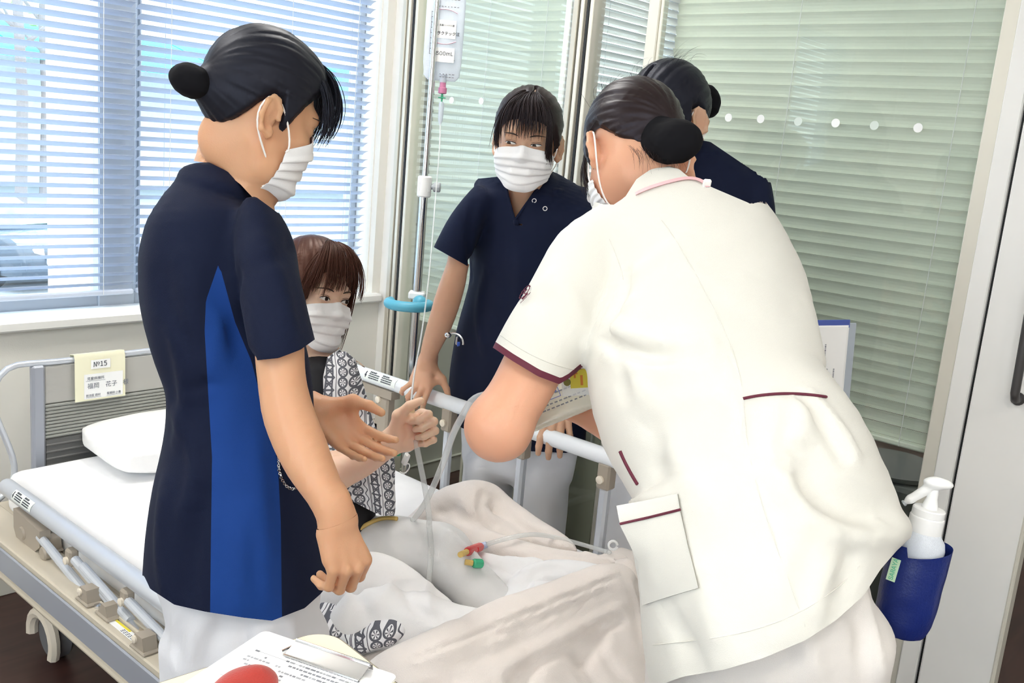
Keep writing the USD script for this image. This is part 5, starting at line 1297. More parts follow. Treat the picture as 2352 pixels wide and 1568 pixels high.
def patient():
    o = person('person with brown bobbed hair sitting on the bed in a patterned gown', (1.33, 1.78, .50))
    F = Frame((1.303, 1.729, 1.095), [[-0.979, 0.087, 0.186], [-0.076, -0.995, 0.067], [0.191, 0.052, 0.98]], .967)
    B = Shape(); head(B, F, (1, -1))
    B.cone(F.w((0, -.025, -.06)), at(742, 850, 2.18), .052, .054, .03)
    B.rings([(690, 860, 800, 855, 2.18, .06), (670, 900, 815, 890, 2.17, .08), (670, 1000, 835, 1000, 2.16, .09), (675, 1150, 850, 1150, 2.14, .10)], .04)
    wr = at(903, 1013, 1.93)
    B.chain([at(800, 870, 2.13), at(785, 1000, 2.10), at(762, 1092, 1.99)], [.045, .040, .034], .02)
    B.sections([(at(762, 1092, 1.99), CU, .034, .034), (at(830, 1062, 1.965), CU + CR * .3, .031, .030), (at(880, 1030, 1.94), CU + CR * .4, .0255, .023), (wr, CU + CR * .4, .024, .021)], .02)
    h = Hand(wr, CR * .86 + CU * .46 - CB * .16, -CB + CU * .12 - CR * .28, True, .93)
    h.build(B, ((78, 98, 52), (80, 98, 52), (82, 98, 54), (84, 96, 54)), ((.80, .55, -.42), (.30, .92, -.30), (.00, .98, -.30)), spread=(1, 0, -1, -2), r=1.06)
    # right arm and legs under the cloth
    B.chain([at(690, 880, 2.2), at(660, 1000, 2.2), at(700, 1100, 2.1)], [.045, .04, .03], .02)
    B.chain([at(790, 1240, 2.13), at(1000, 1275, 2.03), at(1120, 1390, 1.98), at(1240, 1480, 1.95)], [.06, .048, .036, .03], .02)
    bm = body_mesh(B, .009, [(*h.box(), h.w((0, -.012, 0)), h.B[:, 1], .0026), (F.c - .17, F.c + .17, F.w((0, -.02, -.125)), F.d((0, 0, 1)), .0030)])
    eyes(o, B, F, .0055, (-.0025, .0005))
    face_mask(o, B, F, seed=5, spread=80)
    # bobbed hair
    def cutface(q):
        x, y, z = q[:, 0], q[:, 1], q[:, 2]
        face = np.maximum(np.maximum(np.abs(x) - (.056 + .010 * np.clip((.02 - z) / .1, 0, 1)), z - (.060 - .9 * np.clip(np.abs(x) - .03, 0, 1))), .022 - y)
        return np.where(True, np.minimum(face, z + .105 + .012 * np.sin(x * 90)), 0)
    def sides(S):
        for q in (-1, 1):
            S.cone(F.w((q * .070, -.010, .04)), F.w((q * .078, .004, -.085)), .028, .014, .02); S.cone(F.w((q * .055, -.055, .03)), F.w((q * .060, -.045, -.085)), .038, .024, .03)
            S.cone(F.w((q * .066, .030, .04)), F.w((q * .080, .034, -.06)), .016, .008, .02)
        S.cone(F.w((0, -.06, .03)), F.w((0, -.062, -.08)), .05, .036, .03)
    hair, _ = hair_cap(o, F, (.0, -.25, 1), vol=.014, mat=M['hairbrown'], cut=cutface, extra=sides, grooves=60, amp=.0018, label='reddish brown bob with a see-through fringe')
    rg = random.Random(9)
    fr = [[(x * .30, .050, .132), (x * .62, .082, .116), (x * .86, .100, .085), (x * .98, .108, .050), (x * 1.02 + .002, .107, .024 - .7 * max(0, abs(x) - .035))] for x in (-.060, -.050, -.038, -.024, -.010, .004, .018, .032, .044, .054, .060)]
    strands(hair, F, fr, rg, 230, M['hairbrown'], .0013, .0028, 'fringe')
    fr = [[(.018, .050, .132), (.050, .072, .112), (.070, .080, .072), (.079, .072, .030), (.083, .058, -.005)], [(.014, .052, .132), (.042, .080, .112), (.058, .094, .080), (.064, .096, .048), (.066, .092, .022)]]
    strands(hair, F, fr, rg, 130, M['hairbrown'], .0014, .004, 'fringe')
    sd = [[(-.050, .062, .10), (-.072, .062, .05), (-.078, .055, .0), (-.080, .045, -.05), (-.072, .040, -.105)], [(-.045, .068, .10), (-.070, .070, .05), (-.074, .064, .0), (-.077, .052, -.06), (-.068, .046, -.12)]]
    strands(hair, F, sd, rg, 36, M['hairbrown'], .0012, .005, 'side_lock')
    sd = [[(.045, .066, .10), (.064, .070, .05), (.070, .062, .0), (.071, .05, -.04)], [(.05, .060, .10), (.074, .05, .05), (.080, .04, .0), (.08, .03, -.08)]]
    strands(hair, F, sd, rg, 60, M['hairbrown'], .0014, .004, 'side_lock')
    # black undershirt and gown
    U = Shape().rings([(700, 842, 792, 838, 2.175, .060), (672, 870, 815, 866, 2.165, .088), (668, 960, 828, 955, 2.16, .098), (672, 1080, 850, 1080, 2.14, .112), (680, 1170, 862, 1175, 2.13, .118), (680, 1215, 850, 1215, 2.12, .11)], .02)
    part(o, 'undershirt', U.mesh(.008), M['undershirt'], smooth=True)
    G = Shape()
    G.rings([(700, 822, 800, 812, 2.17, .070), (665, 858, 822, 846, 2.155, .100), (655, 910, 834, 900, 2.15, .108), (655, 1000, 852, 990, 2.145, .116), (662, 1080, 866, 1080, 2.13, .128), (668, 1140, 868, 1140, 2.12, .134), (670, 1190, 862, 1190, 2.11, .132)], .02, .3)
    G.rings([(768, 838, 822, 832, 2.12, .052), (776, 900, 838, 885, 2.095, .058), (782, 960, 852, 945, 2.09, .056), (786, 1020, 874, 1000, 2.085, .052), (788, 1060, 902, 1030, 2.08, .046), (800, 1095, 911, 1080, 2.075, .040), (834, 1140, 910, 1130, 2.07, .034), (856, 1192, 905, 1188, 2.06, .028)], .018, .3)
    L0 = 0
    G.func(lambda P: (fbm(P * A(16, 16, 7), 3, 5) - .5) * .016)
    for px, hh, w in (([(800, 830), (815, 900), (830, 980)], -.006, .010), ([(770, 830), (768, 900), (776, 980)], .006, .010), ([(840, 960), (850, 1010), (880, 1040)], -.008, .010), ([(870, 1080), (885, 1130), (885, 1180)], .006, .009), ([(820, 1100), (840, 1140), (862, 1180)], -.006, .010)):
        L = G.hits(px, n=8)
        if len(L) > 1: G.ridge(L, hh, w)
    gm = G.mesh(.006)
    front = poly_side([(800, 770), (783, 798), (752, 820), (742, 865), (743, 920), (712, 985), (690, 1060), (690, 1300)])
    low = poly_side([(600, 1130), (760, 1136), (800, 1146), (858, 1176), (878, 1184), (906, 1184), (960, 1180)])
    neck = poly_side([(640, 800), (735, 822), (770, 806), (783, 797), (812, 822)])
    fs = lambda V: np.where(to_px(V)[:, 2] < 2.15, -front(V), 40)
    gkeep = lambda V: np.minimum(np.minimum(fs(V), -low(V)), np.where(to_px(V)[:, 1] < 840, neck(V), 30))
    gm, _ = split(gm, gkeep)
    bm = tuck(bm, U, lambda V: to_px(V)[:, 1] - 850); bm = tuck(bm, G, gkeep)
    part(o, 'gown', gm, M['gown'], smooth=True, label='white gown printed with dark rings and knots')
    L = Shape()
    L.sections([(at(770, 1262, 2.17), CU, .085, .095), (at(860, 1262, 2.13), CU, .078, .09), (at(950, 1270, 2.08), CU, .072, .085), (at(1015, 1283, 2.04), CU + CR * .3, .068, .075), (at(1060, 1322, 2.01), CU * .8 + CR * .6, .056, .062), (at(1130, 1392, 1.97), CU * .7 + CR * .7, .045, .055), (at(1230, 1480, 1.95), CU * .7 + CR * .7, .04, .05)], .02)
    L.func(lambda P: (fbm(P * 10, 3, 15) - .5) * .016)
    L.ridge(L.hits([(1035, 1222), (1090, 1275), (1170, 1362)], n=8), .012, .008); L.ridge(L.hits([(1000, 1220), (975, 1290), (955, 1340)], n=8), -.010, .014); L.ridge(L.hits([(900, 1200), (905, 1260), (925, 1320)], n=8), .006, .014)
    part(o, 'body', tuck(bm, L, None, .004, .03), SK['fair'], smooth=True, label='face, forearm and closed fist')
    part(o, 'trousers', L.mesh(.0065), M['greypants'], smooth=True, label='pale grey trousers over the raised knee')
    Q = Shape()
    for pts in ([(734, 1396, .59, .013), (790, 1404, .585, .012)], [(734, 1412, .59, .014), (798, 1424, .585, .012)], [(736, 1430, .585, .014), (800, 1444, .58, .012)], [(738, 1450, .58, .013), (796, 1462, .572, .012)],
        [(862, 1426, .592, .011), (908, 1430, .59, .010)], [(854, 1440, .59, .012), (914, 1440, .588, .010)], [(836, 1454, .585, .012), (892, 1452, .585, .011)], [(800, 1470, .572, .012), (850, 1462, .58, .011)]): pxroll(Q, pts, .014)
    Q.func(lambda P: (fbm(P * 30, 2, 9) - .5) * .012)
    part(o, 'gown_hem', Q.mesh(.005), M['gown'], smooth=True, label='crumpled printed hem of the gown beside the sheet')
    return L
PLEG = patient()

def student_3():
    o = person('person in navy v-neck tunic facing the camera with both hands on the far rail', (2.0, 1.68, 0))
    F = Frame((1.853, 1.606, 1.473), tilt([[-0.572, -0.82, 0.026], [0.82, -0.572, -0.004], [0.019, 0.019, 1.0]], 'x', -5), .985)
    B = Shape(); head(B, F, (1, -1))
    B.sections([(F.w((0, -.03, -.05)), F.R[:, 0], .050, .053), (at(1215, 425, 2.46), CR, .052, .054), (at(1216, 470, 2.51), CR, .072, .062), (at(1222, 530, 2.55), CR, .09, .072), (at(1222, 600, 2.58), CR, .09, .075)], .02)
    B.rings([(1130, 600, 1330, 600, 2.58, .06), (1130, 760, 1320, 760, 2.65, .06), (1100, 960, 1300, 960, 2.75, .06)], .03, turn=.5)
    for u, dd in ((1120, 2.82), (1250, 2.71)): h = at(u, 1020, dd); B.chain([h, A(h[0], h[1], .42), A(h[0] - .02, h[1], .06)], [.06, .048, .035], .02)
    B.rings([(1086, 445, 1140, 470, 2.50, .04), (1045, 520, 1100, 555, 2.52, .038), (1027, 600, 1076, 614, 2.55, .035), (1013, 640, 1070, 650, 2.57, .036), (998, 684, 1058, 694, 2.60, .036), (984, 734, 1040, 745, 2.64, .034), (968, 795, 1010, 805, 2.69, .027), (964, 824, 998, 834, 2.71, .022)], .02)
    rh = Hand(at(981, 832, 2.715), -CR * .22 - CU * .90 + CB * .36, CB * .8 + CU * .55 + CR * .05, False, .95)
    rh.build(B, ((14, 50, 30), (30, 48, 28), (38, 46, 26), (30, 40, 24)), ((.80, .55, -.10), (.62, .78, -.10), (.45, .9, -.12)), spread=(-8, -22, -36, -50))
    lw = at(1288, 922, 2.52)
    B.chain([at(1350, 470, 2.55), at(1372, 720, 2.62), at(1330, 830, 2.60), lw], [.05, .042, .035, .024], .02)
    lh = Hand(lw, -CR * .18 - CU * .64 + CB * .75, CB * .55 + CU * .84, True, 1.0)
    lh.build(B, ((28, 30, 20), (32, 34, 20), (30, 36, 20), (30, 36, 20)), ((.9, .5, -.1), (.7, .7, -.2), (.5, .85, -.2)), spread=(14, 5, -5, -16), r=1.16)
    bm = body_mesh(B, .009, [(*rh.box(), rh.w((0, -.012, 0)), rh.B[:, 1], .0028), (*lh.box(), lh.w((0, -.012, 0)), lh.B[:, 1], .0028), (F.c - .17, F.c + .17, F.w((0, -.02, -.125)), F.d((0, 0, 1)), .0030)])
    eyes(o, B, F, .0040, (.004, -.0020))
    face_mask(o, B, F, seed=8, spread=66, side=14, low=-32, eb0=-44)
    def pl(q):   # thin parting on top of the head
        d = np.abs(q[:, 0] + .010 - .02 * (q[:, 1])) ; m = (q[:, 1] > .005) & (q[:, 1] < .072) & (q[:, 2] > .08)
        return np.where(m, .0115 * np.exp(-(d / .0035) ** 2), 0)
    hair, HS = hair_cap(o, F, (0, -.9, -.1), vol=.0125, mat=M['hairdark'], part_line=pl, label='dark hair tied back with a see-through fringe', bun=((0, -.115, -.01), (.035, .03, .03), M['hairdark']))
    rg = random.Random(21)
    fr = [[(x * .25 - .008, .058, .124), (x * .62, .086, .106), (x * .9, .104, .076), (x * 1.0, .110, .046), (x * .98, .108, .020)] for x in (-.056, -.042, -.028, -.014, .0, .012, .024, .036, .048, .056)]
    strands(hair, F, fr, rg, 130, M['hairdark'], .0017, .005, 'fringe')
    fr = [[(-.020, .062, .122), (-.048, .078, .100), (-.064, .084, .060), (-.068, .080, .010), (-.070, .070, -.038)], [(-.016, .066, .120), (-.040, .090, .092), (-.056, .096, .055), (-.060, .094, .010), (-.062, .082, -.032)]]
    strands(hair, F, fr, rg, 110, M['hairdark'], .0017, .004, 'side_lock')
    fr = [[(.010, .060, .124), (.040, .084, .104), (.060, .090, .064), (.068, .080, .020), (.070, .072, -.012)]]
    strands(hair, F, fr * 2, rg, 90, M['hairdark'], .0016, .005, 'side_lock')
    part(hair, 'parting', tube(on_cap(HS, F, [(-.010 + .02 * (y - .03), y, .14 - y * .3) for y in np.linspace(.012, .060, 9)], .0016), [.0006, .0014, .002, .0024, .0024, .0022, .0018, .0012, .0005], 6), M['scalp'], label='pale parting line')
    T = Shape()
    T.rings([(1150, 398, 1270, 390, 2.47, .062), (1092, 432, 1338, 440, 2.50, .100), (1078, 480, 1375, 490, 2.53, .112), (1078, 560, 1385, 560, 2.56, .114), (1082, 650, 1378, 650, 2.60, .108), (1066, 740, 1365, 740, 2.64, .106), (1046, 840, 1360, 840, 2.69, .110), (1033, 920, 1352, 930, 2.73, .112), (1030, 1000, 1347, 1040, 2.76, .112), (1035, 1070, 1350, 1110, 2.78, .112)], .02, .3, turn=.5)
    TO = Shape(); TO.ops = list(T.ops); SL = Shape()
    for X in (T, SL):
        X.rings([(1086, 430, 1150, 470, 2.50, .056), (1052, 470, 1112, 520, 2.51, .058), (1022, 522, 1092, 570, 2.53, .058), (1000, 564, 1078, 610, 2.54, .056), (985, 592, 1066, 640, 2.55, .056)], .02, .3)
        X.rings([(1290, 440, 1360, 470, 2.50, .056), (1320, 520, 1395, 520, 2.50, .058), (1325, 620, 1400, 620, 2.50, .058)], .02, .3)
    T.func(lambda P: (fbm(P * A(11, 11, 5), 3, 31) - .5) * .012)
    for px, hh, w in (([(1085, 470), (1078, 560), (1082, 640)], -.010, .010), ([(1120, 620), (1100, 700), (1110, 800)], .006, .016), ([(1200, 560), (1190, 700), (1180, 850)], .005, .02)):
        L = T.hits(px, n=8)
        if len(L) > 1: T.ridge(L, hh, w)
    tm = T.mesh(.0068)
    hem = poly_side([(950, 930), (1034, 962), (1060, 982), (1150, 1018), (1220, 1036), (1300, 1040), (1347, 1026), (1400, 1010)])
    cuff = poly_side([(960, 545), (999, 569), (1040, 592), (1074, 611), (1100, 625)]); vee = poly_side([(1140, 340), (1160, 408), (1182, 505), (1262, 394), (1290, 340)]); top = poly_side([(1100, 410), (1160, 404), (1262, 390), (1330, 400)])
    def keep(V):
        q = to_px(V); g = -hem(V); on = SL._val(V, .2) < TO._val(V, .2) - .004
        g = np.where(on & (q[:, 0] < 1200), np.minimum(g, -cuff(V)), g)
        g = np.where((q[:, 2] < 2.50) & (q[:, 1] < 520) & (q[:, 0] > 1130) & (q[:, 0] < 1300), np.minimum(g, vee(V)), g)
        return np.where(q[:, 1] < 420, np.minimum(g, top(V)), g)
    tm, _ = split(tm, keep)
    part(o, 'body', tuck(bm, T, keep), SK['mid'], smooth=True, label='face, neck, arms and hands')
    tn = part(o, 'tunic', tm, M['navy'], smooth=True, label='navy v-neck tunic')
    part(tn, 'neckband', join(Shape().ell(T.hits([(1187, 510)], -.001)[0], (.011, .008, .009)).mesh(.003), tube(T.hits([(1160, 408), (1168, 455), (1183, 506)], .0015, 16), .0035, 8), tube(T.hits([(1183, 506), (1222, 450), (1262, 396)], .0015, 16), .0035, 8)), M['navy'])
    for u, v in ((1227, 461), (1252, 479)):
        p = T.hits([(u, v)], .002)[0]; n = T.grad(p[None])[0]
        part(tn, 'ring_snap', move(lathe([(.0042, 0), (.0060, 0), (.0060, .0015), (.0042, .0015)], 20, ring=True), p, frame_from(n)), M['maskloop'], label='white ring snap')
    # clip with a knob hooked on the pocket
    q = [at(u, v, 2.53) for u, v in ((1030, 768), (1040, 765), (1053, 768), (1062, 778), (1064, 792))]
    part(o, 'pocket_clip', join(tube(spline(q, 14), .0030, 8), Shape().ell(at(1029, 769, 2.53), (.010, .008, .008)).mesh(.002), cbox(at(1051, 782, 2.535), (.012, .006, .022), .002)), M['steel'], label='chrome clip hooked on the tunic pocket')
    part(o, 'pocket_pen', cbox(at(1053, 790, 2.53), (.010, .005, .012), .002), plain('pen_blue', (.05, .12, .5), .3))
    R = Shape()
    R.rings([(1062, 1000, 1330, 1020, 2.76, .095), (1062, 1060, 1318, 1070, 2.77, .095)], .03, turn=.5)
    for l, r_, dd in ((1062, 1186, 2.82), (1194, 1306, 2.71)):
        a0 = at((l + r_) / 2, 1060, dd); R.sections([(a0, CR, .078, .10), (A(a0[0], a0[1], .42), CR, .076, .085), (A(a0[0], a0[1], .08), CR, .08, .08)], .02)
    R.func(lambda P: (fbm(P * A(13, 13, 5), 3, 6) - .5) * .014)
    part(o, 'trousers', R.mesh(.0085), M['trousers'], smooth=True)
    for l, r_, dd in ((1062, 1186, 2.82), (1194, 1306, 2.71)):
        a0 = at((l + r_) / 2, 1060, dd); c = A(a0[0] - .05, a0[1], .036)
        part(o, 'shoe', Shape().ell(c, (.125, .046, .036), k=.01).ell(c + A(.06, 0, .02), (.055, .043, .045), k=.03).mesh(.008), M['shoe'], smooth=True)
student_3()

def student_4():
    o = person('person in navy tunic half hidden behind the person in white, face unseen', (2.04, 1.22, 0))
    F = Frame((1.965, 1.263, 1.548), tilt([[0.339, -0.896, -0.286], [0.935, 0.287, 0.209], [-0.105, -0.338, 0.935]], 'x', 0), 1.0)
    B = Shape(); head(B, F, (1, -1))
    B.sections([(F.w((0, -.03, -.05)), F.R[:, 0], .050, .053), (at(1560, 345, 2.30), CR, .054, .056), (at(1575, 400, 2.34), CR, .10, .075), (at(1590, 520, 2.38), CR, .13, .09), (at(1590, 700, 2.42), CR, .12, .085), (at(1560, 960, 2.48), CR, .13, .09)], .03)
    for u in (1480, 1640): h = at(u, 1020, 2.5); B.chain([h, A(h[0], h[1], .42), A(h[0], h[1], .06)], [.06, .048, .035], .02)
    B.chain([at(1735, 470, 2.28), at(1745, 640, 2.25), at(1760, 780, 2.22), at(1745, 900, 2.24), at(1772, 912, 2.22)], [.045, .04, .036, .027, .024], .02)
    B.chain([at(1440, 480, 2.35), at(1430, 700, 2.38), at(1440, 880, 2.3), at(1480, 940, 2.25)], [.045, .04, .032, .025], .02)
    lh = Hand(at(1775, 915, 2.205), CR * .9 - CU * .3 - CB * .05, -CB, True, .95)
    lh.build(B, ((8, 14, 10),) * 4, ((.8, .6, -.1), (.6, .8, -.05), (.5, .85, 0)))
    bm = (body_mesh(B, .009, [(*lh.box(), lh.w((0, -.012, 0)), lh.B[:, 1], .003), (F.c - .17, F.c + .17, F.w((0, -.02, -.125)), F.d((0, 0, 1)), .0038)]))
    eyes(o, B, F, .003, (0, -.002)); face_mask(o, B, F, seed=12)
    hair, _ = hair_cap(o, F, (.1, -1, .25), vol=.0155, mat=M['hairblack'], res=.0036, grooves=40, amp=.002, bun=((0, -.116, .020), (.034, .028, .040), M['hairnet']), label='black hair pinned up',
        part_line=lambda q: np.where((q[:, 1] > .02) & (q[:, 1] < .09) & (q[:, 2] > .07), .013 * np.exp(-((q[:, 0] + .012) / .004) ** 2), 0))
    rg = random.Random(3)
    fz = [[(x, y, .120), (x * 1.2, y - .02, .140), (x * 1.3, y - .05, .142)] for x in (-.05, -.02, .02, .05) for y in (.05, .0, -.05)]
    strands(hair, F, fz, rg, 50, M['hairblack'], .0004, .012, 'flyaway')
    T = Shape()
    T.rings([(1520, 318, 1632, 324, 2.31, .068), (1440, 398, 1735, 404, 2.34, .105), (1425, 450, 1758, 452, 2.36, .116), (1418, 540, 1765, 540, 2.38, .122), (1418, 700, 1750, 700, 2.42, .122), (1412, 850, 1735, 850, 2.45, .122), (1388, 950, 1722, 960, 2.48, .126), (1376, 1060, 1715, 1090, 2.5, .126)], .02, .3, turn=.3)
    T.rings([(1690, 404, 1752, 424, 2.31, .055), (1702, 450, 1772, 464, 2.29, .058), (1706, 530, 1784, 532, 2.275, .060), (1704, 600, 1792, 596, 2.265, .060)], .02, .3)
    T.rings([(1418, 420, 1480, 420, 2.35, .055), (1412, 520, 1480, 520, 2.36, .058), (1410, 590, 1478, 590, 2.36, .058)], .02, .3)
    T.func(lambda P: (fbm(P * A(11, 11, 5), 3, 41) - .5) * .012)
    tm = T.mesh(.0075)
    hem = poly_side([(1330, 960), (1378, 990), (1402, 1028), (1440, 1048), (1560, 1070), (1760, 1070)]); top = poly_side([(1440, 390), (1520, 352), (1570, 352), (1612, 322), (1632, 326), (1700, 372)])
    keep = lambda V: np.minimum(-hem(V), np.where(to_px(V)[:, 1] < 420, top(V), 50))
    tm, _ = split(tm, keep); part(o, 'body', tuck(bm, T, lambda V: np.where((to_px(V)[:, 0] > 1700) & (to_px(V)[:, 1] > 640), -9, keep(V))), SK['mid'], smooth=True, label='neck, ear and arms')
    part(o, 'tunic', tm, M['navy'], smooth=True)
    c = T.hits([(1768, 546)], .0)[0]; n = T.grad(c[None])[0]; Rb = frame_from(n, CU); 
    for nm, s, l, mt in (('badge_rim', .036, .0, 'pink'), ('badge', .031, .0012, 'paper')):
        part(o, 'sleeve_' + nm, move(rbox((-s / 2, -s / 2, -.004), (s / 2, s / 2, .0016 + l), .001), c, Rb), plain('magenta_rim', (.45, .03, .12), .6) if nm == 'badge_rim' else M['paper'], label='magenta rimmed white sleeve badge' if nm == 'badge_rim' else None)
    R = Shape(); R.rings([(1400, 1010, 1690, 1020, 2.5, .115), (1400, 1080, 1690, 1090, 2.51, .112)], .03)
    for l, r_ in ((1400, 1540), (1550, 1690)):
        a0 = at((l + r_) / 2, 1080, 2.515); R.sections([(a0, CR, .078, .10), (A(a0[0], a0[1], .42), CR, .076, .085), (A(a0[0], a0[1], .08), CR, .08, .08)], .02)
    part(o, 'trousers', R.mesh(.01), M['trousers'], smooth=True)
    for l, r_ in ((1400, 1540), (1550, 1690)):
        a0 = at((l + r_) / 2, 1080, 2.515); c = A(a0[0] - .05, a0[1], .036)
        part(o, 'shoe', Shape().ell(c, (.125, .046, .036), k=.01).ell(c + A(.06, 0, .02), (.055, .043, .045), k=.03).mesh(.009), M['shoe'], smooth=True)
student_4()

def teacher():
    o = person('person in white tunic with maroon trim bending over the foot of the bed', (1.10, .47, 0))
    F = Frame((1.348, .93, 1.466), [[0.811, 0.426, 0.4], [-0.582, 0.651, 0.487], [-0.053, -0.628, 0.776]], .955)
    B = Shape(); head(B, F, (1, -1), 16)
    B.sections([(F.w((0, -.035, -.045)), F.R[:, 0], .052, .056), (at(1470, 440, 1.60), CR, .064, .064), (at(1510, 490, 1.585), CR, .085, .075), (at(1580, 600, 1.53), CR, .13, .09), (at(1620, 760, 1.46), CR, .14, .10), (at(1640, 950, 1.37), CR, .13, .10), (at(1740, 1180, 1.30), CR, .11, .09), (at(1750, 1300, 1.29), CR, .10, .08)], .03)
    for u, dd in ((1640, 1.27), (1860, 1.25)): h = at(u, 1430, dd); B.chain([h, A(h[0], h[1], .42), A(h[0], h[1], .06)], [.07, .052, .036], .02)
    B.sections([(at(1370, 570, 1.52), CR + CU * -.7, .048, .05), (at(1290, 720, 1.46), CR - CU * .5, .048, .048), (at(1219, 852, 1.42), CR * .86 - CU * .5, .0455, .046), (at(1183, 918, 1.40), CR * .95 - CU * .3, .0440, .045), (at(1154, 962, 1.388), CR - CU * .22, .0450, .045), (at(1141, 985, 1.383), CR - CU * .2, .0420, .043)], .02)
    B.ell(at(1142, 996, 1.378), (.040, .038, .032), np.stack([CR, CU, CB], 1), .03)
    lw = at(1248, 930, 1.74)
    B.chain([at(1143, 982, 1.39), at(1160, 966, 1.50), at(1195, 945, 1.62), lw], [.040, .037, .032, .025], .02)
    lh = Hand(lw, CR * .9 + CU * .1 - CB * .5, CB * .3 + CU * -.9, True, .95)
    lh.build(B, ((30, 40, 25), (32, 40, 25), (34, 42, 25), (36, 42, 25)), ((.6, .7, -.5), (.2, .9, -.5), (.0, .9, -.5)))
    rw = at(1372, 958, 1.62)
    B.chain([at(1690, 600, 1.57), at(1640, 900, 1.63), at(1480, 1025, 1.60), rw], [.045, .042, .036, .026], .02)
    rh = Hand(rw, -CR * .85 + CU * .45 - CB * .1, -CU * .6 - CB * .7, False, .95)
    rh.build(B, ((20, 30, 25), (22, 30, 25), (24, 32, 25), (26, 32, 25)), ((.5, .8, -.5), (.2, .95, -.3), (.0, 1, -.3)))
    fine = [(*lh.box(), lh.w((0, -.012, 0)), lh.B[:, 1], .003), (*rh.box(.02), rh.w((0, -.012, 0)), rh.B[:, 1], .003), (F.c - .18, F.c + .18, F.w((0, -.02, -.115)), F.d((0, -.3, 1)), .0030)]
    bm = body_mesh(B, .0065, fine)
    face_mask(o, B, F, seed=15, side=-8, low=-52, spread=90, lift=.007)
    hl = np.array([(-.14, -.066), (-.092, -.060), (-.074, -.050), (-.060, -.030), (-.046, .002), (-.030, .024), (-.016, .030), (.000, .026), (.006, .0), (.012, -.030), (.020, -.030), (.030, .002), (.046, .030), (.066, .052), (.09, .066), (.13, .078)])
    hair, HS = hair_cap(o, F, (.45, -1, -.30), vol=.013, mat=M['hairdark'], hl=hl, grooves=50, amp=.0022, label='dark brown hair drawn into a netted bun')
    bc = at(1553, 325, 1.505)
    bn = Shape().ell(bc, (.040, .031, .032), np.stack([unit(CR - CU * .10), CU, CB], 1), .01).cone(F.w((.02, -.07, -.02)), bc, .04, .028, .02)
    bn.func(lambda P: (fbm(P * 70, 2, 3) - .5) * .003)
    part(hair, 'hair_bun', bn.mesh(.003), M['hairnet'], smooth=True, label='black bun in a net')
    p = HS.hits([(1507, 292), (1510, 287)], .002); 
    if len(p) == 2: part(hair, 'hair_pin', rod(p[0], p[1], .0012), M['maskloop'])
    p = HS.hits([(1354, 300), (1368, 278)], .001)
    if len(p) == 2: part(hair, 'hair_pin', rod(p[0], p[1], .0008, 6), M['gasket'])
    rg = random.Random(31)
    fz = [[(x, y, z), (x * 1.15, y - .01, z + .014), (x * 1.2, y - .035, z + .012)] for x, y, z in ((-.05, .04, .118), (-.02, .03, .130), (.02, .03, .130), (.05, .0, .118), (-.06, .0, .110), (.0, -.03, .132))]
    strands(hair, F, fz, rg, 90, M['hairdark'], .0004, .010, 'flyaway')
    wi = [[(s, -.078, -.050), (s * .95, -.086, -.072), (s * .9, -.084, -.090)] for s in (-.05, -.03, -.01, .02, .04)]
    strands(hair, F, wi, rg, 70, M['hairdark'], .0003, .008, 'wisp')
    fr = [[(-.066, .05, .04), (-.074, .05, .01), (-.076, .048, -.03), (-.070, .05, -.06)]]
    strands(hair, F, fr * 2, rg, 40, M['hairdark'], .0010, .006, 'side_lock')
    # tunic
    T = Shape()
    T.rings([(1450, 412, 1590, 392, 1.60, .066), (1436, 452, 1628, 440, 1.59, .078), (1362, 492, 1702, 490, 1.57, .105), (1350, 560, 1786, 564, 1.53, .124), (1384, 660, 1838, 664, 1.48, .134), (1372, 760, 1868, 742, 1.44, .137), (1346, 850, 1886, 828, 1.40, .137), (1366, 940, 1900, 908, 1.365, .136), (1418, 1030, 1962, 1006, 1.33, .142), (1448, 1110, 2022, 1098, 1.305, .152), (1436, 1200, 2052, 1186, 1.285, .160), (1444, 1310, 2028, 1280, 1.265, .165), (1464, 1420, 2000, 1370, 1.25, .168), (1492, 1550, 1985, 1470, 1.24, .168), (1510, 1660, 1975, 1560, 1.235, .168)], .02, .3)
    T.cone(at(1985, 1185, 1.27), at(2074, 1222, 1.285), .05, .012, .03)
    T.cone(at(1900, 1200, 1.20), at(2060, 1224, 1.27), .03, .012, .03)
    TO = Shape(); TO.ops = list(T.ops); SL = Shape()
    T.sections([(at(1680, 570, 1.57), CR, .066, .070), (at(1680, 660, 1.60), CR, .072, .074), (at(1665, 760, 1.62), CR, .072, .072), (at(1645, 850, 1.63), CR, .070, .070)], .022, .3)
    for X in (T, SL): X.rings([(1330, 508, 1440, 600, 1.535, .075), (1264, 562, 1420, 676, 1.505, .078), (1214, 654, 1404, 730, 1.475, .078), (1178, 716, 1368, 792, 1.45, .076), (1146, 772, 1326, 856, 1.43, .074), (1120, 826, 1296, 916, 1.42, .072)], .022, .3)
    T.func(lambda P: (fbm(P * A(9, 9, 9), 3, 51) - .5) * .010)
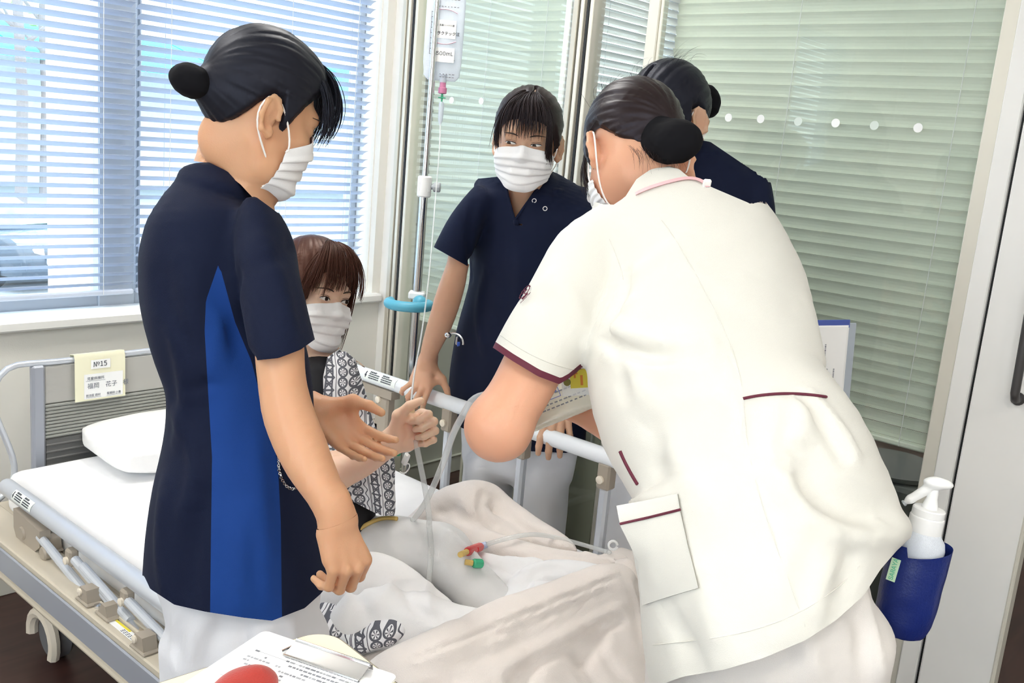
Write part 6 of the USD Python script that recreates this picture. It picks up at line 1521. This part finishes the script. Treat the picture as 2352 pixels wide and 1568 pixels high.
    FOLDS = (([(1438, 630), (1420, 695), (1386, 762)], -.022, .010), ([(1448, 690), (1418, 732), (1384, 778)], .012, .008), ([(1388, 778), (1440, 804), (1530, 816)], -.016, .010), ([(1400, 745), (1470, 778), (1620, 788)], .012, .014), ([(1402, 800), (1450, 856), (1482, 930)], .009, .014), ([(1398, 770), (1428, 850), (1436, 900)], -.009, .010),
        ([(1460, 830), (1540, 850), (1660, 850)], .006, .016), ([(1700, 925), (1690, 980), (1664, 1070)], .009, .016), ([(1846, 912), (1885, 960), (1934, 1045)], -.018, .010), ([(1862, 915), (1910, 965), (1960, 1040)], .012, .010), ([(1840, 920), (1842, 970), (1826, 1040)], .014, .014),
        ([(1796, 1070), (1812, 1130), (1850, 1185), (1920, 1218), (2010, 1228), (2078, 1214)], .022, .015), ([(1846, 1060), (1890, 1128), (1970, 1175), (2040, 1195)], -.026, .024), ([(1775, 925), (1762, 1000), (1730, 1060)], .010, .016), ([(1735, 925), (1740, 990), (1735, 1050)], -.008, .014),
        ([(1610, 1330), (1630, 1400), (1660, 1500)], .010, .018), ([(1530, 1400), (1560, 1450), (1590, 1520)], -.010, .016), ([(1520, 1010), (1560, 1060), (1600, 1150)], .009, .016), ([(1480, 960), (1510, 1030), (1500, 1110)], -.008, .014), ([(1905, 1260), (1885, 1350), (1850, 1440)], .010, .016), ([(1960, 1250), (1950, 1310), (1925, 1380)], -.010, .016), ([(1810, 1230), (1790, 1330), (1780, 1440)], .008, .018),
        ([(1560, 615), (1620, 640), (1740, 640)], .006, .02), ([(1270, 640), (1320, 700), (1330, 780)], .008, .016), ([(1230, 680), (1260, 750), (1250, 810)], -.006, .014), ([(1560, 560), (1500, 600), (1440, 640)], .007, .016), ([(1640, 700), (1740, 720), (1840, 700)], -.005, .022), ([(1540, 930), (1620, 910), (1700, 915)], .006, .014))
    for px, h, w in FOLDS:
        L = T.hits(px, n=9)
        if len(L) > 1: T.ridge(L, h, w)
    tm = T.mesh(.0062)
    hem = poly_side([(1300, 1640), (1496, 1580), (1570, 1553), (1660, 1538), (1750, 1512), (1850, 1470), (1920, 1424), (1985, 1366), (2022, 1308), (2060, 1264), (2090, 1236), (2160, 1190)])
    cuff = poly_side([(1090, 770), (1138, 802), (1176, 828), (1236, 864), (1284, 882), (1302, 872), (1345, 840)])
    band = poly_side([(1090, 752), (1140, 786), (1180, 813), (1240, 849), (1288, 868), (1306, 858), (1345, 826)])
    top = poly_side([(1380, 490), (1436, 452), (1462, 411), (1494, 389), (1532, 380), (1560, 388), (1580, 405), (1640, 432), (1720, 466), (1800, 530)])
    on = lambda V: SL._val(V, .2) < TO._val(V, .2) - .004
    def keep(V):
        q = to_px(V); g = -hem(V); g = np.where(on(V), np.minimum(g, -cuff(V)), g)
        return np.where(q[:, 1] < 470, np.minimum(g, top(V)), g)
    tm, _ = split(tm, keep)
    part(o, 'body', tuck(bm, T, keep), SK['warm'], smooth=True, label='neck, ears and bare bent arm')
    white, maroon = split(tm, lambda V: np.where(on(V), -band(V), 9))
    tn = part(o, 'tunic', white, M['whitecloth'], smooth=True, label='cream white tunic')
    part(tn, 'cuff_trim', maroon, M['maroon'], smooth=True, label='maroon cuff edge')
    tube_on(tn, 'waist_piping', T, [(1707, 915), (1760, 906), (1830, 904), (1898, 911)], .0019, M['maroon'], .001)
    for px in ([(1400, 548), (1420, 600), (1433, 660), (1425, 700)], [(1520, 505), (1570, 580), (1625, 680), (1680, 800), (1707, 915)], [(1707, 915), (1712, 980), (1730, 1080), (1765, 1200), (1815, 1340), (1850, 1440)], [(1148, 768), (1190, 797), (1260, 832), (1318, 848)], [(1500, 1480), (1600, 1470), (1750, 1440), (1880, 1380), (1975, 1300)]):
        tube_on(tn, 'seam', T, px, .0006, plain_seam, .0003)
    # front edge and pocket
    tube_on(tn, 'front_trim', T, [(1424, 1036), (1440, 1070), (1464, 1112)], .0024, M['maroon'], .001)
    g = []
    pk = [((1416, 1162), (1480, 1150), (1556, 1134)), ((1424, 1205), (1490, 1190), (1562, 1172)), ((1436, 1290), (1500, 1275), (1580, 1255)), ((1458, 1390), (1520, 1375), (1604, 1350))]
    base = np.array([[at(u, v, 1.15) for u, v in row] for row in pk])
    P3 = []
    for r_, row in enumerate(pk):
        h = T.hits(row, .004); h = h if len(h) == 3 else np.array([T.hits([(max(u, 1452 + 8 * r_), v)], .004)[0] for u, v in row])
        if r_ < 2: h[0] = at(*row[0], to_px(h[1:2])[0, 2] + .004)
        P3.append(h)
    part(tn, 'pocket', sheet(np.array(P3), .003), M['whitecloth'], smooth=True)
    e0, e1 = P3[1][0], P3[1][2]; off = -unit(ray(1490, 1190)) * .0032
    part(tn, 'pocket_piping', tube([P3[1][0] * .95 + P3[0][0] * .05 + off, P3[1][1] * .95 + P3[0][1] * .05 + off, e1 * .95 + P3[0][2] * .05 + off], .0017, 8), M['maroon'])
    # crest embroidered on the sleeve
    c = T.hits([(1207, 672)], .0006); 
    if len(c):
        n = T.grad(c)[0]; Rb = frame_from(n, CR); cr = []
        ring = [(math.cos(a) * (.0115 + .0012 * (-1) ** i), math.sin(a) * (.0150 + .0015 * (-1) ** i), 0) for i, a in enumerate(np.linspace(0, 2 * np.pi, 25))]
        cr.append(tube(ring, .0006, 5)); cr.append(rod((0, -.008, 0), (0, .009, 0), .0009, 6)); cr.append(rod((-.005, .002, 0), (.005, .002, 0), .0009, 6)); cr.append(rod((-.006, -.019, 0), (.006, -.019, 0), .0012, 6))
        cr.append(move(text('Hospital', .0042, .0004), (-.010, -.030, -.0002)))
        part(tn, 'crest', move(join(*cr), c[0] + n * .0016, Rb), M['maroon'], smooth=False, label='maroon crest embroidered on the sleeve')
    # lanyard
    L = T.hits([(1460, 446), (1500, 429), (1545, 416), (1580, 410), (1606, 414), (1626, 430)], .002, 24)
    n = T.grad(L); d_ = np.gradient(L, axis=0); w_ = np.cross(d_, n); w_ /= np.linalg.norm(w_, axis=1, keepdims=True)
    ly = part(o, 'lanyard', sheet(np.stack([L - w_ * .0035 + n * .001, L + w_ * .0035 + n * .001], 1), .0012), M['pink'], smooth=True, label='pink lanyard round the collar')
    part(ly, 'clasp', cbox(L[-2] + n[-2] * .002, (.012, .007, .016), .002, frame_from(n[-2], CR)), M['maskloop'])
    # trousers and shoes
    R = Shape()
    R.rings([(1520, 1290, 1985, 1250, 1.29, .135), (1500, 1400, 2000, 1340, 1.275, .14), (1500, 1520, 2025, 1450, 1.275, .135)], .03)
    for l, r_, y in ((1505, 1760, 1560), (1730, 2040, 1520)):
        a0 = at((l + r_) / 2, y, 1.28); R.sections([(a0 + A(0, 0, .05), CR, .088, .11), (A(a0[0], a0[1], .42), CR, .085, .095), (A(a0[0], a0[1], .08), CR, .088, .09)], .02)
        c = A(a0[0] + .03, a0[1] + .05, .036)
        part(o, 'shoe', Shape().ell(c, (.046, .125, .036), k=.01).ell(c + A(0, -.06, .02), (.043, .055, .045), k=.03).mesh(.009), M['shoe'], smooth=True)
    R.func(lambda P: (fbm(P * A(10, 10, 5), 3, 61) - .5) * .018)
    for px, h, w in (([(1830, 1440), (1860, 1500), (1870, 1560)], .010, .014), ([(1960, 1400), (1985, 1480), (1990, 1560)], -.010, .014), ([(1990, 1380), (2010, 1470), (2025, 1560)], .008, .010)):
        Lh = R.hits(px, n=8)
        if len(Lh) > 1: R.ridge(Lh, h, w)
    part(o, 'trousers', R.mesh(.0075), M['trousers2'], smooth=True)
    # badge holder hanging in front
    bc = at(1318, 868, 1.52); bx = unit(CR + CU * .06); bR = np.stack([bx, unit(np.cross(CB, bx)), CB], 1)
    bd = part(o, 'badge_holder', move(rbox((-.020, -.028, -.001), (.040, .030, .001), .0008), bc, bR), M['bagclear'], label='clear badge holder with a yellow card')
    part(bd, 'yellow_card', move(rbox((-.006, -.016, .0011), (.036, .028, .0016), .0002), bc, bR), M['yellow'])
    part(bd, 'card_print', move(join(rbox((.000, .0, .0016), (.003, .012, .0019), .0001), rbox((-.003, .006, .0016), (.006, .008, .0019), .0001), rbox((.010, -.012, .0016), (.014, .004, .0019), .0001)), bc, bR), plain('orange_print', (.75, .25, .03), .6), smooth=False)
    part(bd, 'green_print', move(lathe([(.006, .0016), (.006, .002)], 10), bc + bR @ A(-.011, -.006, 0), bR), plain('olive_print', (.25, .24, .05), .6), smooth=False)
    part(bd, 'strap', rod(bc + bR @ A(.01, .03, 0), at(1400, 700, 1.56), .002, 6), M['pink'])
M['bagclear'] = clear_plastic('clear_vinyl', (.95, .96, .97), .1, .22)
plain_seam = plain('seam_thread', (.74, .72, .66), .8)
teacher()

# ---------------------------------------------------------------- drip stand, bag and lines
M['poly'] = clear_plastic('drip_bag_plastic', (.95, .97, .99), .12, .60, (.80, .85, .93))
M['tube'] = clear_plastic('clear_tube', (.93, .94, .94), .06, .30, (.86, .87, .86))
M['blueplastic'] = plain('light_blue_plastic', (.10, .42, .58), .38)
M['pinkcap'] = plain('pink_cap', (.62, .22, .38), .45)
M['greenplastic'] = plain('green_plastic', (.05, .42, .22), .4)
M['greyplastic'] = plain('grey_plastic', (.42, .45, .48), .45)
M['whiteplastic'] = plain('white_plastic', (.86, .86, .85), .4)
M['redplastic'] = plain('red_plastic', (.62, .015, .02), .35)
M['latex'] = plain('yellow_latex', (.66, .46, .14), .45)
M['funnel'] = plain('cream_funnel', (.78, .70, .50), .45)
SP = at(970, 500, 2.86); sx, sy = SP[0], SP[1]
iv = thing('drip_stand', 'chrome drip stand with a light blue ring handle between the bed and the glass', 'stand', (sx, sy, 0))
zc = at(977, 427, 2.86)[2]; zh = at(948, 700, 2.86)[2]
part(iv, 'lower_pole', rod((sx, sy, .10), (sx, sy, zc), .0125, 16), M['steel'])
part(iv, 'upper_pole', rod((sx, sy, zc - .02), (sx, sy, 2.12), .0085, 16), M['steel'])
part(iv, 'clamp', join(move(lathe([(.017, -.032), (.021, -.028), (.021, .026), (.017, .030)], 18), (sx, sy, zc)), cbox((sx, sy, zc), (.038, .034, .04), .006, rotz(-.84))), M['whiteplastic'])
kd = A(.664, -.743, 0); part(iv, 'clamp_knob', join(rod(A(sx, sy, zc) + kd * .014, A(sx, sy, zc) + kd * .030, .008), move(lathe([(.012, -.011), (.015, -.008), (.015, .008), (.012, .011)], 10), A(sx, sy, zc) + kd * .037, frame_from(kd))), M['greyplastic'])
rc = A(sx, sy, zh) - kd * .018 - A(.742, .64, 0) * .045
ring = [rc + kd * .060 * math.cos(a) + A(.742, .64, 0) * .052 * math.sin(a) for a in np.linspace(-3.6, .55, 40)]
part(iv, 'ring_handle', tube(ring, [.010] + [.0155] * 38 + [.010], 14), M['blueplastic'], smooth=True, label='light blue ring handle')
part(iv, 'handle_joint', Shape().ell(A(sx, sy, zh + .004) - A(.742, .64, 0) * .024 + kd * .012, (.022, .022, .022)).mesh(.004), M['blueplastic'], smooth=True)
part(iv, 'handle_clamp', cbox((sx, sy, zh + .022), (.05, .045, .022), .004, rotz(-.84)), M['whiteplastic'])
part(iv, 'hook', join(tube(spline([(sx, sy, 2.10), A(sx, sy, 2.13) + kd * .02, A(sx, sy, 2.12) + kd * .07, A(sx, sy, 2.06) + kd * .085, A(sx, sy, 2.05) + kd * .075], 16), .004, 8), tube(spline([(sx, sy, 2.10), A(sx, sy, 2.13) - kd * .02, A(sx, sy, 2.12) - kd * .07, A(sx, sy, 2.06) - kd * .085], 16), .004, 8)), M['steel'])
for k in range(5):
    a = k * 2 * math.pi / 5 + .3; e = A(sx + .26 * math.cos(a), sy + .26 * math.sin(a), .075)
    part(iv, 'base_leg', tube([(sx, sy, .12), (sx + .13 * math.cos(a), sy + .13 * math.sin(a), .10), e], [.016, .014, .011], 8), M['whiteplastic'])
    part(iv, 'castor', move(lathe([(.01, -.012), (.026, -.01), (.026, .01), (.01, .012)], 16), e - A(0, 0, .049), frame_from((math.sin(a), -math.cos(a), 0))), M['hubgrey'])

BX = unit(A(.664, -.743, 0)); BZ = A(0, 0, 1.0); BN = np.cross(BX, BZ); BRm = np.stack([BX, BZ, BN], 1)
b0 = at(1013, 186, 2.80); W_, H_ = .056, .30
bag = thing('drip_bag', 'clear half litre drip bag with printed scale hanging above the pink cap', 'drip bag', b0)
g = Shape()
def bagfn(P):
    q = (P - b0) @ BRm; x, y, z = q[:, 0], q[:, 1], q[:, 2]
    w = np.interp(y, [0, .012, .05, .24, H_], [.040, .052, W_, W_, .046]); th = .014 * np.clip(1 - (x / w) ** 2, 0, 1) ** .5 * np.interp(y, [0, .03, .1, .25, H_], [.15, .6, 1, .8, .05]) + .0012
    return np.maximum(np.maximum(np.abs(x) - w, np.abs(z) - th), np.maximum(-y, y - H_)) * .8
g.add(bagfn, b0 - .35, b0 + .35)
part(bag, 'bag', g.mesh(.004, b0 - A(.07, .07, .01), b0 + A(.07, .07, .32)), M['poly'], smooth=True)
zf = lambda x, y: .0155
def flat(m, x, y, z=.0150): return move(m, b0 + BX * x + BZ * y + BN * z, BRm)
for y0, y1 in ((.118, .168), (.052, .092)): part(bag, 'label', flat(rbox((-.022, 0, 0), (.034, y1 - y0, .0005), .0002), .0, y0), M['paper'])
part(bag, 'lettering', join(flat(text('ラクテック注', .0078, .0004, True, 1), -.020, .128, .0156), flat(text('500mL', .0105, .0004), -.019, .071, .0156), flat(text('乳酸リンゲル液', .0044, .0004, True), -.014, .152, .0156)), M['ink'], smooth=False)
sc = [rbox((-.0385, .072, 0), (-.0375, .190, .0004), .0001)] + [rbox((-.0385, .072 + .0145 * i, 0), (-.0385 + (.010 if i % 2 == 0 else .006), .0732 + .0145 * i, .0004), .0001) for i in range(9)]
part(bag, 'scale', join(*[flat(m, 0, 0) for m in sc]), M['ink'], smooth=False)
rr = random.Random(2)
part(bag, 'small_print', join(*[flat(rbox((x, y, 0), (x + .004 + .003 * rr.random(), y + .0022, .0004), .0001), 0, 0) for y in (.232, .224, .204, .058, .018, .010) for x in np.arange(-.030 if y > .1 else -.005, .034, .009)]), M['inkgrey'], smooth=False)
arc = lambda y, s: tube([b0 + BX * x + BZ * (y + s * .010 * (1 - (x / .036) ** 2)) + BN * .0152 for x in np.linspace(-.030, .036, 12)], .0013, 5)
part(bag, 'pink_arc', join(arc(.188, 1), arc(.112, -1)), plain('pale_pink_print', (.72, .45, .55), .6))
c0 = b0 + BX * .006
part(bag, 'port', move(lathe([(.010, -.004), (.010, .012), (.014, .018)], 16), c0), M['poly'])
part(bag, 'cap', move(lathe([(.0085, -.036), (.0125, -.034), (.0125, -.019), (.0095, -.018), (.0088, -.002), (.007, -.001)], 20), c0), M['pinkcap'], label='pink rubber cap')
ds = thing('drip_line', 'clear drip tubing with a green spike running from the bag down to the fist', 'tube', c0 - A(0, 0, .04))
part(ds, 'spike', move(lathe([(.0015, -.070), (.0025, -.052), (.0045, -.046), (.003, -.040), (.003, -.034)], 12), c0), M['greenplastic'])
part(ds, 'spike_flange', cbox(c0 - A(0, 0, .047), (.022, .012, .003), .001, rotz(-.84)), M['greenplastic'])
part(ds, 'drip_chamber', move(lathe([(.002, -.125), (.0065, -.112), (.0078, -.075), (.0075, -.062), (.003, -.058)], 16), c0), M['poly'])
LP = [c0 - A(0, 0, .12)] + [at(u, v, d) for u, v, d in ((1010, 330, 2.78), (1003, 420, 2.74), (992, 560, 2.62), (980, 680, 2.48), (966, 780, 2.32), (953, 850, 2.14), (946, 905, 1.99), (943, 935, 1.935))]
part(ds, 'tubing', tube(spline(LP, 50), .0021, 8), M['tube'], smooth=True)
fu = at(947, 952, 1.925); part(ds, 'funnel', move(lathe([(.0035, -.035), (.0045, -.004), (.0082, .016), (.0090, .022), (.0090, .0245)], 18), fu, frame_from(unit(at(941, 920, 1.93) - at(952, 985, 1.925)))), M['funnel'], label='cream funnel end held in the fist')
part(ds, 'branch_line', tube(spline([at(951, 985, 1.95), at(960, 1010, 2.02), at(945, 1034, 2.06), at(932, 1040, 2.07)], 14), .0016, 6), M['tube'])
rcl = part(ds, 'roller_clamp', cbox(at(932, 1054, 2.07), (.010, .014, .030), .003, rotx(.4)), M['whiteplastic']); part(rcl, 'roller', cbox(at(915, 1040, 2.07), (.020, .010, .010), .003, rotz(.8)), M['greenplastic'])
part(rcl, 'hook', tube(spline([at(930, 1066, 2.07), at(940, 1066, 2.07), at(938, 1078, 2.07), at(918, 1082, 2.07)], 14), .0016, 6), M['whiteplastic'])

# drainage set on the bed
tb1 = thing('drain_tube', 'thick clear tube arching from the bent elbow down to the bed', 'tube', at(950, 1190, 2.05))
part(tb1, 'tube', tube(spline([at(1150, 905, 1.60), at(1108, 908, 1.60), at(1072, 938, 1.66), at(1046, 985, 1.74), at(1022, 1050, 1.83), at(990, 1128, 1.95), at(966, 1172, 2.02), at(948, 1193, 2.06)], 46), .0062, 10), M['tube'], smooth=True)
tb2 = thing('drain_tube', 'thick clear drain tube hanging straight down from the fist over the knee', 'tube', at(985, 1200, 1.95))
lg = PLEG.hits([(986, 1210), (990, 1260), (987, 1310)], .007)
lgd = [at(955, 1010, 1.925), at(964, 1060, 1.93), at(976, 1120, 1.94), at(985, 1180, 1.945)] + list(lg) + [at(984, 1350, to_px(lg[-1:])[0, 2] - .01)]
part(tb2, 'tube', tube(spline(lgd, 40), .0058, 10), M['tube'], smooth=True)
ct = thing('catheter', 'yellow rubber catheter lying over the thigh', 'catheter', at(860, 1195, 2.0))
part(ct, 'tube', tube(PLEG.hits([(815, 1222), (832, 1210), (850, 1200), (870, 1192), (890, 1189), (912, 1191)], .004, 26), .0046, 10), M['latex'], smooth=True)
BED = Shape(); BED.ops = bl.ops + sh.ops + PLEG.ops
def on_bed(px, lift=.006, n=None):
    P = BED.hits(px, lift, n)
    return P if len(P) == len(px) or n else np.array([onz(u, v, .63) for u, v in px])
cn = thing('catheter_connector', 'red catheter connector joined to clear tubing on the blanket', 'connector', onz(1090, 1262, .62))
p0, p1, p2 = on_bed([(1066, 1270), (1072, 1267), (1104, 1255)], .010)
part(cn, 'red_sleeve', join(tube([p1, p1 + (p2 - p1) * .1, p2 - (p2 - p1) * .08, p2], [.0075, .0098, .0098, .0080], 10), cbox((p1 + p2) / 2, (.006, .022, .010), .002, frame_from(CU, unit(p2 - p1)))), M['redplastic'])
part(cn, 'catheter_end', rod(p0 - (p2 - p1) * .25, p1, .0062, 10), M['latex'])
q = on_bed([(1104, 1255), (1118, 1250), (1150, 1240), (1200, 1229), (1262, 1231), (1330, 1248), (1400, 1268)], .009)
part(cn, 'valve', tube([q[0], q[1]], [.0080, .0070], 10), plain('pale_blue_valve', (.50, .58, .78), .3))
part(cn, 'tube', tube(spline(q[1:], 40), .0050, 10), M['tube'], smooth=True)
cg = thing('catheter_valve', 'small green catheter valve below the red connector', 'valve', onz(1096, 1294, .60))
p0, p1, p2 = on_bed([(1068, 1290), (1086, 1293), (1108, 1294)], .009)
part(cg, 'valve_body', tube([p1, p1 + (p2 - p1) * .12, p2 - (p2 - p1) * .1, p2], [.0072, .0095, .0095, .0072], 10), M['greenplastic']); part(cg, 'catheter_end', rod(p0, p1, .0058, 10), M['latex'])
p = onz(1408, 1252, .655); single('tube_ring', tube([p + CR * .009 * math.cos(a) + CU * .009 * math.sin(a) for a in np.linspace(0, 6.0, 18)], .0028, 6), M['whiteplastic'], 'small white tube ring on the blanket beside the tunic pocket', 'ring')

# bag held by the person in white
dbq = [(1190, 985), (1226, 992), (1290, 968), (1352, 930), (1352, 918), (1318, 880), (1260, 860), (1195, 880)]
dc = at(1275, 906, 1.585); dX = unit(at(1350, 905, 1.585) - at(1225, 955, 1.585)); dN = unit(CB + CU * .55); dN = unit(dN - dX * (dN @ dX)); dY = np.cross(dN, dX); dR = np.stack([dX, dY, dN], 1)
db = thing('drainage_bag', 'soft pale yellow drainage bag held under the badge of the person in white', 'bag', dc)
ds_ = Shape()
def dfn(P):
    q = (P - dc) @ dR; x, y, z = q[:, 0], q[:, 1], q[:, 2]; w = .078 - .35 * np.clip(y - .02, 0, 1)
    th = .013 * np.clip(1 - (x / .085) ** 2, 0, 1) ** .5 * np.clip(1 - (y / .05) ** 2, 0, 1) ** .5 + .0015
    return np.maximum(np.maximum(np.abs(x + .01) - w, np.abs(y) - .046), np.abs(z) - th) * .8
ds_.add(dfn, dc - .12, dc + .12); part(db, 'bag', ds_.mesh(.004), plain('bag_contents', (.86, .83, .70), .25, coat=.5), smooth=True)
fl = lambda m, x, y: move(m, dc + dR @ A(x, y, .0150), dR)
part(db, 'lettering', join(fl(text('300mL', .010, .0004, bold=1), .018, .012), fl(rbox((-.026, -.012, 0), (.008, -.011, .0004), .0001), 0, 0), fl(rbox((-.026, .024, 0), (.008, .025, .0004), .0001), 0, 0), fl(rbox((.007, -.012, 0), (.008, .025, .0004), .0001), 0, 0), fl(rbox((-.024, -.002, 0), (.004, .008, .0004), .0001), 0, 0), fl(tube([(.034 + .024 * math.cos(a), .017 + .0095 * math.sin(a), 0) for a in np.linspace(0, 6.28, 25)], .0005, 4), 0, 0)), plain('blue_print', (.12, .16, .50), .6), smooth=False)
part(db, 'small_print', join(*[fl(rbox((x, y, 0), (x + .0035 + .003 * rr.random(), y + .0022, .0004), .0001), 0, 0) for y in (-.004, -.020, -.028) for x in np.arange(.0 if y > -.01 else -.03, .05, .008)]), M['inkgrey'], smooth=False)
part(db, 'hanger', tube([dc + dR @ A(*p, .0) for p in ((.062, -.034), (.078, -.010), (.070, .012))], .0035, 8), M['tube'])

# folder standing behind the back of the person in white
fc = [at(1795, 744, 2.10), at(1955, 742, 2.10)]; fx = unit(fc[1] - fc[0]); fz = unit(A(0, 0, 1.0) - fx * fx[2] + CR * .03); fn_ = np.cross(fx, fz); fR = np.stack([fx, fz, fn_], 1); fo = fc[0]
if fn_ @ CB < 0: fR[:, 2] *= -1
fd = thing('folder', 'grey folder with printed sheets held upright behind the bent back', 'folder', fo)
fb = lambda lo, hi, r=.001: move(rbox(lo, hi, r), fo, fR) if np.linalg.det(fR) > 0 else move(rbox(lo, hi, r), fo, fR)
wF = np.linalg.norm(fc[1] - fc[0])
part(fd, 'cover', fb((0, -.32, -.004), (wF + .012, .0, .0), .001), plain('grey_blue_cover', (.42, .47, .53), .4)); part(fd, 'cover_top', fb((0, -.010, -.0005), (wF - .003, .008, .002), .001), plain('blue_edge', (.06, .10, .38), .4))
for i in range(4): part(fd, 'sheet', fb((0, -.315, .0005 + .0014 * i), (wF - .004 - .0015 * i, -.003 - .001 * i, .0014 + .0014 * i), .0003), M['paper'])
rr = random.Random(8); pr = []
for cx, y0, y1 in ((.097, -.045, -.09), (.104, -.10, -.125), (.113, -.13, -.16), (.119, -.10, -.15), (.109, -.12, -.15), (.128, -.165, -.2), (.136, -.20, -.25)):
    y = y0
    while y > y1: h = .0015 + .003 * rr.random(); pr.append(fb((cx, y - h, .0063), (cx + .0028, y, .0067), .00005)); y -= h + .0012
part(fd, 'print', join(*pr), M['inkgrey'], smooth=False)

# hand sanitiser in a blue pouch at the hip of the person in white
tp, bt = at(2112, 1262, 1.315), at(2066, 1452, 1.335); ax = unit(tp - bt); sR = frame_from(ax, CR); L_ = np.linalg.norm(tp - bt)
M['pouch'] = plain('blue_pouch', (.006, .018, .135), .38, bump=.25, bscale=300., spec=.4)
po = thing('pouch', 'royal blue pouch with a small green tag at the hip of the person in white', 'pouch', bt)
def po_fn(P):
    q = (P - bt) @ sR; z = q[:, 2]; a = np.interp(z, [-.004, .004, .02, .06, L_, L_ + .05], [.028, .033, .0385, .0405, .0410, .0410]); k = np.sqrt((q[:, 0] / a) ** 2 + (q[:, 1] / (a * .92)) ** 2)
    return np.maximum((k - 1) * a, -z) * .9 + (fbm(P * 40, 1, 3) - .5) * .003
ps = Shape().add(po_fn, bt - .09, tp + .12)
pm = ps.mesh(.0035, np.minimum(bt, tp) - .07, np.maximum(bt, tp) + .05); rim = lambda V: L_ + .002 + .010 * np.clip(((V - bt) @ sR)[:, 0] / .04, -1, 1) + .014 * (((V - bt) @ sR)[:, 0] < -.028) - ((V - bt) @ sR)[:, 2]
pm, _ = split(pm, rim); part(po, 'pouch_body', pm, M['pouch'], smooth=True)
tg = bt + sR @ A(-.024, -.0, L_ - .034); tg = ps.hits([(2052, 1308)], .0012); tgp = tg[0] if len(tg) else bt
tz = unit(ax * .95 + CR * .05); tn_ = unit(CB * .8 - CR * .5); tn_ = unit(tn_ - tz * (tn_ @ tz)); tR = np.stack([tz, np.cross(tn_, tz), tn_], 1)
tgm = part(po, 'tag', move(rbox((-.016, -.006, 0), (.016, .006, .0008), .0002), tgp, tR), plain('pale_green_tag', (.55, .74, .50), .6), label='pale green tag'); part(tgm, 'lettering', move(text('SARAYA', .0055, .0004, bold=1), tgp + tR @ A(-.0145, -.0026, .0009), tR), M['green'], smooth=False)
bo = thing('sanitiser_bottle', 'white pump bottle of hand sanitiser standing in the blue pouch', 'bottle', bt)
zt = L_ + .02
part(bo, 'bottle', move(lathe([(.026, .008), (.029, .016), (.0315, L_ - .010), (.0315, L_ + .006), (.029, L_ + .016), (.023, L_ + .024), (.0215, L_ + .030)], 30), bt, sR), clear_plastic('milky_bottle', (.95, .96, .98), .2, .72, (.80, .84, .90)), smooth=True)
part(bo, 'collar', move(lathe([(.0215, L_ + .026), (.0225, L_ + .028), (.0225, L_ + .047), (.0215, L_ + .049)], 28), bt, sR), M['whiteplastic']); part(bo, 'collar_ring', move(lathe([(.0205, L_ + .049), (.0212, L_ + .050), (.0212, L_ + .0585), (.0200, L_ + .060)], 28), bt, sR), M['whiteplastic'])
part(bo, 'stem', move(lathe([(.0105, L_ + .058), (.0095, L_ + .066), (.0072, L_ + .074), (.0066, L_ + .090)], 18), bt, sR), M['whiteplastic'])
hz = bt + sR @ A(0, 0, L_ + .094); nz = at(2083, 1151, 1.315)
part(bo, 'pump_head', Shape().ell(hz + sR @ A(.004, 0, .002), (.0205, .0125, .0075), sR, .006).cone(hz, nz + (hz - nz) * .12, .0080, .0058, .006).cone(nz + (hz - nz) * .12, nz, .0058, .0040, .003).mesh(.002), M['whiteplastic'], smooth=True)
part(bo, 'nozzle', move(lathe([(.0028, 0), (.0042, .0005), (.0042, .003)], 12), nz + (nz - hz) * .06, frame_from(unit(nz - hz))), M['greyplastic'])
